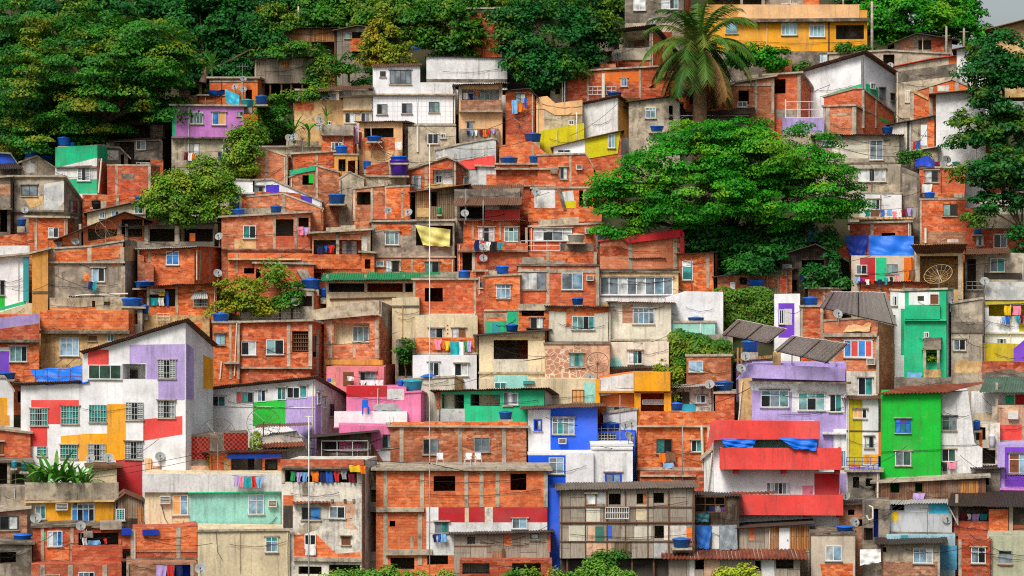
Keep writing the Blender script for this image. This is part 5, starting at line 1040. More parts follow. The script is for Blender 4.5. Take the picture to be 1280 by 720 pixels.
a2 = H('cream laundry balcony house with red brick rail', 519, 596, 442, 394, 'cr', roof=None, D=4.5, dy=-.1); a2.w(536, 410, 554, 423, 'gd'); a2.w(565, 410, 582, 423, 'pn'); a2.b(519, 422, 593, 441, .5, 'bk', 'balcony'); a2.ledge(517, 597, 443, .7); a2.f(cols=(595,), wd=4, mat='cr')
for vv in (406, 411, 416): a2.p(558.5, vv, 560.5, vv + 2, 'crim', name='painted_mark')
cloth(a2, [(543, 424, 552, 437, 'pink', 'shirt'), (552, 426, 556, 436, 'orange', 'shirt'), (556, 426, 562, 438, 'yellow', 'shirt'), (563, 427, 574, 446, 'teal', 'blanket'), (574, 427, 580, 444, 'white', 'towel'), (580, 426, 584, 439, 'green', 'shirt'), (584, 426, 589, 440, 'lilac', 'towel')], 'over the red brick balcony rail', .85)
a3 = H('white ground floor house with two windows and blue parasol', 516, 596, 476, 445, 'whc', roof=None, D=4, dy=-.1); a3.w(535, 453, 549, 470, 'gd'); a3.w(568, 454, 585, 470, 'dt')
dish(a1, 515, 383, 6, 'pale grey dish at the corner of black opening brick house', az=10, off=-.6)
n1 = H('brick house with two white windows behind the rooftop laundry', 579, 650, 300, [(579, 276), (650, 276)], 'bk', roof='corr', rmat='corrt', oh=.3, D=4.5); n1.w(598, 284, 618, 304, 'pdp/pdp'); n1.w(630, 284, 648, 302, 'tdt/ttt'); n1.f(cols=(591, 625), wd=3)
n1b = H('brick stair corner house with red water meter box', 572, 660, 340, 304, 'bk', roof=None, D=4, dy=0); n1b.rm(578, 316, 594, 338, 2, 'room'); n1b.f(cols=(592,), wd=4, v0=312, v1=340); n1b.p(607, 330, 660, 345, 'bk2', name='brick_panel'); n1b.b(596, 316, 610, 327, .2, 'crim', 'box'); n1b.ledge(572, 660, 315, .4, 'slabd')
cloth(n1b, [(593, 300, 599, 313, 'navy', 'trousers'), (600, 301, 607, 310, 'red', 'shirt'), (607, 302, 613, 313, 'white', 'shirt'), (613, 302, 621, 315, 'black', 'trousers'), (622, 303, 629, 312, 'teal', 'shirt')], 'across the rooftop of the brick stair corner', .6)
dish(n1b, 604, 309, 5, 'grey dish among rooftop laundry', az=0, off=-1.2); dish(n1b, 604, 323, 5, 'grey dish below rooftop laundry beside red box', az=10, off=-1.2); dish(m3, 581, 267, 5, 'grey dish at the foot of huge brown awning', az=0, off=-1); dish(m3, 485, 264, 5, 'round grey dish above dark topped stone house, beside brick boxes', az=20, off=.3); dish(m3, 511, 266, 5, 'round grey dish above dark topped stone house, nearer the plank house', az=-20, off=.3)
n2 = H('brick house with single white window and green shutter store below', 605, 650, 392, [(605, 346), (650, 344)], 'bk', roof='slab', oh=.1, D=5); n2.w(620.5, 355.5, 638, 373, 'BBB/BBB'); n2.ledge(605, 650, 389, .15); n2.pipe([(599, 346), (599, 368)], .05, 'pvc')
n2b = H('emerald shop front with roller door under single window brick house', 605, 652, 418, 392, 'cns', roof=None, D=4, dy=-.1); n2b.p(608, 401, 633, 418, 'em', t_=.05); n2b.p(634, 390, 652, 418, 'em', t_=.06); n2b.p(615, 403, 625, 418, 'teal', t_=.08); n2b.p(608, 396, 632, 401, 'bk', name='brick_patch')
n3 = H('brick house with white framed strip window and tub under thin roof frame', 662, 752, 318, [(662, 284), (752, 280)], 'bk', roof='slab', oh=.15, D=4.5); n3.w(667, 285, 715, 301, 'pppp/pdgp'); n3.ac(731, 285, 740, 292); n3.w(747, 289, 768, 308, 'tG'); n3.f(cols=(658, 746), wd=3)
n4 = H('low brick terrace with slatted fence panel above the two window brick house', 650, 745, 334, 314, 'bk', roof=None, D=3.5); n4.f(cols=(652, 685, 744), wd=4); n4.ledge(648, 748, 333, .35, 'slabd'); n4.b(700, 304, 742, 314, -.6, 'cnd', 'slatted_panel', 1.) ; n4.rail(651, 301, 700, 313, -.3, 'metw', 3)
tank(n3, 720, 303, 22, 11, 'beige rounded cistern on brick terrace', 'dishw', -1.5)
n5 = H('two window brick house with air conditioner and wide sliding window', 648, 748, 382, 333, 'bk', roof='slab', rmat='slabd', oh=.12, D=5); n5.p(649, 336, 748, 341, 'cns', name='beam', t_=.05); n5.w(649, 340, 682, 362, 'ppg'); n5.w(702, 341, 728.5, 362, 'gB'); n5.ac(733, 344, 742, 351); n5.f(cols=(650, 685, 747), wd=4)
n5b = H('dark stairwell house under the two window brick house', 648, 690, 418, 382, 'bk', roof=None, D=4, dy=-.1); n5b.p(648, 380, 688, 388, 'cn2', t_=.2, name='beam'); n5b.o_(652, 388, 680, 395); n5b.w(663, 397, 679, 413, 'dp'); n5b.w(674, 397, 679, 413, 't')
rr_ = H('brick house with slanted crimson roof beam and grey pillars', 750, 850, 340, [(750, 302), (778, 298), (853, 288)], 'bk', roof='slab', rmat='crim', oh=.15, D=5); rr_.f(cols=(788, 844), wd=5); rr_.p(750, 308, 786, 320, 'bk2', name='brick_band'); rr_.pp([(776, 297), (853, 287), (853, 296), (786, 304)], 'crim', t_=.4, name='roof_beam'); rr_.p(850, 290, 855, 322, 'crim', t_=.4, name='roof_beam'); rr_.ledge(748, 852, 338, .3, 'slabd')
rr2 = H('small brick house with teal curtain window by the dark undergrowth', 849, 894, 360, [(849, 318), (892, 316)], 'bk', r=8, roof='corr', rmat='corrd', oh=.25, D=4.5); rr2.w(853, 326, 866, 350, 'p/T'); rr2.f(cols=(885,), wd=4); rr2.p(895, 318, 903, 360, 'bk2', 'r', 'brick_panel')
gv = H('white glazed veranda with eight tall panes', 749, 848, 376, 340, 'tan', roof='slab', rmat='slabd', oh=.15, D=4, dy=.2); gv.w(750, 346, 841, 369, 'ggpgpgBg', fw=.08); gv.p(749, 369, 842, 378, 'wh'); 
ww = H('plain white wall house behind the big wire dish', 832, 904, 408, [(832, 372), (858, 364), (904, 365)], 'whc', roof=None, D=4); tank(ww, 870, 405, 21, 9, 'low blue tub in front of plain white wall', 'tankn', -.8)
ww2 = H('turquoise painted ledge house covered by creepers', 838, 894, 424, 404, 'mint', roof='slab', oh=.1, D=3); ww2.f(cols=(876,), wd=1.5, mat='metw')
bh = H('low brick house with tin roof and tank right of small teal curtain house', 897, 990, 366, [(897, 346), (990, 336)], 'bk', roof='corr', rmat='corrd', oh=.3, D=4); bh.w(913, 353, 919, 361, 'p'); bh.rm(925, 347, 934, 356, 1, 'room'); tank(bh, 945, 358, 20, 9, 'bright blue tank behind the ivy hedge', 'tankb', -.5); bh.p(897, 354, 925, 366, 'bk2', name='brick_band')
meshdish(gv, 841, 380, 18, 'big wire mesh dish in front of the plain white wall', az=25, off=-2.2, mat='met')
wp1 = H('white twin house with exposed brick top and three pane window', 686, 763, 432, 384, 'crw', roof='corr', rmat='corrd', oh=.25, D=4.5); wp1.pp([(686, 384), (763, 384), (763, 390), (743, 392), (742, 408), (708, 408), (708, 390), (686, 389)], 'bk', name='brick_patch'); wp1.w(715, 395, 743, 412, 'ttdT')
wp2 = H('white twin house with brick patch and six pane window', 763, 835, 424, [(763, 378), (839, 379)], 'crw', roof='corr', rmat='corrb', oh=.25, D=5, dy=-.3); wp2.p(778, 381, 791, 404, 'bk3', name='brick_patch'); wp2.w(791, 385, 818, 405, 'gBBg/gBBg'); wp2.ledge(763, 836, 426, .35, 'slab')
wp3 = H('crazy paved stone front house with green flower window', 681, 762, 476, 431, 'stone', roof='slab', rmat='slabd', oh=.1, D=4, dy=-.1); wp3.p(682, 436, 738, 475, 'crazy', name='stone_cladding'); wp3.w(712, 441.5, 730, 458.5, 'tTt'); wp3.ledge(680, 762, 476, .3, 'slab')
wp4 = H('cream lower house with teal window under the brick patch twin', 762, 836, 460, 428, 'crw', roof=None, D=4, dy=-.2); wp4.w(785.5, 438, 803, 455, 'pTd'); wp4.pp([(762, 448), (774, 446), (778, 458), (762, 460)], 'mint'); wp4.sheet([(750, 462, .9), (826, 459, .9), (824, 456, -.2), (752, 458, -.2)], 'corrd', 'canopy')
cl = H('cream and white house with large black opening', 599, 681, 474, [(599, 420), (681, 414)], 'cr', roof='corr', rmat='corrd', oh=.3, D=5); cl.o_(617, 424, 660, 449); cl.p(617, 449, 660, 468, 'crw'); cl.p(617, 421, 681, 425, 'tan', name='brick_band', t_=.05); cl.ledge(598, 682, 467, .2, 'slab')
cl2 = H('cream house with shuttered balcony door and turquoise side', 599, 746, 506, 473, 'cr', roof=None, D=4, dy=.1); cl2.p(618, 469, 660, 500, 'mint', name='painted_panel'); cl2.w(618, 478, 633, 486, 'TT', fr='frw'); cl2.w(715, 487, 730, 503, 'ooo', fr='frbr'); cl2.p(730, 478, 744, 503, 'mint'); cl2.p(654, 476, 668, 480, 'teal', t_=.2, name='awning')
meshdish(wp3, 747, 455, 14, 'rusty mesh dish on the crazy paved house wall', az=0, off=-1); dish(wp3, 737, 473, 6.5, 'grey dish near the crazy paved house', az=5, off=-1.2)
yb = H('orange house with golden balcony box and grey pillars', 748, 840, 522, [(748, 472), (792, 466), (840, 466)], 'org', roof=None, D=4.5, dy=.4)
yb.rm(795, 492, 832, 514, 2.5, 'org'); yb.w(758, 508, 786, 520, 'gdg', fr='met'); yb.b(792, 465, 838, 489, 1.3, 'yel', 'balcony'); yb.pp([(750, 473), (792, 466), (792, 488), (750, 495)], 'wh', t_=.5, name='balcony_front'); yb.b(793, 490, 801, 530, .9, 'yel', 'pillar', -.5); yb.b(830, 490, 839, 514, .9, 'yel', 'pillar', -.5); yb.b(744, 474, 750, 512, .6, 'yel', 'pillar', -.2); yb.rail(803, 500, 830, 505, .6, 'metw', 1); yb.ledge(748, 840, 491, .9, 'och')
yb2 = H('white slatted lean-to under the golden balcony', 754, 796, 532, [(754, 518), (796, 512)], 'wh', roof='slab', oh=.1, D=3)
iv = H('brick house with white window peeking through creepers', 858, 914, 484, 446, 'bk', roof='slab', oh=.1, D=4); iv.w(861, 451, 879, 465, 'BB')
iv2 = H('mossy ledge wall behind the creepers', 836, 916, 446, 418, 'cn', roof=None, D=3, dy=.2, name='stone_wall', cat='wall')
iv3 = H('grey shed with corrugated roof and small white window below creepers', 842, 892, 518, [(842, 484), (892, 482)], 'whd', roof='corr', rmat='corrl', oh=.5, D=4); iv3.w(870, 494, 882, 504, 'tt'); iv3.p(852, 490, 862, 506, 'drk'); iv3.rm(845, 490, 852, 505, 1, 'room'); iv3.p(842, 505, 870, 514, 'tarpt', name='plastic_sheet')
iv4 = H('narrow brick tower carrying a blue tank beside lavender house', 894, 918, 530, 492, 'bk', roof='slab', oh=.15, D=4); tank(iv4, 905, 488, 24, 12, 'blue water tank on narrow brick tower', 'tankn', .8); dish(iv4, 887, 481, 6, 'pale dish beside narrow brick tower', az=-10, off=0); 
hex_ = H('tan angular house with netted roof terrace and lattice corner', 297, 388, 476, [(297, 404), (388, 402)], 'bk', r=20, roof='slab', rmat='slab', oh=.35, D=4.5, pitch=-.4); hex_.w(302, 427, 320.5, 444, 'pd') ; hex_.w(333, 424.5, 355, 443, 'dt'); hex_.rm(365, 414, 386.5, 440, 1.8, 'room'); hex_.f(cols=(361, 388), v0=405, v1=458, wd=4.5); hex_.ledge(295, 390, 461, .3); hex_.f(cols=(397, 405), face='r', v0=412, v1=470, wd=2.5); hex_.holes['r'].append(hex_.rc(391, 420, 397, 446, 0, 'r')); hex_.p(310, 466, 350, 476, 'bk2', name='brick_patch')
mb = MB()
for i in range(7):
    q0 = hex_.pl(366 + i * 3, 416); q1 = hex_.pl(366 + i * 3, 439); hex_.fbox(mb, 'f', q0[0] - .04, q0[0] + .04, q1[1], q0[1], -.35, -.27)
for j in range(5): z0 = hex_.pl(370, 418 + j * 5)[1]; hex_.fbox(mb, 'f', hex_.pl(365, 420)[0], hex_.pl(386, 420)[0], z0 - .03, z0 + .03, -.26, -.2)
mb.build('lattice', 'rust', hex_.e)
hexr = H('low netted parapet of concrete and wire on the angular house', 300, 386, 402, 383, 'cn', roof=None, D=1.5, dy=.6, sink=1); hexr.rail(300, 384, 386, 397, .05, 'metw', 5); hexr.p(301, 385, 386, 404, 'whd', name='net_panel')
hexl = H('brick annex with white window joined to the angular house', 267, 299, 474, 404, 'bk', roof='slab', oh=.12, D=4.5, dy=.3); hexl.w(268.5, 417, 281.5, 431, 'Bt'); hexl.f(cols=(288, 298), wd=3); hexl.pipe([(296, 404), (293, 470)], .05, 'pvc'); hexl.pipe([(277, 452), (275, 474)], .06, 'pvc'); hexl.ledge(280, 299, 455, .4)
tank(hexl, 276, 402, 22, 11, 'bright blue tank beside the netted terrace', 'tankb', 1.5)
tw2 = H('small concrete tower with blue barrels above the netted terrace', 375, 392, 396, 364, 'cn', r=20, roof='slab', oh=.1, D=4, pitch=-1.3); tw2.rm(377, 370, 390, 383, 1, 'room'); tw2.p(393, 366, 410, 390, 'bk', 'r', 'brick_panel')
tank(tw2, 389, 362, 25, 14, 'larger bright blue water barrel on the small concrete tower', 'tankb', 1.2); tank(tw2, 407, 372, 15, 12, 'smaller blue water barrel on the small concrete tower', 'tankb', 1.6); dish(tw2, 369, 378, 5.5, 'pale dish beside bushes near the blue barrels', az=15, off=-.5); dish(tw2, 393, 397, 5, 'round dark dish below the blue barrels', az=-20, off=-1.8)
cp = H('brick house with deep concrete parapet and cream recess window', 405, 474, 452, [(405, 394), (474, 394)], 'bk', r=22, roof=None, D=5, pitch=-1.0)
cp.pp([(389, 388), (470, 375), (476, 376), (476, 393), (389, 401)], 'cn2', t_=.45, name='concrete_parapet'); cp.pp([(477, 377), (494, 384), (494, 440), (477, 396)], 'cn', 'r', 'concrete_parapet'); cp.rm(417, 404, 462, 430, .9, 'cr'); cp.w(441, 408, 461, 427, 'gtg', d=-.85); cp.f(cols=(413, 471), v0=400, v1=448, wd=4.5); cp.f(cols=(443,), v0=431, v1=447, wd=4); cp.ledge(406, 478, 456, .45, 'och', th=.35)
rs = H('rose pink ground floor with brown door and white washing', 408, 480, 488, 458, 'rose', r=14, roof=None, D=4.5, dy=-.2); rs.door(429, 465, 442, 482, 'frbr'); rs.w(450, 465, 470, 478, 'dgg'); rs.p(408, 473, 420, 484, 'tan'); rs.p(409, 473, 414, 477.5, 'blue'); rs.p(482, 455, 494, 488, 'bk2', 'r', 'brick_panel')
cloth(rs, [(434, 470, 442, 476, 'white', 'towel'), (450, 475, 457, 484, 'white', 'shirt'), (458, 475, 468, 483, 'white', 'sheet'), (469, 475, 479, 482, 'white', 'pillowcase')], 'in front of the rose pink ground floor', .5, True, 'white washing in front of the rose pink house')
dk = H('dark hollow house with leafy shrub between cream wall and cone fronted house', 495, 518, 472, 424, 'cnd', roof=None, D=3.5, dy=.3); dk.rm(498, 436, 515, 470, 2, 'room')
tr1 = H('brown earth brick house behind the flowering bush', 318, 392, 372, 330, 'bk', roof='slab', oh=.2, D=4); tr1.o_(320, 336, 326, 348); tr1.pp([(370, 336), (384, 338), (392, 352), (384, 360)], 'cns', t_=.3, name='stair_wall')
tnt = H('tan terrace wall in front of the wide rag curtained house', 180, 262, 412, 394, 'tan', roof=None, D=3, dy=-.2); tnt.p(228, 402, 252, 411, 'bk', name='brick_patch'); tnt.rail(196, 392, 212, 400, .2, 'pvc', 2)
# ------------------------------------------------------------------ lower band
wgl = H('white, green and lavender house with ribbon windows and dark sloping roof', 236, 394, 552, [(236, 490), (394, 474)], 'whc', r=40, roof='corr', rmat='corrb', oh=.35, pitch=-1.6, D=5.5)
wgl.pp([(316, 503), (357, 499), (357, 531), (316, 533)], 'grn'); wgl.pp([(357, 498), (394, 495), (394, 570), (390, 570), (390, 552), (357, 531)], 'lav'); wgl.pp([(395, 495), (401, 498), (401, 570), (395, 570)], 'lav', 'r')
for a, b_, c, d_, k in ((247, 495, 282, 508, 'yTdT'), (296, 490, 317, 503, 'rTd'), (322, 487.5, 332.5, 502, 'dt'), (347, 484, 358, 500, 'Tt'), (359, 484, 375, 498, 'dd'), (375, 482, 384, 497, 'T')): wgl.w(a, b_, c, d_, k, sill=False)
wgl.ledge(236, 394, 509, .06, 'wh', th=.06); wgl.w(396, 490, 400, 505, 'gg', 'r'); wgl.w(403, 497, 407, 510, 'gg', 'r'); wgl.w(412, 505, 417, 520, 'dd', 'r'); wgl.pp([(402, 482), (433, 492), (433, 540), (402, 540)], 'whd', 'r')
gg = H('grimy grey wall house with red perforated screen blocks', 186, 310, 592, [(186, 546), (310, 540)], 'cnd', roof=None, D=3, dy=-.3); gg.p(187, 547, 228, 586, 'cn', name='stained_panel'); gg.p(229, 546, 262, 574, 'screen', name='screen_blocks'); gg.p(280, 541, 310, 564, 'screen', name='screen_blocks'); gg.p(262, 575, 285, 590, 'bk', name='brick_patch'); gg.p(190, 582, 262, 592, 'stone', name='ledge_wall', t_=.4); gg.b(181, 573, 189, 592, .3, 'pch', 'pier')
meshdish(gg, 272, 548, 24, 'largest wire mesh dish in front of the grimy screen wall', az=-5, off=-1.2, mat='rust'); dish(gg, 200, 571, 6, 'dark grey dish on grimy wall beside the mural building', az=10, off=-.4)
meshdish(wgl, 329, 532, 21, 'green tinted mesh dish in front of the lime green wall', az=10, off=-1.2, mat='rust')
rt = H('small hut with red tiled roof and white side wall', 318, 384, 578, [(318, 548), (372, 540), (384, 560)], 'whd', roof=None, D=3.5); rt.sheet([(322, 560, .9), (384, 557, .9), (368, 540, -2), (338, 541, -2)], 'tile', 'roof', pitch=.26, amp=.05); rt.sheet([(318, 534, .6), (390, 531, .6), (388, 528, -1.5), (322, 530, -1.5)], 'corrt', 'awning')
bs_ = H('dark store with blue awning board on long white terrace', 262, 352, 596, [(262, 566), (352, 563)], 'bk', roof='corr', rmat='corrd', oh=.4, D=4, dy=-.4); bs_.rm(289, 572, 328, 591, 2, 'room'); bs_.b(284, 568, 352, 573, .3, 'blue', 'awning_board'); bs_.rm(331, 574, 347, 590, 2, 'room'); bs_.p(280, 574, 288, 592, 'tan'); bs_.w(334, 577, 346, 588, 'dd', d=-1, fr='frd')
mint = H('long two tone house, cream beside mint green, under white parapet', 181, 354, 664, 594, 'cr', roof=None, D=5.5)
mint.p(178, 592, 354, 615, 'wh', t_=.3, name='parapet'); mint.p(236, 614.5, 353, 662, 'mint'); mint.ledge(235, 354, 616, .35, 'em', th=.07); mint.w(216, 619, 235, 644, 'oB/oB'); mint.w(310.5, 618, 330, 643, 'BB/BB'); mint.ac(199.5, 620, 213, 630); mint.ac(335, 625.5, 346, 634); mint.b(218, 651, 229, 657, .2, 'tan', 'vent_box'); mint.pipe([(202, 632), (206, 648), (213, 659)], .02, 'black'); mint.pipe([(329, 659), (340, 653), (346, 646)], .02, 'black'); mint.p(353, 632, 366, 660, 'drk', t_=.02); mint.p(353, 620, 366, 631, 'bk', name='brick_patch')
cloth(mint, [(293, 595, 299, 608, 'lilac', 'towel'), (299, 596, 305, 609, 'pink', 'shirt'), (305, 596, 315, 610, 'teal', 'bedding'), (315, 595, 320, 609, 'red', 'towel'), (320, 596, 328, 610, 'sky', 'shirt')], 'over the long white parapet', .7)
mint2 = H('plain cream ground storey under the mint green wall', 247, 362, 718, 663, 'cr', roof=None, D=5, dy=-.15); mint2.ledge(246, 366, 664, .15, 'slab'); mint2.w(332, 671, 347, 690, 'TT/gB'); mint2.pipe([(270, 664), (272, 690), (278, 700)], .015, 'black'); mint2.pipe([(300, 664), (300, 716)], .02, 'tan')
stn = H('crumbling stained house with washing in its top opening', 352, 452, 716, 576, 'whd', r=20, roof=None, D=5.5)
stn.p(352, 574, 456, 585, 'bk2', name='brick_slab', t_=.35); stn.rm(356, 588, 446, 603, 2, 'room'); stn.f(cols=(354, 450), v0=586, v1=604, wd=4); stn.ledge(352, 458, 586, .4, 'slabd')
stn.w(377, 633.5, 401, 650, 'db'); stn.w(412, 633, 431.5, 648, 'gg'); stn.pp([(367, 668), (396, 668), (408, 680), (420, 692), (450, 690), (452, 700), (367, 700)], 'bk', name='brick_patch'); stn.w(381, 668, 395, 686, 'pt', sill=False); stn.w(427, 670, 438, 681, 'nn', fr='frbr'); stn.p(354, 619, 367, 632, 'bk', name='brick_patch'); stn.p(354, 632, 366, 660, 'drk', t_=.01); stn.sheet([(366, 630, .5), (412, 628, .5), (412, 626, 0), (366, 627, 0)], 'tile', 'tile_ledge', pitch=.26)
stn.pp([(400, 628), (442, 626), (446, 640), (438, 650), (448, 662), (430, 660), (434, 652), (400, 632)], 'stone', name='peeled_plaster'); stn.pp([(386, 650), (404, 652), (396, 662), (378, 668), (370, 664)], 'cn2', name='peeled_plaster'); stn.p(378, 604, 386, 620, 'cnd', name='gap'); stn.ledge(366, 452, 702, .25, 'slab', th=.3); stn.rm(373, 708, 402, 718, 2, 'room'); stn.rm(411, 706, 450, 718, 2, 'room'); stn.p(453, 586, 456, 710, 'bk3', 'r', 'brick_edge')
for uu in (415, 431, 442): stn.b(uu - 1.5, 624, uu + 1.5, 628, .12, 'slabd', 'vent_pipe')
cloth(stn, [(363, 589, 369, 601, 'green', 'cloth'), (370, 590, 377, 603, 'lilac', 'shirt'), (377, 590, 385, 602, 'sky', 'shirt'), (389, 589, 399, 602, 'orange', 'shirt'), (400, 590, 408, 603, 'navy', 'trousers'), (408, 589, 416, 603, 'blue', 'jeans'), (417, 588, 425, 602, 'red', 'shirt'), (426, 588, 434, 599, 'grey', 'shirt'), (436, 592, 444, 603, 'maroon', 'cloth')], 'in the top opening of crumbling stained house', .15)
cloth(stn, [(382, 680, 394, 694, 'white', 'sheet')], 'below lowest window of crumbling stained house', .25); cloth(stn, [(437, 581, 450, 590, 'yellow', 'blanket'), (450, 582, 457, 592, 'orange', 'blanket')], 'over the brick slab corner of crumbling stained house', .7)
sd = H('dark shelter of grey boards behind the tall pipe mast', 396, 464, 580, [(396, 546), (464, 540)], 'woodd', roof='corr', rmat='corrd', oh=.4, D=2, dy=-1.3); sd.rm(406, 552, 452, 566, 1.5, 'room'); sd.rail(402, 551, 460, 574, .3, 'metw', 3)
pk = H('bright pink house with white base and half open window', 424, 492, 586, 532, 'pink', roof=None, D=4.5); pk.w(478, 543, 491, 560, 'dg'); pk.p(464, 562, 492, 586, 'wh'); pk.pp([(460, 556), (466, 556), (482, 582), (460, 584)], 'tile', t_=.3, name='tile_slope')
pk2 = H('pink terrace house with white parapet and crimson panel', 433, 508, 534, 483, 'pink', roof=None, D=4.5, dy=0); pk2.p(433, 482, 484, 496, 'crim'); pk2.p(484, 486, 505, 500, 'wh'); pk2.p(418, 514, 509, 533, 'whc', t_=.6, name='parapet'); pk2.ledge(417, 510, 535, .7, 'pink', th=.1)
pkt = H('pink corner tower carrying a wide turquoise tub', 507, 526, 534, 491, 'pink', r=8, roof='slab', rmat='pink', oh=.1, D=4, pitch=-.4); tank(pkt, 516, 490, 25, 16, 'wide turquoise tub on the pink corner tower', 'tankt', 1.2)
tank(pkt, 501, 484, 8, 9, 'small blue drum beside the wide turquoise tub', 'tankb', 1.5)
wst = H('low white plaster house with ochre side below the blue parasol', 503, 568, 500, [(503, 476), (568, 472)], 'crw', roof='slab', oh=.1, D=4, r=18, pitch=-.8, dy=-.2); wst.p(569, 472, 586, 496, 'tan', 'r')
ehs = H('emerald house with open kitchen terrace and brown tin roof', 547, 680, 532, [(547, 490), (680, 487)], 'em', r=20, roof='corr', rmat='corrb', oh=.35, D=5, pitch=-1.)
ehs.rm(552, 493, 580, 511, 2.5, 'room'); ehs.rm(588, 493, 625, 507.5, 2.5, 'room'); ehs.p(546, 511, 581, 532, 'ltgr'); ehs.w(629.5, 490, 640.5, 507, 'gp'); ehs.w(640, 491, 648, 506, 'g'); ehs.p(681, 487, 700, 512, 'wh', 'r'); tank(ehs, 632, 524, 17, 10, 'dark blue tub on the emerald terrace ledge', 'tankn', -.7); ehs.p(546, 490, 551, 512, 'bk2', name='brick_pier')
bg1 = H('long brick storey with two pale framed windows, upper of two', 488, 658, 584, 534, 'bk', roof='slab', oh=.25, D=5.5); bg1.p(490, 527.5, 658, 534, 'bk', t_=.1, name='brick_edge'); bg1.f(cols=(502, 575, 630), wd=5); bg1.w(528.5, 548.5, 548, 568, 'gg'); bg1.w(592.5, 546.5, 612, 565, 'gg')
bg2 = H('long brick house with black openings above a red and white wall', 470, 684, 694, 588, 'bk', r=0, roof='slab', oh=.35, D=6)
bg2.o_(542, 595, 569, 614); bg2.o_(638, 592, 658, 613); bg2.f(cols=(482, 527.5, 583, 602, 622, 682), v0=588, v1=634, wd=5); bg2.ledge(470, 530, 640, .3, 'slab', th=.3); bg2.f(cols=(482, 525), v0=642, v1=706, wd=5.5); bg2.p(533, 634, 684, 653, 'crim'); bg2.p(533, 634, 548, 652, 'whc'); bg2.p(533, 653, 684, 694, 'wh'); bg2.w(543.5, 652, 560.5, 666, 'gT'); bg2.w(640, 648, 659, 661, 'gB'); bg2.p(606, 634, 616, 653, 'whd', name='peeled_paint'); bg2.p(581, 634, 586, 653, 'cr', name='peeled_paint'); bg2.o_(487, 651, 494, 658.5); bg2.p(513, 669, 517, 686, 'cn2', name='plaster_patch')
bg2.ledge(482, 540, 694, .25, 'slab', th=.4); bg2.rm(488, 697, 518, 712, 2, 'room'); bg2.rm(534, 694, 560, 706, 2, 'room')
cloth(bg2, [(541, 668, 546, 678, 'navy', 'shirt'), (547, 667, 552, 678, 'blue', 'shirt'), (552, 667, 558, 677, 'sky', 'trousers')], 'below window of red and white wall', .4)
shk = H('grey plank shack with ragged tin roof under the red wall', 568, 687, 704, [(568, 668), (687, 665)], 'woodl', roof='corr', rmat='corrd', oh=.25, D=4, dy=-.2); shk.o_(584, 671, 594, 680); shk.p(630, 668, 640, 682, 'bk', name='brick_patch'); shk.p(615, 689, 628, 699, 'wooda', name='patched_board'); shk.p(568, 682, 614, 684, 'rust', name='batten'); shk.w(663, 667, 673, 674, 'p', fr='frd'); shk.post(629, 686, 716, .1, .2, 'rust'); shk.p(684, 666, 688, 690, 'bk', name='brick_edge')
shk2 = H('brick and earth basement beneath the ragged tin shack', 575, 690, 720, 700, 'bk2', roof=None, D=3, dy=-.1); shk2.rm(578, 704, 612, 718, 1.5, 'room'); shk2.rm(640, 704, 676, 716, 1.5, 'room')
bl = H('royal blue and white house with tin roof and barred windows', 660, 747, 572, [(660, 511), (747, 508)], 'blue', roof='corr', rmat='corrb', oh=.4, D=5); bl.p(660, 512, 688, 566, 'whc'); bl.w(690, 522, 718, 543, 'gBgB/gTgB'); bl.w(667, 524, 677.5, 538.5, 'gg', fr='frb', fw=.1); bl.ac(698, 548, 708, 555); bl.p(659, 564, 748, 568, 'wh', t_=.1, name='band')
bl3 = H('blue annex parapet house with barred opening and tub', 733, 794, 562, 539, 'blue', roof=None, D=4, dy=-.2); bl3.w(741, 541, 770, 551, 'dd', fr='frd', bars=1); bl3.ac(739, 541, 746, 550); tank(bl3, 763, 538, 26, 10, 'flat dark blue tub on the royal blue annex', 'tankn', 1.2); dish(bl3, 781, 532, 5, 'smaller grey dish on the royal blue annex', az=10, off=.2); dish(bl3, 790, 530, 6, 'larger grey dish on the royal blue annex', az=-10, off=.2)
bl2 = H('lower blue and white storey with tall sash window', 660, 742, 614, 567, 'whc', roof=None, D=4.5, dy=-.1); bl2.p(660, 569, 707, 607, 'blue'); bl2.w(686, 572, 705, 592.5, 'gB/gB'); bl2.p(683, 607, 698, 660, 'blue'); 
bl4 = H('rounded white block with blue edged window', 739, 791, 610, 557, 'whc', roof='slab', rmat='whc', oh=.05, D=4.5, dy=-.2); bl4.w(756, 590.5, 777, 605, 'gB', fr='frb', fw=.12); bl4.ledge(739, 791, 562, .1, 'wh'); bl4.p(746, 566, 784, 608, 'wh', name='recess')
bl5 = H('narrow blue wall house beside the plank tenement', 682, 706, 690, 610, 'blue', roof=None, D=3, dy=.5)
bo = H('orange brick house with brick parapet and hanging coloured cloths', 797, 884, 590, 533, 'bk', roof=None, D=5); bo.p(800, 514, 894, 531, 'bk', t_=.1, name='brick_parapet'); bo.ledge(796, 890, 534, .3, 'slab'); bo.ledge(796, 890, 588, .35, 'slab', th=.2); bo.w(820.5, 548.5, 840, 566.5, 'Td'); bo.w(864, 550, 877, 565, 'dT'); bo.f(cols=(852,), v0=515, v1=531, wd=5); bo.pipe([(877, 532), (880, 615)], .1, 'pvc', .3)
cloth(bo, [(824, 566, 832, 578, 'orange', 'towel'), (832, 564, 845, 577, 'brown', 'blanket'), (829, 578, 842, 585, 'sky', 'towel')], 'below window of the orange parapet house', .35)
bo2 = H('shadowed brick underfloor house with stair rail', 800, 880, 612, 590, 'bk2', roof=None, D=4, dy=.2); bo2.ledge(800, 870, 596, .2); bo2.p(806, 598, 852, 612, 'bk', name='brick_panel')
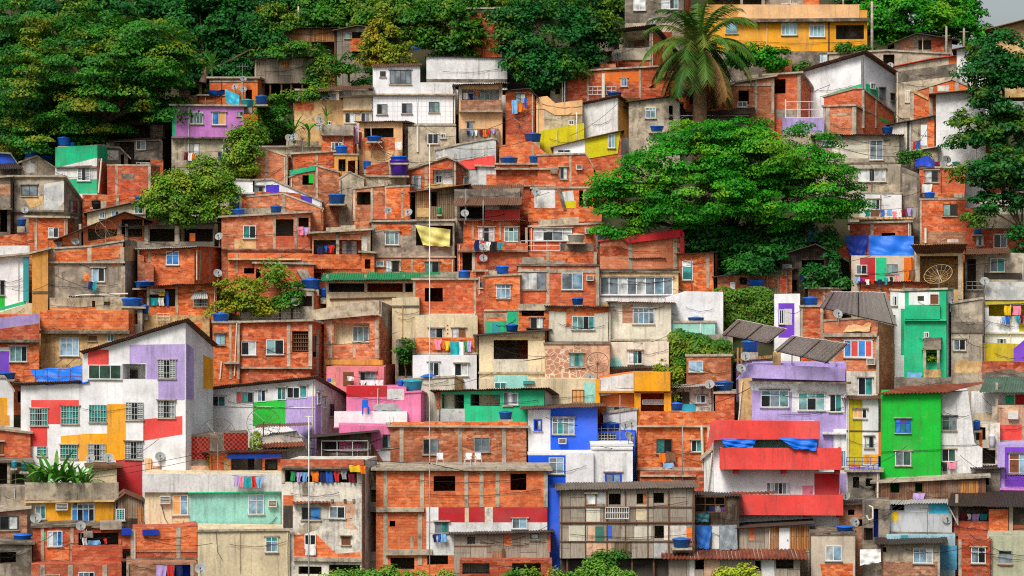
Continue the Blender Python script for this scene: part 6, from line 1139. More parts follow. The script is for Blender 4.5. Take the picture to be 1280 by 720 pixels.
cr_ = H('three tier house with coral red balconies and white walls', 892, 1050, 656, [(892, 532), (1024, 531), (1024.2, 590), (1050, 590)], 'whc', roof=None, D=6, dy=.2); cr_.p(1018, 549, 1023, 562, 'cor')
cr_.pp([(888, 528), (893, 525), (1024, 526), (1024, 548), (893, 549), (884, 562)], 'cor', t_=.9, name='balcony'); cr_.balc(900, 560, 1052, 587, 1.5, 'cor'); cr_.balc(910, 618.5, 1054, 644, 1.6, 'cor'); cr_.p(1018, 592, 1049, 622, 'crim', t_=.06); cr_.w(958, 603, 988, 618, 'gpgdgp', fw=.05); cr_.door(1003, 607, 1016, 622, 'c_pink'); cr_.rm(905, 550, 1016, 562, 1.2, 'mint')
for uu in (917, 977, 1044): cr_.b(uu, 584, uu + 6, 593, 1.2, 'crim', 'bracket', 0)
for uu in (914, 1005, 1046): cr_.b(uu, 641, uu + 4, 647, 1.2, 'crim', 'bracket', 0)
tarp(cr_, [(974, 547, 1.6), (1022, 549, 1.6), (1020, 563, 1.7), (992, 560, 1.8)], 'tarpb', 'blue tarpaulin tied on the coral balcony house', .15); tarp(cr_, [(901, 548, 1.0), (946, 549, 1.0), (940, 560, 1.1), (906, 558, 1.1)], 'tarpb', 'long blue awning sheet inside the coral balcony house', .05)
cr_.sheet([(914, 618, 1.55), (970, 617, 1.55), (968, 614, .9), (916, 615, .9)], 'tile', 'tile_coping', pitch=.3)
crs = H('tan and ribbed side house between brick parapet and lavender house', 924, 940, 540, 474, 'tan', roof=None, D=4, dy=.6); crs.pipe([(928, 476), (923, 530)], .06)
lv = H('lavender house with white band and wide awning windows', 940, 1058, 582, 454, 'lav', roof=None, D=5.5, dy=1)
lv.pp([(935, 476), (1058, 480), (1058, 494), (1040, 494), (986, 490), (940, 488)], 'whc'); lv.pp([(920, 474), (935, 455), (1056, 459), (1056, 476), (935, 472)], 'lav', t_=.7, name='parapet'); lv.ledge(938, 1064, 480, .8, 'slabd', 'roof', .16); lv.w(951, 488, 986, 509, 'tBt/dgt'); lv.w(998, 491, 1031, 513, 'TtT/tdt'); lv.w(1037, 493, 1052, 515, 'dT'); lv.p(990, 490, 1056, 515, 'whc', t_=.01); lv.p(1042, 536, 1058, 592, 'wh'); lv.ledge(1028, 1062, 543, .4, 'wh'); lv.w(1051, 563, 1057, 584, 'gB')
lv.canopy([(990, 419, 3.0), (1062, 429, 3.0), (1034, 454, .9), (968, 438, .9)]); lv.canopy([(922, 399, 2.8), (984, 411, 2.8), (960, 429, .9), (902, 418, .9)]); lv.post(990, 438, 456, .3, .1, 'met'); lv.post(1044, 440, 460, .3, .1, 'met'); lv.b(966, 440, 976, 456, .3, 'tan', 'pier', .5)
lv2 = H('lavender roof room with timber posts and dark openings', 920, 962, 470, [(920, 452), (962, 448)], 'lav', roof='slab', rmat='wooda', oh=.2, D=3.5, dy=1.2); 
for uu in (914, 922, 927): lv2.post(uu, 434, 470, .4, .14, 'wooda')
tank(lv, 938, 440, 22, 15, 'deep blue tank behind the lavender parapet', 'tankn', 3); dish(lv, 932, 446, 6, 'upper grey dish by the lavender parapet', az=-5, off=-1.2); dish(lv, 926, 461, 6, 'lower grey dish by the lavender parapet', az=15, off=-1.2)
lm = H('lemon and white striped house with orange framed window', 1058, 1098, 592, 498, 'whc', roof='corr', rmat='corrb', oh=.25, D=4.5, dy=.5); lm.p(1059, 499, 1078, 582, 'must'); lm.w(1067, 511, 1083.5, 523, 'ood', fr='frw'); lm.w(1081, 545, 1092, 560, 'gg', fr='met'); lm.p(1098, 540, 1101, 570, 'org'); lm.p(1079, 568, 1098, 580, 'yel', name='tile_panel'); lm.ledge(1058, 1098, 539, .08, 'drk', th=.05); lm.rail(1058, 572, 1098, 582, .5, 'frb', 4)
gn = H('vivid green and white block under brown tiled roof', 1101, 1176, 604, [(1101, 491), (1176, 490)], 'grn', roof=None, D=5.5); gn.w(1119, 523, 1138, 541, 'bnb/bTb', fr='frb'); gn.w(1119, 564, 1139, 582, 'gG'); gn.ledge(1118, 1139, 542, .1, 'grn', th=.06); gn.pipe([(1101, 565), (1176, 562)], .02, 'black')
gn2 = H('white half of the vivid green block with damp stains', 1176.5, 1219, 604, [(1176.5, 490), (1210, 489), (1219, 560)], 'wh', roof=None, D=5.3, dy=.02); gn2.w(1177.5, 520, 1195.5, 538, 'Gg/Gg', fr='met'); gn2.w(1177, 561, 1194.5, 577, 'dG'); gn2.pp([(1215, 552), (1228, 560), (1228, 598), (1215, 598)], 'wh', t_=.0 + .03); gn2.pipe([(1177, 557), (1222, 556)], .02, 'black'); cloth(gn2, [(1184, 577, 1196, 586, 'pink', 'shirt'), (1177, 579, 1184, 589, 'black', 'shirt')], 'below window of the white half block', .3)
gn.sheet([(1098, 492, .5), (1184, 490, .5), (1230, 478, -2), (1130, 483, -2)], 'tile', 'roof', pitch=.26, amp=.05)
ru = H('shaded ruin terrace with plants under emerald tower', 1118, 1190, 494, 472, 'cnd', roof=None, D=3, dy=.3)
cn9 = H('white room under green corrugated carport roof', 1214, 1296, 532, 492, 'wh', roof=None, D=4); cn9.sheet([(1224, 490, 1.6), (1300, 490, 1.6), (1300, 471, -2), (1232, 471, -2)], 'corrg2', 'carport_roof'); cn9.post(1246, 478, 508, 1, .2); cn9.p(1257, 494, 1268, 506, 'em'); cn9.p(1269, 493, 1296, 506, 'crim'); cn9.p(1216, 516, 1240, 530, 'cr', name='patch')
pkc = H('salmon tiled house with air conditioning fan unit and coral band', 1246, 1300, 556, 506, 'stone', roof=None, D=4.5); pkc.p(1248, 531, 1277, 551, 'cor'); pkc.b(1260, 514, 1273, 524, .35, 'crwm', 'air_conditioner'); pkc.b(1240, 508, 1247, 540, .2, 'cns', 'pier'); pkc.ledge(1244, 1300, 553, .4, 'cns')
pv = H('violet and lilac house with wrought iron balcony', 1247, 1300, 616, 556, 'lav', roof=None, D=5, dy=-.2); pv.p(1256, 559, 1300, 608, 'pur'); pv.w(1261, 567, 1300, 592, 'nBg/nBg'); pv.rail(1256, 592, 1300, 608, .5, 'c_purple', 14); pv.ledge(1250, 1300, 613, .55, 'lil')
gap1 = H('cluttered white utility alcove behind the green block', 1216, 1250, 588, 530, 'whd', roof=None, D=3, dy=.8); gap1.rm(1220, 534, 1232, 550, 1, 'room'); gap1.p(1224, 537, 1228, 560, 'org', name='orange_pipe_box'); gap1.rm(1226, 560, 1244, 580, 1.2, 'room'); tank(gap1, 1221, 538, 9, 13, 'navy drum in cluttered utility alcove', 'tankn', -.4); tank(gap1, 1240, 560, 8, 18, 'white gas cylinder in cluttered utility alcove', 'metw', -.6, 'gas_cylinder', 'gas cylinder')
bwd = H('brown plank house with two dark windows under green block', 1094, 1232, 634, [(1094, 604), (1232, 597)], 'woodr', roof='slab', rmat='cns', oh=.35, D=4.5); bwd.o_(1113, 604, 1124, 616); bwd.o_(1144, 604, 1153, 615); bwd.post(1097, 602, 626, .3, .12, 'pvc'); bwd.p(1200, 601, 1222, 625, 'wooda', name='board_panel'); cloth(bwd, [(1141, 616, 1156, 624, 'lilac', 'towel')], 'below window of the brown plank house', .2)
fo = H('shack wrapped in silver foil sheeting with sky blue strip', 1112, 1190, 668, [(1112, 630), (1184, 628), (1190, 640)], 'foil', roof='corr', rmat='corrl', oh=.3, D=4.5); fo.p(1161, 630, 1186, 642, 'tarpt', name='plastic_sheet'); fo.o_(1115, 631, 1130, 638); fo.p(1115, 639, 1123, 651, 'c_yellow', name='plastic_panel'); fo.p(1131, 630, 1160, 640, 'metw', name='foil_sheet'); fo.p(1098, 630, 1111, 666, 'wooda2', name='board_panel'); fo.ledge(1110, 1192, 668, .3, 'slabd'); dish(fo, 1189, 635, 6, 'upper dark dish beside the silver foil shack', az=-15, off=-.6); dish(fo, 1183, 649, 6, 'lower dark dish beside the silver foil shack', az=5, off=-.6)
fo2 = H('pale blue lower house under the silver foil shack', 1108, 1194, 686, 669, 'mintg', roof=None, D=4, dy=-.1); fo2.p(1126, 669, 1135, 680, 'teal'); fo2.p(1175, 682, 1196, 712, 'tarpt2', name='tarpaulin_sheet')
st3 = H('stone rubble house with white framed window under tin edge', 1103, 1175, 722, [(1103, 680), (1175, 678)], 'cn2', roof='corr', rmat='corrd', oh=.35, D=4.5, dy=-.1); st3.w(1141.5, 685.5, 1166.5, 704, 'BBp/BBp'); st3.p(1103, 702, 1172, 722, 'bk3', name='stone_band'); st3.f(cols=(1103,), wd=2, mat='rust'); st3.o_(1104, 684, 1108, 690)
tarp(st3, [(1075, 687, .3), (1101, 686, .3), (1101, 702, .4), (1075, 706, .4)], 'c_white', 'white sheet hanging beside stone rubble house', .1)
st4 = H('beige stucco house with curtained window and brick base', 1014, 1069, 722, 668, 'crw2', roof='slab', rmat='slabd', oh=.1, D=4.5); st4.w(1032, 682, 1052, 701, 'pB'); st4.pp([(1025, 705), (1066, 704), (1066, 722), (1028, 722)], 'bk', name='brick_patch'); tank(st4, 1056, 666, 22, 9, 'blue and white basin on beige stucco house', 'tankb', 1); dish(st4, 1068, 653, 6, 'dark dish above the beige stucco house', az=20, off=-.2)
st5 = H('low brick shanty with small dark openings under coral balconies', 1050, 1082, 664, [(1050, 632), (1082, 630)], 'bk3', roof='corr', rmat='corrd', oh=.2, D=3.5); st5.o_(1060, 637, 1068, 644); st5.rm(1071, 649, 1079, 658, 1, 'room'); dish(st5, 1057, 620, 5.5, 'dark dish under the lowest coral balcony', az=-10, off=.5)
st6 = H('dark clutter passage house with white drain pipe loops', 1078, 1112, 680, 626, 'cnd', roof=None, D=3, dy=.6); st6.rm(1092, 636, 1098, 672, 1, 'tarpn'); st6.pipe([(1086, 632), (1091, 634), (1091, 648), (1086, 650), (1083, 644)], .07, 'pvc', .3); st6.rm(1080, 660, 1091, 676, 1, 'room')
pt_ = H('two part brick and pale green house at lower corner', 1198, 1240, 724, 674, 'bk2', roof=None, D=4.5); pt_.w(1214, 684, 1232, 704, 'gd/gd'); pt_.f(cols=(1200,), wd=4)
pt2 = H('pale green plaster half with louvred window at lower corner', 1234, 1300, 724, 670, 'crg', roof=None, D=4.5, dy=-.1); pt2.w(1248, 688, 1265, 704, 'd/g', fr='met'); pt2.ledge(1249, 1265, 707, .12, 'bk2')
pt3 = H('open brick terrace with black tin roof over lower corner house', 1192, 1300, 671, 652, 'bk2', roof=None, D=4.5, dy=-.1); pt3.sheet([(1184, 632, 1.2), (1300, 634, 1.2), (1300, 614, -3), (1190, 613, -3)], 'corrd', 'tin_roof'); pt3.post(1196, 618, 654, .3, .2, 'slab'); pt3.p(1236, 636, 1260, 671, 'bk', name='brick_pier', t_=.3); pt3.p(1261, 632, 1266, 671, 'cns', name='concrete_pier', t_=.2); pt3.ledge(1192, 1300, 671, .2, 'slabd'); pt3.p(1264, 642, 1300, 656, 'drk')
pt4 = H('shaded back room behind the open brick terrace', 1192, 1300, 672, 634, 'cnd', roof=None, D=3, dy=1.6)
cloth(pt3, [(1200, 642, 1208, 651, 'maroon', 'shirt'), (1209, 642, 1214, 650, 'white', 'shirt'), (1215, 642, 1224, 651, 'lilac', 'towel'), (1225, 642, 1234, 650, 'teal', 'towel')], 'in the open brick terrace', -.3)
# ------------------------------------------------------------------ bottom row
tn = H('two storey plank tenement with ragged grey roof on thin posts', 700, 868, 698, [(700, 612), (868, 609)], 'woodl', roof='corr', rmat='corr', oh=.22, pitch=.12, D=4, name='wooden_tenement', cat='building', sink=0, base=706)
tn.o_(761, 617, 776, 631); tn.o_(796, 617, 804, 630); tn.o_(817, 616, 830, 629); tn.w(732, 617, 745, 631, 'p', fr='wooda', sill=False); tn.p(746, 616, 757, 630, 'ltgr', name='patched_panel'); tn.p(795, 631, 808, 650, 'cr', name='patched_panel'); tn.p(804, 616, 808, 630, 'bk', name='brick_patch'); tn.ledge(700, 868, 654, .12, 'rust', 'floor_beam', .09); tn.rail(757, 634, 786, 648, .12, 'metw', 10)
tn.p(760, 657, 765, 673, 'blue', name='painted_panel'); tn.p(744, 658, 755, 676, 'teal2', name='painted_panel'); tn.p(778, 658, 791, 674, 'cns', name='patched_panel'); tn.p(793, 658, 814, 674, 'crw', name='patched_panel'); tn.o_(818, 657, 830, 673); tn.p(711, 657, 734, 676, 'crw', name='patched_panel'); tn.p(735, 657, 745, 676, 'stone', name='patched_panel'); tn.p(733, 677, 764, 694, 'stone', name='patched_panel'); tn.p(817, 677, 834, 696, 'ltgr', name='patched_panel'); tn.p(830, 657, 858, 675, 'whd', name='patched_panel'); tn.p(858, 660, 867, 684, 'org', name='patched_panel'); tn.p(818, 631, 836, 652, 'woodl', name='patched_panel'); tn.p(731, 634, 750, 652, 'crw', name='patched_panel'); tn.p(768, 678, 790, 696, 'wood', name='patched_panel')
for uu in (701, 731, 758, 781, 809, 835, 867): tn.p(uu, 614, uu + 1.5, 697, 'rust', name='timber_stud', t_=.06)
for vv in (633, 676): tn.p(700, vv, 868, vv + 1.5, 'rust', name='timber_rail', t_=.08)
for uu in (709, 735, 765, 790, 817): tn.post(uu, 697, 722, -.3, .12, 'rust', 'stilt')
tank(tn, 852, 684, 24, 12, 'blue and white basin on plank tenement end', 'tankn', -.8)
th = H('dark earth basement house under the plank tenement', 700, 836, 724, 700, 'drk', roof=None, D=3, dy=2.4);  # dark colour paints the shade of the open void below the tenement
brs = H('low shanty with long mossy tile roof in the bottom row', 836, 1000, 724, [(836, 697), (1000, 697)], 'woodl', roof='tile', rmat='tile', oh=.35, pitch=.25, D=3.5); brs.o_(869, 700, 880, 712); brs.p(862, 699, 868, 722, 'wh', name='post_panel'); brs.p(880, 699, 900, 720, 'stone', name='patched_panel'); brs.o_(944, 701, 951, 714); brs.p(952, 700, 968, 722, 'wh', name='patched_panel'); brs.rm(970, 700, 992, 711, 1.5, 'room')
fl = H('plank shanty with wide eaves beneath lowest coral balcony', 924, 1012, 690, [(924, 660), (1012, 655)], 'woodl', roof='corr', rmat='corrd', oh=.25, D=4); fl.p(937, 659, 943, 675, 'bk', name='patched_panel'); fl.door(974, 660, 987, 690, 'frw'); fl.o_(980, 662, 986, 676); fl.p(988, 658, 1012, 688, 'wooda', name='board_panel'); fl.p(961, 658, 974, 690, 'wooda', name='board_panel')
tb = H('hut wrapped in torn blue and grey plastic sheeting', 868, 924, 688, 620, 'woodd', roof='corr', rmat='corrd', oh=.12, D=3.5); tb.rm(869, 622, 906, 640, 2, 'room'); tb.p(868, 656, 920, 688, 'plastic', name='plastic_sheet'); tb.p(890, 658, 899, 686, 'metw', name='plastic_sheet'); tb.rail(869, 621, 906, 640, .3, 'rust', 3)
tarp(tb, [(900, 658, .4), (921, 656, .4), (922, 686, .5), (900, 687, .5)], 'plastic', 'crumpled clear grey plastic sheet on the torn plastic hut', .1); tarp(tb, [(868, 642, .4), (886, 640, .4), (886, 652, .5), (870, 652, .5)], 'tarpg', 'dark teal plastic sheet on the torn plastic hut', .1); tarp(tb, [(868, 656, .4), (890, 658, .4), (886, 686, .5), (872, 684, .5)], 'tarpn2', 'torn blue plastic sheet hanging from plastic hut', .1)
cloth(tb, [(887, 632, 893, 646, 'navy', 'trousers'), (894, 632, 900, 646, 'grey', 'trousers'), (901, 634, 905, 644, 'purple', 'shirt')], 'under roof of the torn plastic hut', -.2)
gh2 = H('cream house with golden panels under a banana planted parapet', 32, 145, 668, 626, 'cr', roof=None, D=5.5); gh2.p(31, 603, 148, 625, 'cn2', t_=.35, name='planter_parapet'); gh2.ledge(30, 148, 628, .4, 'tan'); gh2.p(57, 630, 89, 667, 'yel'); gh2.p(118, 628, 142, 667, 'yel'); gh2.p(89, 653, 118, 667, 'yel'); gh2.w(44, 632, 57, 649, 'gT'); gh2.w(89.5, 629.5, 118, 652, 'BgBg/bdbd'); gh2.ac(69.5, 629, 85, 638); dish(gh2, 45, 648, 7, 'round grey dish on the golden panel house', az=5, off=-.6); 
twr = H('cream stair tower with brown slab and two dishes', 113, 146, 622, 585, 'cr', roof='slab', rmat='corrb', oh=.35, D=3.5, dy=-.6); dish(twr, 113.5, 574, 6, 'first grey dish on the cream stair tower, nearer the bananas', az=-15, off=.3); dish(twr, 136, 573, 6.5, 'second grey dish on the cream stair tower, nearer the red wall', az=5, off=.3)
pbk = H('rough brick hut below the lavender corner with tan slab roof', -6, 38, 580, [(-6, 537), (36, 542), (38, 542)], 'bk', roof='slab', oh=.2, D=4); pbk.w(-4, 552, 4, 568, 'nn', fr='frbr')
pdk = H('dark cluttered shelter beside the banana planter', -6, 38, 618, 578, 'woodd', roof='slab', rmat='slabd', D=4); pdk.rm(-3, 580, 10, 606, 2, 'room'); pdk.f(cols=(11,), wd=4, mat='slab'); pdk.rm(15, 592, 30, 606, 1, 'room'); tank(pdk, 18, 585, 8, 9, 'teal drum in the dark cluttered shelter', 'tankt', -.3); tank(pdk, 33, 589, 14, 11, 'dark teal barrel beside banana planter', 'tankg2', -.3)
pdk2 = H('mossy grey wall house under the dark cluttered shelter', -6, 36, 640, 608, 'cn', roof=None, D=4, dy=-.2); pdk2.p(-6, 632, 14, 640, 'cr')
wsh = H('grey upright plank hut with gable next to the red wall', 147, 180, 664, [(147, 624), (156, 617), (178, 626), (180, 628)], 'wood', roof='corr', rmat='corrb', oh=.15, D=3.5); wsh.w(145.5, 636, 156, 650.5, 'LLL', fr='frw'); wsh.p(172, 634, 179, 652, 'wooda', name='board_panel'); wsh.p(147, 648, 172, 664, 'woodd', name='board_panel')
bl_ = H('grey house with double white window and tilted eave', -6, 34, 682, [(-6, 640), (34, 636)], 'bk3', roof='slab', oh=.3, D=5); bl_.w(-1, 644.5, 23, 662.5, 'gg', fw=.09); tank(bl_, 28, 678, 23, 11, 'bright blue tub below the tilted eave', 'tankb', -1)
bl2_ = H('dark grey basement house with black openings in bottom corner', -6, 40, 724, 680, 'cnd', roof='slab', rmat='slabd', oh=.2, D=5); bl2_.rm(0, 690, 20, 704, 2, 'room'); bl2_.p(-6, 705, 14, 720, 'cn', name='plaster_patch')
bb1 = H('brick house with narrow window and cluttered brick balcony', 41, 152, 704, [(41, 660), (95, 658), (152, 662)], 'bk2', roof='slab', rmat='slabd', oh=.15, D=5, dy=-.1); bb1.w(59.5, 663.5, 78, 683, 'pBb'); bb1.f(cols=(53, 90), wd=4); bb1.rm(98, 666, 148, 682, 2, 'room'); bb1.b(90, 682, 153, 702, .5, 'bk2', 'balcony'); bb1.ledge(40, 155, 704, .4, 'slabd'); bb1.p(57, 684, 86, 700, 'bk', name='brick_patch'); bb1.p(54, 665, 57, 676, 'em', name='pipe_box'); bb1.b(125, 653, 152, 662, .4, 'cn', 'water_trough', 1.2)
dish(bb1, 101, 658, 6, 'dark dish standing over the cluttered brick balcony', az=10, off=-.2); tank(bb1, 111, 663, 14, 7, 'brown bucket over the cluttered balcony', 'rust', .8); cloth(bb1, [(103, 672, 109, 681, 'white', 'cloth'), (110, 675, 125, 681, 'sky', 'towel'), (130, 673, 134, 680, 'red', 'shirt')], 'on the cluttered brick balcony', .2)
bb2_ = H('brick ground floor house with slim white window in bottom row', 39, 152, 726, 705, 'bk2', roof=None, D=4.5, dy=-.2); bb2_.w(98, 715, 118, 724, 'BBd'); bb2_.f(cols=(53, 88, 131), v0=706, v1=722, wd=6, u0=39); bb2_.w(56, 718, 75, 724, 'p', fr='slab')
bc = H('brick house with small niche and blue plastic awnings', 166, 246, 702, [(166, 661), (215, 660), (246, 656)], 'bk2', roof=None, D=5, dy=-.1); bc.p(167, 659, 246, 687, 'bk', name='brick_wall'); bc.f(cols=(166, 223), wd=5.5); bc.o_(182, 675, 193, 683); bc.b(178, 662, 198, 669, .3, 'tarpn', 'awning'); bc.ledge(153, 248, 701, .4, 'slabd'); bc.p(167, 688, 246, 690, 'bk3', name='brick_course', t_=.06); bc.b(152, 661, 164, 669, .3, 'tarpn', 'awning'); bc.p(153, 669, 164, 686, 'bk2', name='brick_panel')
bc2 = H('shop front with blue room and hanging washing in bottom row', 158, 246, 726, 703, 'bk3', roof=None, D=4.5, dy=-.2); bc2.rm(218, 706, 242, 724, 1.5, 'blue'); bc2.f(cols=(240, 160), wd=4, v0=704, v1=724); cloth(bc2, [(195, 706, 208, 722, 'lilac', 'towel'), (209, 707, 217, 722, 'red', 'towel'), (220, 707, 228, 722, 'navy', 'towel')], 'at the shop front with blue room', .3); dish(bc2, 251, 711, 7, 'brown grey dish beside blue shop front', az=0, off=-.6)
sh9 = H('dark alley house between stained house and long brick house', 456, 482, 700, 590, 'cnd', roof=None, D=3, dy=1.5); sh9.rm(458, 612, 470, 628, 1, 'room'); sh9.rm(460, 640, 474, 690, 1.5, 'room'); sh9.p(458, 596, 464, 606, 'bk3', name='brick_patch')
# ------------------------------------------------------------------ small rooms squeezed between the larger houses
k1 = H('tan open frame room beside the purple tub', 418, 447, 228, 194, 'och', roof='slab', D=3, oh=.1); k1.rm(423, 199, 432, 214, 1.5, 'room'); k1.rm(435, 201, 444, 216, 1.5, 'bk2')
k2 = H('low cement mound hut below the tan open frame', 424, 455, 246, [(424, 224), (437, 216), (455, 224)], 'cn2', roof='slab', D=3, oh=.05)
k3 = H('small brick room behind the white pipe fence', 733, 752, 122, 104, 'bk', roof='slab', D=3); k3.o_(740, 109, 746, 116)
k4 = H('grey lean-to at the foot of the dark trees', 688, 712, 120, [(688, 108), (712, 103)], 'cn2', roof='corr', rmat='corrd', D=3); k4.o_(694, 111, 700, 118)
k5 = H('tiny dark brick store beside the green metal roof', 388, 406, 352, 337, 'bk2', roof='corr', rmat='corrt', D=2.5); k5.o_(393, 341, 401, 349)
k6 = H('narrow brick stair house beside the grey stone house', 452, 468, 348, 316, 'bk', roof='slab', D=3, dy=-.3); k6.o_(456, 324, 463, 336)
k7 = H('narrow dark brick house between the two balcony houses', 595, 606, 394, 340, 'bk2', roof='slab', D=3, dy=.1); k7.w(598, 352, 603, 360, 'd')
k8 = H('low brick wall house above the bright blue tank', 1010, 1052, 380, 361, 'bk', roof='slab', D=2.5, dy=.2); k8.f(cols=(1030,), wd=3)
k9 = H('low brick parapet house under the long washing line', 1076, 1162, 368, 352, 'bk', roof='corr', rmat='corrt', D=2.2, dy=-.1); k9.f(cols=(1100, 1130), wd=3); k9.p(1128, 360, 1148, 364, 'whd')
k10 = H('stepped brick wall house beside the grey stained house', 172, 192, 350, [(172, 318), (180, 320), (180.2, 328), (192, 331)], 'bk', roof=None, D=2.5, dy=-.7)
k11 = H('narrow white stair wall house next to coral balconies', 880, 894, 622, [(880, 572), (894, 560)], 'wh', roof='slab', D=3, dy=-.3); k11.pipe([(890, 566), (884, 618)], .06, 'pvc', .2)
k12 = H('dark stair landing house with thin blue railing', 1060, 1100, 622, 590, 'cnd', roof='slab', D=3, dy=.1); k12.rail(1062, 582, 1098, 590, .1, 'frb', 6); k12.o_(1066, 596, 1074, 610); k12.o_(1082, 598, 1090, 608)
k13 = H('grey shaded utility house beside the green block', 1220, 1250, 622, 586, 'cnd', roof='corr', rmat='corrd', D=3, dy=.2); k13.o_(1226, 594, 1236, 606)
k14 = H('small brick kiosk with tin lid above the crazy paved house', 664, 684, 432, 412, 'bk', roof='corr', rmat='corrd', D=2.5, dy=.2); k14.o_(669, 418, 676, 426)
k15 = H('tiny brick roof room behind the white glazed veranda', 792, 826, 344, 322, 'bk', roof='corr', rmat='corrt', D=2.5, dy=.6) ; k15.w(800, 328, 810, 337, 'pd')
k16 = H('brick roof room with tin lid over the tan parapet house', 92, 124, 392, 372, 'bk', roof='corr', rmat='corrd', D=2.5, dy=.1); k16.o_(100, 377, 110, 386)
tank(k1, 427, 193, 16, 11, 'blue water tank on the tan open frame room', 'tankb', 1); tank(n2, 628, 343, 17, 11, 'blue water tank over the single window brick house', 'tankb', 1.2); tank(cl, 640, 415, 16, 10, 'blue water tank behind the cream black opening house', 'tankn', 2.2); tank(bo, 846, 513, 16, 10, 'blue water tank behind the orange parapet house', 'tankb', 2.); tank(wp1, 722, 381, 15, 9, 'blue water tank behind the twin house with brick top', 'tankn', 2.5)
tank(a1, 580, 349, 17, 11, 'blue water tank on the black opening brick house', 'tankb', 1.5); tank(be, 1110, 168, 16, 10, 'blue water tank on the beige tall window house', 'tankn', 1.5); tank(rt2, 1162, 249, 14, 9, 'blue water tank on the deep red brick house', 'tankb', 1.2) ; tank(m1, 345, 266, 15, 9, 'small blue water tank over dark openings of tan patched house', 'tankn', 1.3)
# ------------------------------------------------------------------ plants
tree('huge spreading green tree with layered crown in mid slope', (925, 345), [(900, 170, 82, 26, 0), (850, 198, 82, 32, -1.5), (960, 188, 95, 38, -1), (1015, 225, 66, 36, -1.5), (795, 232, 56, 34, -1), (885, 240, 90, 38, -2.5), (775, 268, 36, 32, -1), (980, 255, 80, 34, -1.5), (850, 268, 60, 26, -1), (1045, 258, 44, 24, 0), (755, 250, 28, 24, 0), (910, 296, 55, 20, 1), (930, 215, 90, 40, 2)], 'lf_brt', 1.1, .27, 1.45, .27, dY=2.2, tr=.4, dep=.62, shell=(.3, 1.), sp=1.6)
tree('huge dark tree filling the upper corner with yellow tinged top', (120, 190), [(60, 25, 80, 34, 2), (170, 40, 80, 30, 0), (110, 80, 120, 45, 0), (190, 85, 70, 45, -1), (40, 110, 70, 50, 0), (130, 130, 80, 40, -1), (205, 120, 36, 28, -1), (60, 165, 70, 30, 0), (235, 65, 30, 25, 0)], 'lf_dark2', 1.1, .30, 1.8, .25, dY=-1, tr=.6, dep=.7, shell=(.3, 1.), sp=2.3)
tree('tall dark green tree behind the big corner tree', (250, 115), [(250, 20, 55, 34, 3), (300, 30, 45, 40, 3), (285, 80, 35, 30, 2), (335, 50, 30, 40, 1), (230, 60, 30, 30, 2)], 'lf_deep', .9, .38, 1.4, .4, dY=3, tr=.4)
tree('shadowy forest tree at the very corner behind yellow tinged tree', (60, 90), [(20, 20, 60, 40, 0), (90, 0, 70, 34, 0), (20, 90, 50, 60, 0), (150, 10, 60, 30, 0), (100, 60, 60, 50, 1), (20, 150, 40, 40, 1), (160, 90, 70, 50, 1)], 'lf_deep', .9, .42, 1.4, .4, dY=5, tr=.5)
tree('shadowy forest tree behind the dark tall trees', (330, 40), [(230, 0, 70, 34, 0), (330, 0, 60, 34, 0), (290, 40, 60, 40, 0), (240, 80, 60, 40, 1), (370, 20, 30, 26, 0)], 'lf_deep', .9, .42, 1.4, .4, dY=6, tr=.5)
tree('mixed green tree with orange tinge beside plank shed', (345, 70), [(348, 20, 24, 30, 0), (338, 50, 20, 22, 0)], 'lf_cit2', .9, .34, 1., .5, dY=-.3, tr=.2)
tree('green forest tree on skyline behind the brick tower', (640, 30), [(600, -4, 60, 22, 0), (530, -6, 60, 22, 0), (460, -8, 60, 22, 0), (660, 0, 50, 26, 0), (760, -2, 40, 30, 0), (620, 14, 30, 16, 0)], 'lf_mid', .9, .4, 1.3, .45, dY=6, tr=.4)
tree('dense dark tree with rounded crown above the lone brick tower', (700, 108), [(690, 40, 62, 44, 0), (735, 25, 40, 34, 0), (650, 60, 34, 34, 0), (690, 85, 55, 26, -.5), (640, 20, 30, 24, 1), (730, 70, 24, 20, 0)], 'lf_dark', .85, .38, 1.2, .5, dY=0, tr=.45)
tree('small yellow green tree beside the plank huts on the crest', (480, 100), [(482, 50, 30, 28, 0), (490, 78, 24, 20, -.3), (470, 66, 20, 22, 0)], 'lf_yel', .9, .32, .9, .5, dY=0, tr=.2)
tree('leafy green tree between yellow green tree and the brick tower', (560, 78), [(560, 32, 44, 34, 0), (585, 50, 22, 20, 0), (535, 50, 24, 24, 0), (545, 12, 30, 20, 0), (520, 28, 20, 20, 0)], 'lf_mid', .9, .36, 1.1, .5, dY=0, tr=.3)
tree('bushy dark sapling under the yellow green tree', (462, 108), [(463, 94, 10, 12, 0), (452, 104, 10, 8, 0)], 'lf_deep', .9, .3, .7, dY=-.3, tr=.08, limbs=False, trunk=True)
tree('broad bright forest tree behind the golden house near the sky', (1150, 60), [(1140, 20, 70, 30, 0), (1190, 22, 40, 26, 0), (1120, 42, 36, 22, 0), (1210, 42, 30, 20, 0), (1105, 8, 36, 24, 1)], 'lf_brt', .9, .38, 1.2, .45, dY=6, tr=.4)
tree('dark tree at the skyline behind broad bright forest tree', (1215, 62), [(1170, -4, 46, 14, 0), (1200, 8, 24, 16, 0), (1080, -2, 40, 16, 0)], 'lf_dark', .8, .4, 1.2, .5, dY=9, tr=.3)
tree('dark edge tree hanging over the white wall', (1262, 210), [(1255, 60, 44, 26, 0), (1245, 85, 48, 26, 0), (1262, 120, 50, 34, 0), (1225, 150, 38, 24, 0), (1262, 165, 40, 30, 0), (1216, 172, 26, 14, 0)], 'lf_dark', .85, .38, 1.2, .45, dY=-3, tr=.35)
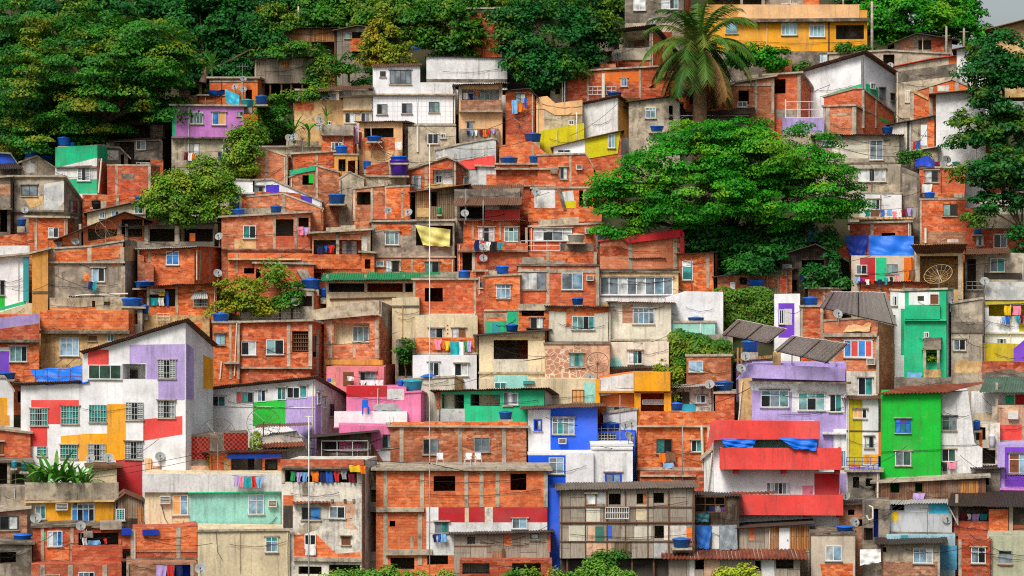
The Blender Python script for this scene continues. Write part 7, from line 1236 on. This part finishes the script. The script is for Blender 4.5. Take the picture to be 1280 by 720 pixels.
tree('drooping lower edge tree with sparse leaning branches', (1290, 300), [(1235, 215, 44, 16, 0), (1262, 205, 40, 24, 0), (1245, 250, 36, 12, 0), (1225, 265, 16, 14, 0), (1280, 240, 24, 18, 0), (1276, 300, 16, 26, 0), (1288, 340, 14, 14, 0)], 'lf_dark', .75, .36, 1.0, .4, dY=-4, tr=.2)
tree('round citrus tree standing before the cream house', (228, 288), [(215, 248, 40, 32, 0), (240, 262, 30, 20, -.2), (222, 230, 30, 18, 0)], 'lf_cit', 1., .28, .8, .6, dY=-1.2, tr=.18)
tree('second citrus tree leaning toward the small white blue doored house', (275, 282), [(262, 232, 34, 24, .2), (278, 250, 22, 26, 0), (254, 208, 18, 16, .2)], 'lf_cit', 1., .28, .8, .6, dY=-.6, tr=.16)
tree('upper citrus tree beside the pink lilac house', (305, 226), [(305, 190, 26, 34, 0), (312, 165, 18, 18, 0), (292, 205, 20, 18, 0)], 'lf_cit', 1., .28, .8, .6, dY=-.8, tr=.16)
tree('flowering bush above the mural roof', (292, 398), [(300, 360, 28, 16, 0), (315, 378, 24, 14, 0), (282, 384, 22, 12, 0), (330, 385, 18, 9, 0)], 'lf_yel', .9, .28, .8, dY=-.6, tr=.1, name='bush', cat='bush')
tree('thin airy tree with orange leaves beside the dark bush', (350, 380), [(342, 334, 20, 10, 0), (352, 345, 16, 12, 0), (338, 350, 14, 12, 0)], 'lf_cit', .4, .26, .8, dY=-1, tr=.07)
tree('dark round bush beneath thin airy tree', (365, 378), [(367, 358, 12, 14, 0), (352, 378, 26, 8, 0)], 'lf_mid', 1, .28, .7, dY=-1.2, tr=.08, limbs=False, name='bush', cat='bush')
tree('leafy shrub in the gap beside white ground floor', (507, 462), [(507, 432, 11, 10, 0), (506, 446, 8, 8, 0)], 'lf_mid', 1, .24, .6, dY=-.6, tr=.05, limbs=False, name='shrub', cat='bush')
tree('green hedge bank under the golden yellow house', (935, 92), [(940, 66, 30, 12, 0), (965, 72, 22, 14, 0), (925, 72, 16, 10, 0)], 'lf_brt', 1, .32, .9, dY=-1.5, limbs=False, trunk=False, name='hedge', cat='hedge')
tree('green shrub by the terrace wall of golden house', (1065, 66), [(1062, 60, 20, 6, 0), (1080, 62, 12, 5, 0)], 'lf_mid', 1, .3, .7, dY=-1.5, limbs=False, trunk=False, name='shrub', cat='bush')
tree('small green shrub beside the brick ruin', (998, 92), [(998, 82, 9, 8, 0)], 'lf_mid', 1, .28, .6, dY=-1.2, limbs=False, trunk=False, name='shrub', cat='bush')
tree('wild grassy bank at foot of crumbling stained house', (450, 722), [(425, 721, 24, 4, 0), (465, 718, 18, 5, 0), (500, 721, 20, 4, 0), (450, 717, 6, 7, 0), (488, 716, 6, 6, 0)], 'lf_grs', 1.2, .22, .55, .9, dY=-2, limbs=False, trunk=False, name='bush', cat='bush')
tree('wild shrubs at the foot of the brick piers', (545, 722), [(535, 721, 22, 4, 0), (562, 718, 10, 5, 0)], 'lf_grs', 1.2, .22, .55, .9, dY=-2, limbs=False, trunk=False, name='bush', cat='bush')
tree('green bush before the ragged tin shack', (662, 724), [(662, 718, 17, 6, 0), (642, 721, 8, 3, 0)], 'lf_mid', 1, .3, .8, .7, dY=-2.2, limbs=False, trunk=False, name='bush', cat='bush')
tree('tall weeds under the plank tenement', (750, 724), [(718, 716, 12, 8, 0), (752, 713, 12, 10, 0), (778, 719, 14, 6, 0), (700, 719, 10, 5, 0), (738, 706, 5, 7, 0)], 'lf_grs', 1.2, .22, .55, .9, dY=-2.2, limbs=False, trunk=False, name='bush', cat='bush')
tree('green creeper growing up the plank tenement', (760, 712), [(750, 694, 7, 6, 0), (774, 692, 8, 4, 0), (760, 704, 8, 6, 0)], 'lf_mid', .8, .24, .6, dY=-1.4, limbs=False, trunk=False, name='creeper', cat='climbing plant')
tree('bright bush in front of the mossy tile shanty', (920, 726), [(920, 714, 17, 9, 0), (905, 719, 10, 6, 0), (936, 718, 10, 6, 0)], 'lf_yel2', 1, .28, .8, .7, dY=-2.4, limbs=False, trunk=False, name='bush', cat='bush')
tree('small plant by the emerald tower foot', (1165, 460), [(1165, 448, 7, 5, 0), (1163, 436, 8, 3, 0)], 'lf_cit', .8, .22, .5, dY=-1.3, limbs=False, trunk=False, name='potted_plant', cat='plant')
tree('shrubs around the dark planks below the giant tree', (1030, 352), [(1020, 345, 16, 14, 0), (1036, 330, 10, 16, 0), (940, 328, 30, 12, 0), (962, 318, 18, 14, 0), (1050, 350, 10, 8, 0)], 'lf_deep', .9, .32, .9, dY=-2.2, limbs=False, trunk=False, name='shrubs', cat='bush') 
tree('dark leafy mass on stone slope near the white wall', (1136, 206), [(1136, 196, 14, 8, 0), (1150, 192, 10, 5, 0)], 'lf_mid', .7, .26, .7, dY=-1.5, limbs=False, trunk=False, name='shrub', cat='bush')
tree('hanging bush by the golden balcony pillars', (842, 500), [(842, 482, 12, 22, 0), (848, 466, 12, 10, 0), (828, 456, 6, 8, 0)], 'lf_yel', .7, .24, .6, dY=-1.5, limbs=False, trunk=False, name='bush', cat='bush')
ivy(bh, 'yellow green ivy hedge covering the wall below bright blue tank', [(948, 384, 26, 26), (905, 378, 20, 20), (912, 398, 18, 12), (935, 370, 26, 10), (955, 400, 16, 12)], 'lf_ivy', 1.6, 900, .3, thick=1.)
ivy(iv2, 'dense dark creeper over the mossy ledge wall', [(865, 438, 32, 22), (895, 446, 22, 20), (850, 425, 16, 14), (855, 455, 16, 14), (900, 432, 16, 8)], 'lf_mid', 1.4, 850, .3, thick=1.2)
ivy(gg, 'brownish weeds on the grimy wall by dark store', [(266, 575, 8, 10), (320, 552, 8, 14)], 'lf_yel', .6, 700, .22)
for i, (u, k, lab) in enumerate(((44, 2.9, 'banana plant nearest the picture edge on the planter parapet'), (56, 3.5, 'drooping banana plant second from the planter edge'), (70, 3.7, 'tallest banana plant before the teal shutters'), (82, 3.0, 'banana plant in the middle of planter parapet'), (94, 3.2, 'leaning banana plant before the yellow mural block'), (106, 2.7, 'low banana plant beside the cream stair tower'))):
    banana(u, 622, gh2.Y + .5 + (i % 2) * .5, k * .86, lab, 16, 1.1, 'banana plants on the planter parapet')
for i, (u, v, k, lab) in enumerate(((404, 92, 2.4, 'banana plant by the stilted shack, highest of the clump'), (420, 100, 2.6, 'banana plant in middle of the clump by stilted shack'), (436, 96, 2.0, 'banana plant of the clump nearest the yellow green tree'), (386, 176, 2.6, 'banana plant beside small brick tower'), (368, 172, 2.0, 'shorter banana plant above the grey slab house'), (408, 152, 1.4, 'small banana plant before tan wall'), (265, 92, 2.4, 'pale banana plant under the dark forest'))):
    banana(u, v, depth(v + 14) - 1, k, lab, 8, 1.1, 'banana plants of the upper slope')
tree('hilltop scrub between the plank shed and yellow green tree', (420, 44), [(400, 20, 36, 12, 0), (440, 22, 40, 14, 0), (480, 14, 40, 14, 0), (390, 4, 40, 12, 3), (520, 6, 50, 12, 3), (450, 4, 50, 10, 3), (590, 4, 60, 10, 4)], 'lf_mid', .9, .36, 1.1, dY=2.5, limbs=False, trunk=False, name='shrubs', cat='bush')
tree('scrub on the slope around stilted shack', (410, 120), [(408, 84, 22, 16, 0), (432, 78, 16, 12, 0), (380, 60, 24, 8, 0), (345, 66, 16, 10, 0), (395, 104, 14, 8, 0), (366, 166, 14, 12, 0), (345, 172, 14, 14, 0)], 'lf_mid', .8, .3, .9, dY=-.4, limbs=False, trunk=False, name='shrubs', cat='bush')
# palm
PY = depth(160) - 1.8
e = empty('palm_tree', P(875, 158, PY), 'tall palm with drooping fronds in front of brick houses', 'palm tree')
mb = MB(); top_ = P(874, 62, PY) - P(875, 158, PY)
mb.tube([(0, 0, -4), (0, 0, 0), top_ * .4, top_ * .8, top_], [.7, .66, .6, .72, .5], 10); mb.build('trunk', 'barkp', e, True)
for k in range(54):
    a = 6.283 * k / 54 * 3.02 + R.uniform(-.2, .2); el = [1.2, .75, .3, -.3][k % 4] + R.uniform(-.15, .15); L = R.uniform(4.8, 6.2)
    fb = MB(); p_ = top_.copy(); d = Vector((math.cos(a) * math.cos(el), math.sin(a) * math.cos(el), math.sin(el))); pts = []
    for i in range(15): pts.append((p_.copy(), d.copy())); d = (d + Vector((0, 0, -.10 - .03 * i / 5))).normalized(); p_ += d * L / 14
    fb.tube([q for q, _ in pts], [.05 * (1 - i / 16) + .008 for i in range(15)], 4)
    for i in range(2, 15):
        for j in range(4):
            q = pts[i][0] + (pts[min(14, i + 1)][0] - pts[i][0]) * j / 4; dd = pts[i][1]; sd = dd.cross(Vector((0, 0, 1))).normalized(); ll = 1.0 * math.sin(math.pi * (i + j / 4) / 15.5) ** .6 + .15
            for s_ in (1, -1):
                tip = q + (sd * s_ * .75 + dd * .55 + Vector((0, 0, -.5 + R.uniform(-.25, .2)))) * ll; w_ = dd * .055
                b = len(fb.V); fb.V += [q - w_, q + w_, tip]; fb.F.append([b, b + 1, b + 2]); fb.M.append(0)
    tinted(fb.build('frond', 'lf_palm' if k % 4 < 3 or k % 3 else 'lf_dead', e))
for k in range(26):
    a = 6.283 * k / 26; fb = MB(); blade(fb, top_ + Vector((math.cos(a) * .4, math.sin(a) * .4, -.1)), (math.cos(a) * .5, math.sin(a) * .5, -.7), R.uniform(2.2, 4.6), .2, .6); tinted(fb.build('dead_frond', 'lf_dead', e))
tree('dark thicket filling the shade under the giant tree', (930, 350), [(900, 300, 50, 22, 0), (960, 305, 50, 24, 0), (1010, 300, 40, 26, 0), (860, 300, 30, 16, 0), (940, 335, 40, 16, -1.5), (970, 330, 30, 20, -1.5), (1030, 330, 24, 22, -1)], 'lf_deep', .9, .34, 1.1, dY=2.5, limbs=False, trunk=False, name='thicket', cat='bush')
tree('dark forest undergrowth between big corner tree and blue tanks', (90, 190), [(20, 175, 50, 20, 0), (90, 165, 60, 22, 0), (170, 140, 50, 22, 0), (110, 130, 80, 30, 1), (20, 120, 50, 40, 1), (205, 105, 40, 30, 1)], 'lf_deep', .9, .4, 1.2, dY=4, limbs=False, trunk=False, name='thicket', cat='bush')
tree('scrub in the gap beneath stilted shack and orange red house', (340, 150), [(338, 132, 22, 14, 0), (350, 150, 22, 14, 0), (332, 160, 16, 14, 0), (372, 120, 14, 8, 0), (395, 116, 16, 8, 0)], 'lf_mid', .8, .28, .8, dY=-.2, limbs=False, trunk=False, name='shrubs', cat='bush')
# ------------------------------------------------------------------ poles, cables, chairs
pole(537, 180, 719, depth(719) - 3, .04, 'very tall thin white mast rising through the middle of slope', arms=((0, 580, .3, 0),))
mb = MB(); 
pole(386, 520, 722, depth(722) - 3, .05, 'thin white pipe mast before the crumbling stained house', arms=((0, 521, .6, .03),))
pole(1090, 2, 60, depth(66) - 2, .14, 'grey concrete utility pole at end of golden yellow house', 'cns', arms=((0, 8, .9, 0),))
pole(1183, 33, 62, depth(66) - 3, .12, 'concrete utility pole with small box beside crest hut', 'cns', arms=((0, 45, .7, 0),)); pole(1205, 35, 60, depth(64) - 3, .12, 'concrete utility pole next to the upper white house', 'cns', arms=((0, 40, .8, 0),))
pole(373, 8, 30, depth(40), .1, 'short weathered pole by the plank shed hillside', 'cns'); pole(1054, -4, 12, depth(60) + 2, .08, 'thin pole behind the golden house roof', 'cns')
pole(703, 84, 122, depth(124) - 1, .045, 'white thin mast beside dark trees', arms=((0, 90, 1., .05), (0, 96, 1.3, .05))); pole(706, 90, 122, depth(124) - 1.3, .045, 'white frame post beside the thin mast')
pole(604, 250, 275, depth(290) - 2, .05, 'steel post holding the huge brown awning', 'met'); pole(721, 140, 180, depth(180) - 2, .06, 'white leaning pipe over lemon wedge wall', 'pvc')
pole(452, 6, 20, depth(40) + 1, .06, 'small pole in the hilltop scrub', 'cns'); pole(853, 530, 600, depth(600) - 1, .04, 'thin grey aerial pole before the orange parapet house', 'met') ; pole(775, 494, 540, depth(560) - 1.5, .04, 'slim mast on the royal blue annex', 'met'); pole(793, 436, 466, depth(466) - 1, .03, 'slim dark mast before the cream lower house', 'frd')
antenna(447, 560, 580, depth(586) - .8, 'comb shaped television antenna above the crumbling stained house', 9, 1.6); antenna(1159, 634, 668, depth(668) - 1.5, 'tall television antenna against the silver foil shack', 6, .8, 'frd'); antenna(303, 82, 100, depth(130), 'television antenna on the orange red house roof', 5, .8); antenna(661, 88, 110, depth(120), 'leaning television antenna beneath dark trees', 6, 1.2); antenna(1080, 622, 642, depth(664) - 1, 'small television antenna by the low brick shanty', 5, 1.2); antenna(760, 535, 552, depth(562) - .5, 'square television antenna on the royal blue annex tub', 5, 1.6)
for u, lab in ((550, 'white plastic chair folded on the long brick ledge'), (585, 'white plastic chair on long brick ledge, first of a pair'), (598, 'white plastic chair on long brick ledge, second of a pair')):
    Y = bg2.Y + .25 - .5; e = empty('plastic_chair', P(u, 581.5, Y), lab, 'chair', R.uniform(-.5, .5) + bg2.rot, 'white plastic chairs on the brick ledge')
    b = MB(); b.box(-.23, .23, -.22, .22, .40, .44); b.build('seat', 'metw', e); b = MB(); b.hexa([Vector(q) for q in ((-.23, .18, .44), (.23, .18, .44), (.23, .22, .44), (-.23, .22, .44), (-.22, .26, .85), (.22, .26, .85), (.22, .3, .85), (-.22, .3, .85))]); b.build('backrest', 'metw', e)
    for sx in (-.2, .2):
        for sy in (-.19, .19): b = MB(); b.tube([(sx * 1.15, sy * 1.15, 0), (sx, sy, .42)], .025, 5); b.build('leg', 'metw', e)
        b = MB(); b.box(sx - .025, sx + .025, -.2, .2, .62, .65); b.build('armrest', 'metw', e)
Y = pk2.Y - .8; e = empty('plastic_chair', P(457, 516, Y), 'blue plastic chair behind the white parapet of pink terrace house', 'chair', .2)
b = MB(); b.box(-.25, .25, -.22, .22, .40, .45); b.build('seat', 'tankb', e); b = MB(); b.hexa([Vector(q) for q in ((-.25, .18, .45), (.25, .18, .45), (.25, .22, .45), (-.25, .22, .45), (-.22, .26, .95), (.22, .26, .95), (.22, .3, .95), (-.22, .3, .95))]); b.build('backrest', 'tankb', e)
for sx in (-.2, .2):
    for sy in (-.19, .19): b = MB(); b.tube([(sx * 1.15, sy * 1.15, -.1), (sx, sy, .42)], .03, 5); b.build('leg', 'tankb', e)
tarp(pk2, [(470, 500, -.4), (500, 503, -.4), (503, 513, .3), (466, 512, .3)], 'c_grey', 'heap of pale patterned cloth on pink terrace', -.3, 'cloth_heap')
e = empty('parasol', P(536, 474, a3.Y - 1.2), 'flat dark blue parasol before the white ground floor house', 'parasol'); b = MB(); b.lathe([(0, 0.42), (.35, .36), (.7, .2), (.72, .18), (.35, .31), (0, .37)], 10); b.build('canopy', 'tankn', e, True); b = MB(); b.tube([(0, 0, -.6), (0, 0, .4)], .025, 6); b.build('shaft', 'met', e)
e = empty('parasol', P(515, 64, depth(80) - 1), 'blue beach parasol above the white tiled block', 'parasol'); b = MB(); b.lathe([(0, 0.5), (.35, .42), (.62, .22), (.64, .19), (.35, .37), (0, .45)], 10); b.build('canopy', 'tankb', e, True); b = MB(); b.tube([(0, 0, -.9), (0, 0, .48)], .03, 6); b.build('shaft', 'met', e)
YW = depth(640)
for pts, lab, sg in ((((1078, 75, 228.), (1022, 112, 226), (1008, 108, 226)), 'black cable drooping across the white gabled house', .35), (((1090, 12, 230), (1183, 40, 229)), 'cable strung from golden house pole to crest hut pole', .8), (((1183, 42, 229), (1205, 44, 229)), 'short cable between the two crest poles', .2),
                     (((1079, 96, 226), (1130, 150, 222)), 'cable falling from white gable to panelled brick house', .6), (((560, 165, 222), (640, 148, 222), (690, 118, 224)), 'long cable slung past the peach house balcony', .5), (((600, 456, 197), (740, 432, 197)), 'cable crossing the cream black opening house', .3),
                     (((537, 579, 173), (462, 575, 176)), 'guy wire from tall mast toward stained house', .05), (((537, 579, 173), (600, 592, 178)), 'guy wire from tall mast toward the long brick house', .05), (((930, 430, 196), (1008, 470, 190), (1058, 492, 191)), 'cable draped before the lavender parapet', .3),
                     (((400, 265, 205), (440, 235, 208)), 'bent pipe cable over the concrete slab balcony', -.5), (((1100, 560, 186), (1228, 556, 186)), 'cable sagging across green block facade', .1), (((386, 560, 173), (500, 560, 178)), 'cable from pipe mast toward pink house', .3), (((886, 505, 190), (960, 470, 191)), 'cable by the narrow brick tower', .3), (((1040, 180, 212), (1128, 195, 212), (1160, 160, 214)), 'cable over the beige tall window house', .4)):
    wire(pts, lab, .022, sg)
nw = 0
for h in H.all:                                                     # light drop cables slung between neighbouring houses
    if len(h.ph.split()) > 10 or R.random() > .42: continue
    near = [o for o in H.all if o is not h and 30 < abs(o.u0 - h.u0) < 110 and abs(o.vb - h.vb) < 40]
    if not near: continue
    o = R.choice(near); a = h.e.location + Vector((R.uniform(0, 2), -.5, R.uniform(1.8, 3.2))); b = o.e.location + Vector((R.uniform(0, 2), -.5, R.uniform(1.8, 3.2)))
    y = min(a.y, b.y); mb = MB(); L = []
    for i in range(11): t_ = i / 10; q = a.lerp(b, t_); L.append((q.x, q.y, q.z - R.choice((.4, .4, .7)) * 0 - .5 * 4 * t_ * (1 - t_) * .7))
    mb.tube(L, .017, 4); c = mb.build('overhead_cable', 'wire'); tag(c, 'thin black cable running from the ' + h.ph, 'cable', 'drop cables between the houses')
na = nd = 0
for h in H.all:                                                     # aerials and small dishes along the roof edges
    n = len(h.ph.split()); W = h.x1 - h.x0
    if W < 2.5 or h.roof is None or 'wall' in h.e.name: continue
    q = R.random()
    if q < .16 and n <= 8:
        x = h.x0 + W * R.uniform(.15, .85); p_ = h.e.matrix_basis @ Vector((x, .3, h.zt(x) + .1)); e = empty('tv_antenna', p_, 'thin television antenna on the roof of ' + h.ph, 'antenna', R.uniform(-.8, .8), 'television antennas on the roofs')
        mb = MB(); k = R.uniform(.9, 1.8); mb.tube([(0, 0, -.2), (0, 0, k)], .02, 5); mb.build('mast', 'met', e); mb = MB(); mb.tube([(-.5, 0, k * .95), (.5, 0, k * .95)], .013, 4)
        for i in range(6): mb.tube([(-.5 + i * .2, -.3, k * .95), (-.5 + i * .2, .3, k * .95)], .01, 4)
        mb.build('boom', 'met', e)
    elif q < .34 and n <= 7:
        x = h.x0 + W * R.choice((.1, .2, .8, .9)); z = h.zt(x); rr = R.uniform(.28, .42); e0 = h.e.matrix_basis @ Vector((x, .1, z + rr + .25)); u = CU + e0.x / e0.y * F; v = CV - (e0.z - ZC) / e0.y * F
        dish(h, u, v, rr * F / h.Y, 'small grey satellite dish on the roof edge of ' + h.ph, off=e0.y - h.Y)
# ------------------------------------------------------------------ setting
for h in H.all:
    if not h.Dfix:
        d_ = 5.
        for o in H.all:
            if o is h: continue
            ov = min(h.u1 + h.r, o.u1 + o.r) - max(h.u0 - h.l, o.u0 - o.l)
            if ov > 4 and o.Y > h.Y + .05: d_ = min(d_, max(1.6, o.Y - h.Y - .12))
        h.D = d_
for h in H.all: h.finish()
n = 140; xs = np.linspace(-75, 75, n); ys = np.concatenate([np.linspace(150, 250, 130), np.linspace(252, 400, 20)])
V = []; 
for y in ys:
    for x in xs:
        yy = min(y, 243); z = hill(x, yy) - (y - yy) * .1
        if y < 172: z = hill(x, 172)
        k = min(1, max(0, (x - 34) / 8)); z -= k * k * (3 - 2 * k) * max(0, y - 230) * 1.1
        V.append((x, y, z))
Fc = [[j * n + i, j * n + i + 1, (j + 1) * n + i + 1, (j + 1) * n + i] for j in range(len(ys) - 1) for i in range(n - 1)]
o = mesh_obj('terrain', V, Fc, 'earth', None, None, None, True); o['kind'] = 'structure'
zg = hill(0, 172) - .02
o = mesh_obj('ground', [(-600, -80, zg - 2), (600, -80, zg - 2), (600, 151, zg - .3), (-600, 151, zg - .3)], [[0, 1, 2, 3]], 'earth'); o['kind'] = 'structure'
cam = bpy.data.cameras.new('camera'); cam.sensor_width = 36; cam.lens = F / 1280 * 36; cam.clip_end = 3000; co = bpy.data.objects.new('camera', cam); COL.objects.link(co); co.location = CAM; co.rotation_euler = (math.pi / 2, 0, 0); sc.camera = co
SE, SR = 50, 26                                                     # sun elevation, degrees left of straight behind the camera
L = bpy.data.lights.new('sun', 'SUN'); L.energy = 1.5; L.angle = math.radians(20); L.color = (1, .95, .88); so = bpy.data.objects.new('sun', L); COL.objects.link(so)
sd = Vector((-math.sin(math.radians(SR)) * math.cos(math.radians(SE)), -math.cos(math.radians(SR)) * math.cos(math.radians(SE)), math.sin(math.radians(SE))))
so.rotation_euler = sd.to_track_quat('Z', 'Y').to_euler()
w = bpy.data.worlds.new('World'); sc.world = w; w.use_nodes = True; nt = w.node_tree
sk = nt.nodes.new('ShaderNodeTexSky'); sk.sky_type = 'NISHITA'; sk.sun_disc = False; sk.sun_elevation = math.radians(SE); sk.sun_rotation = math.atan2(sd.x, sd.y); sk.air_density = 1.2; sk.dust_density = 4; sk.ozone_density = 1.5
hs = nt.nodes.new('ShaderNodeHueSaturation'); hs.inputs['Saturation'].default_value = .6
nt.links.new(sk.outputs[0], hs.inputs['Color']); bg = nt.nodes['Background']; bg.inputs['Strength'].default_value = .055; nt.links.new(hs.outputs[0], bg.inputs['Color'])
vs = sc.view_settings; vs.view_transform = 'Standard'; vs.look = 'None'; vs.gamma = 1; vs.use_curve_mapping = False; vs.exposure = 1.27
sc.cycles.max_bounces = 5; sc.cycles.diffuse_bounces = 3; sc.cycles.use_denoising = False; sc.cycles.filter_width = 1.15
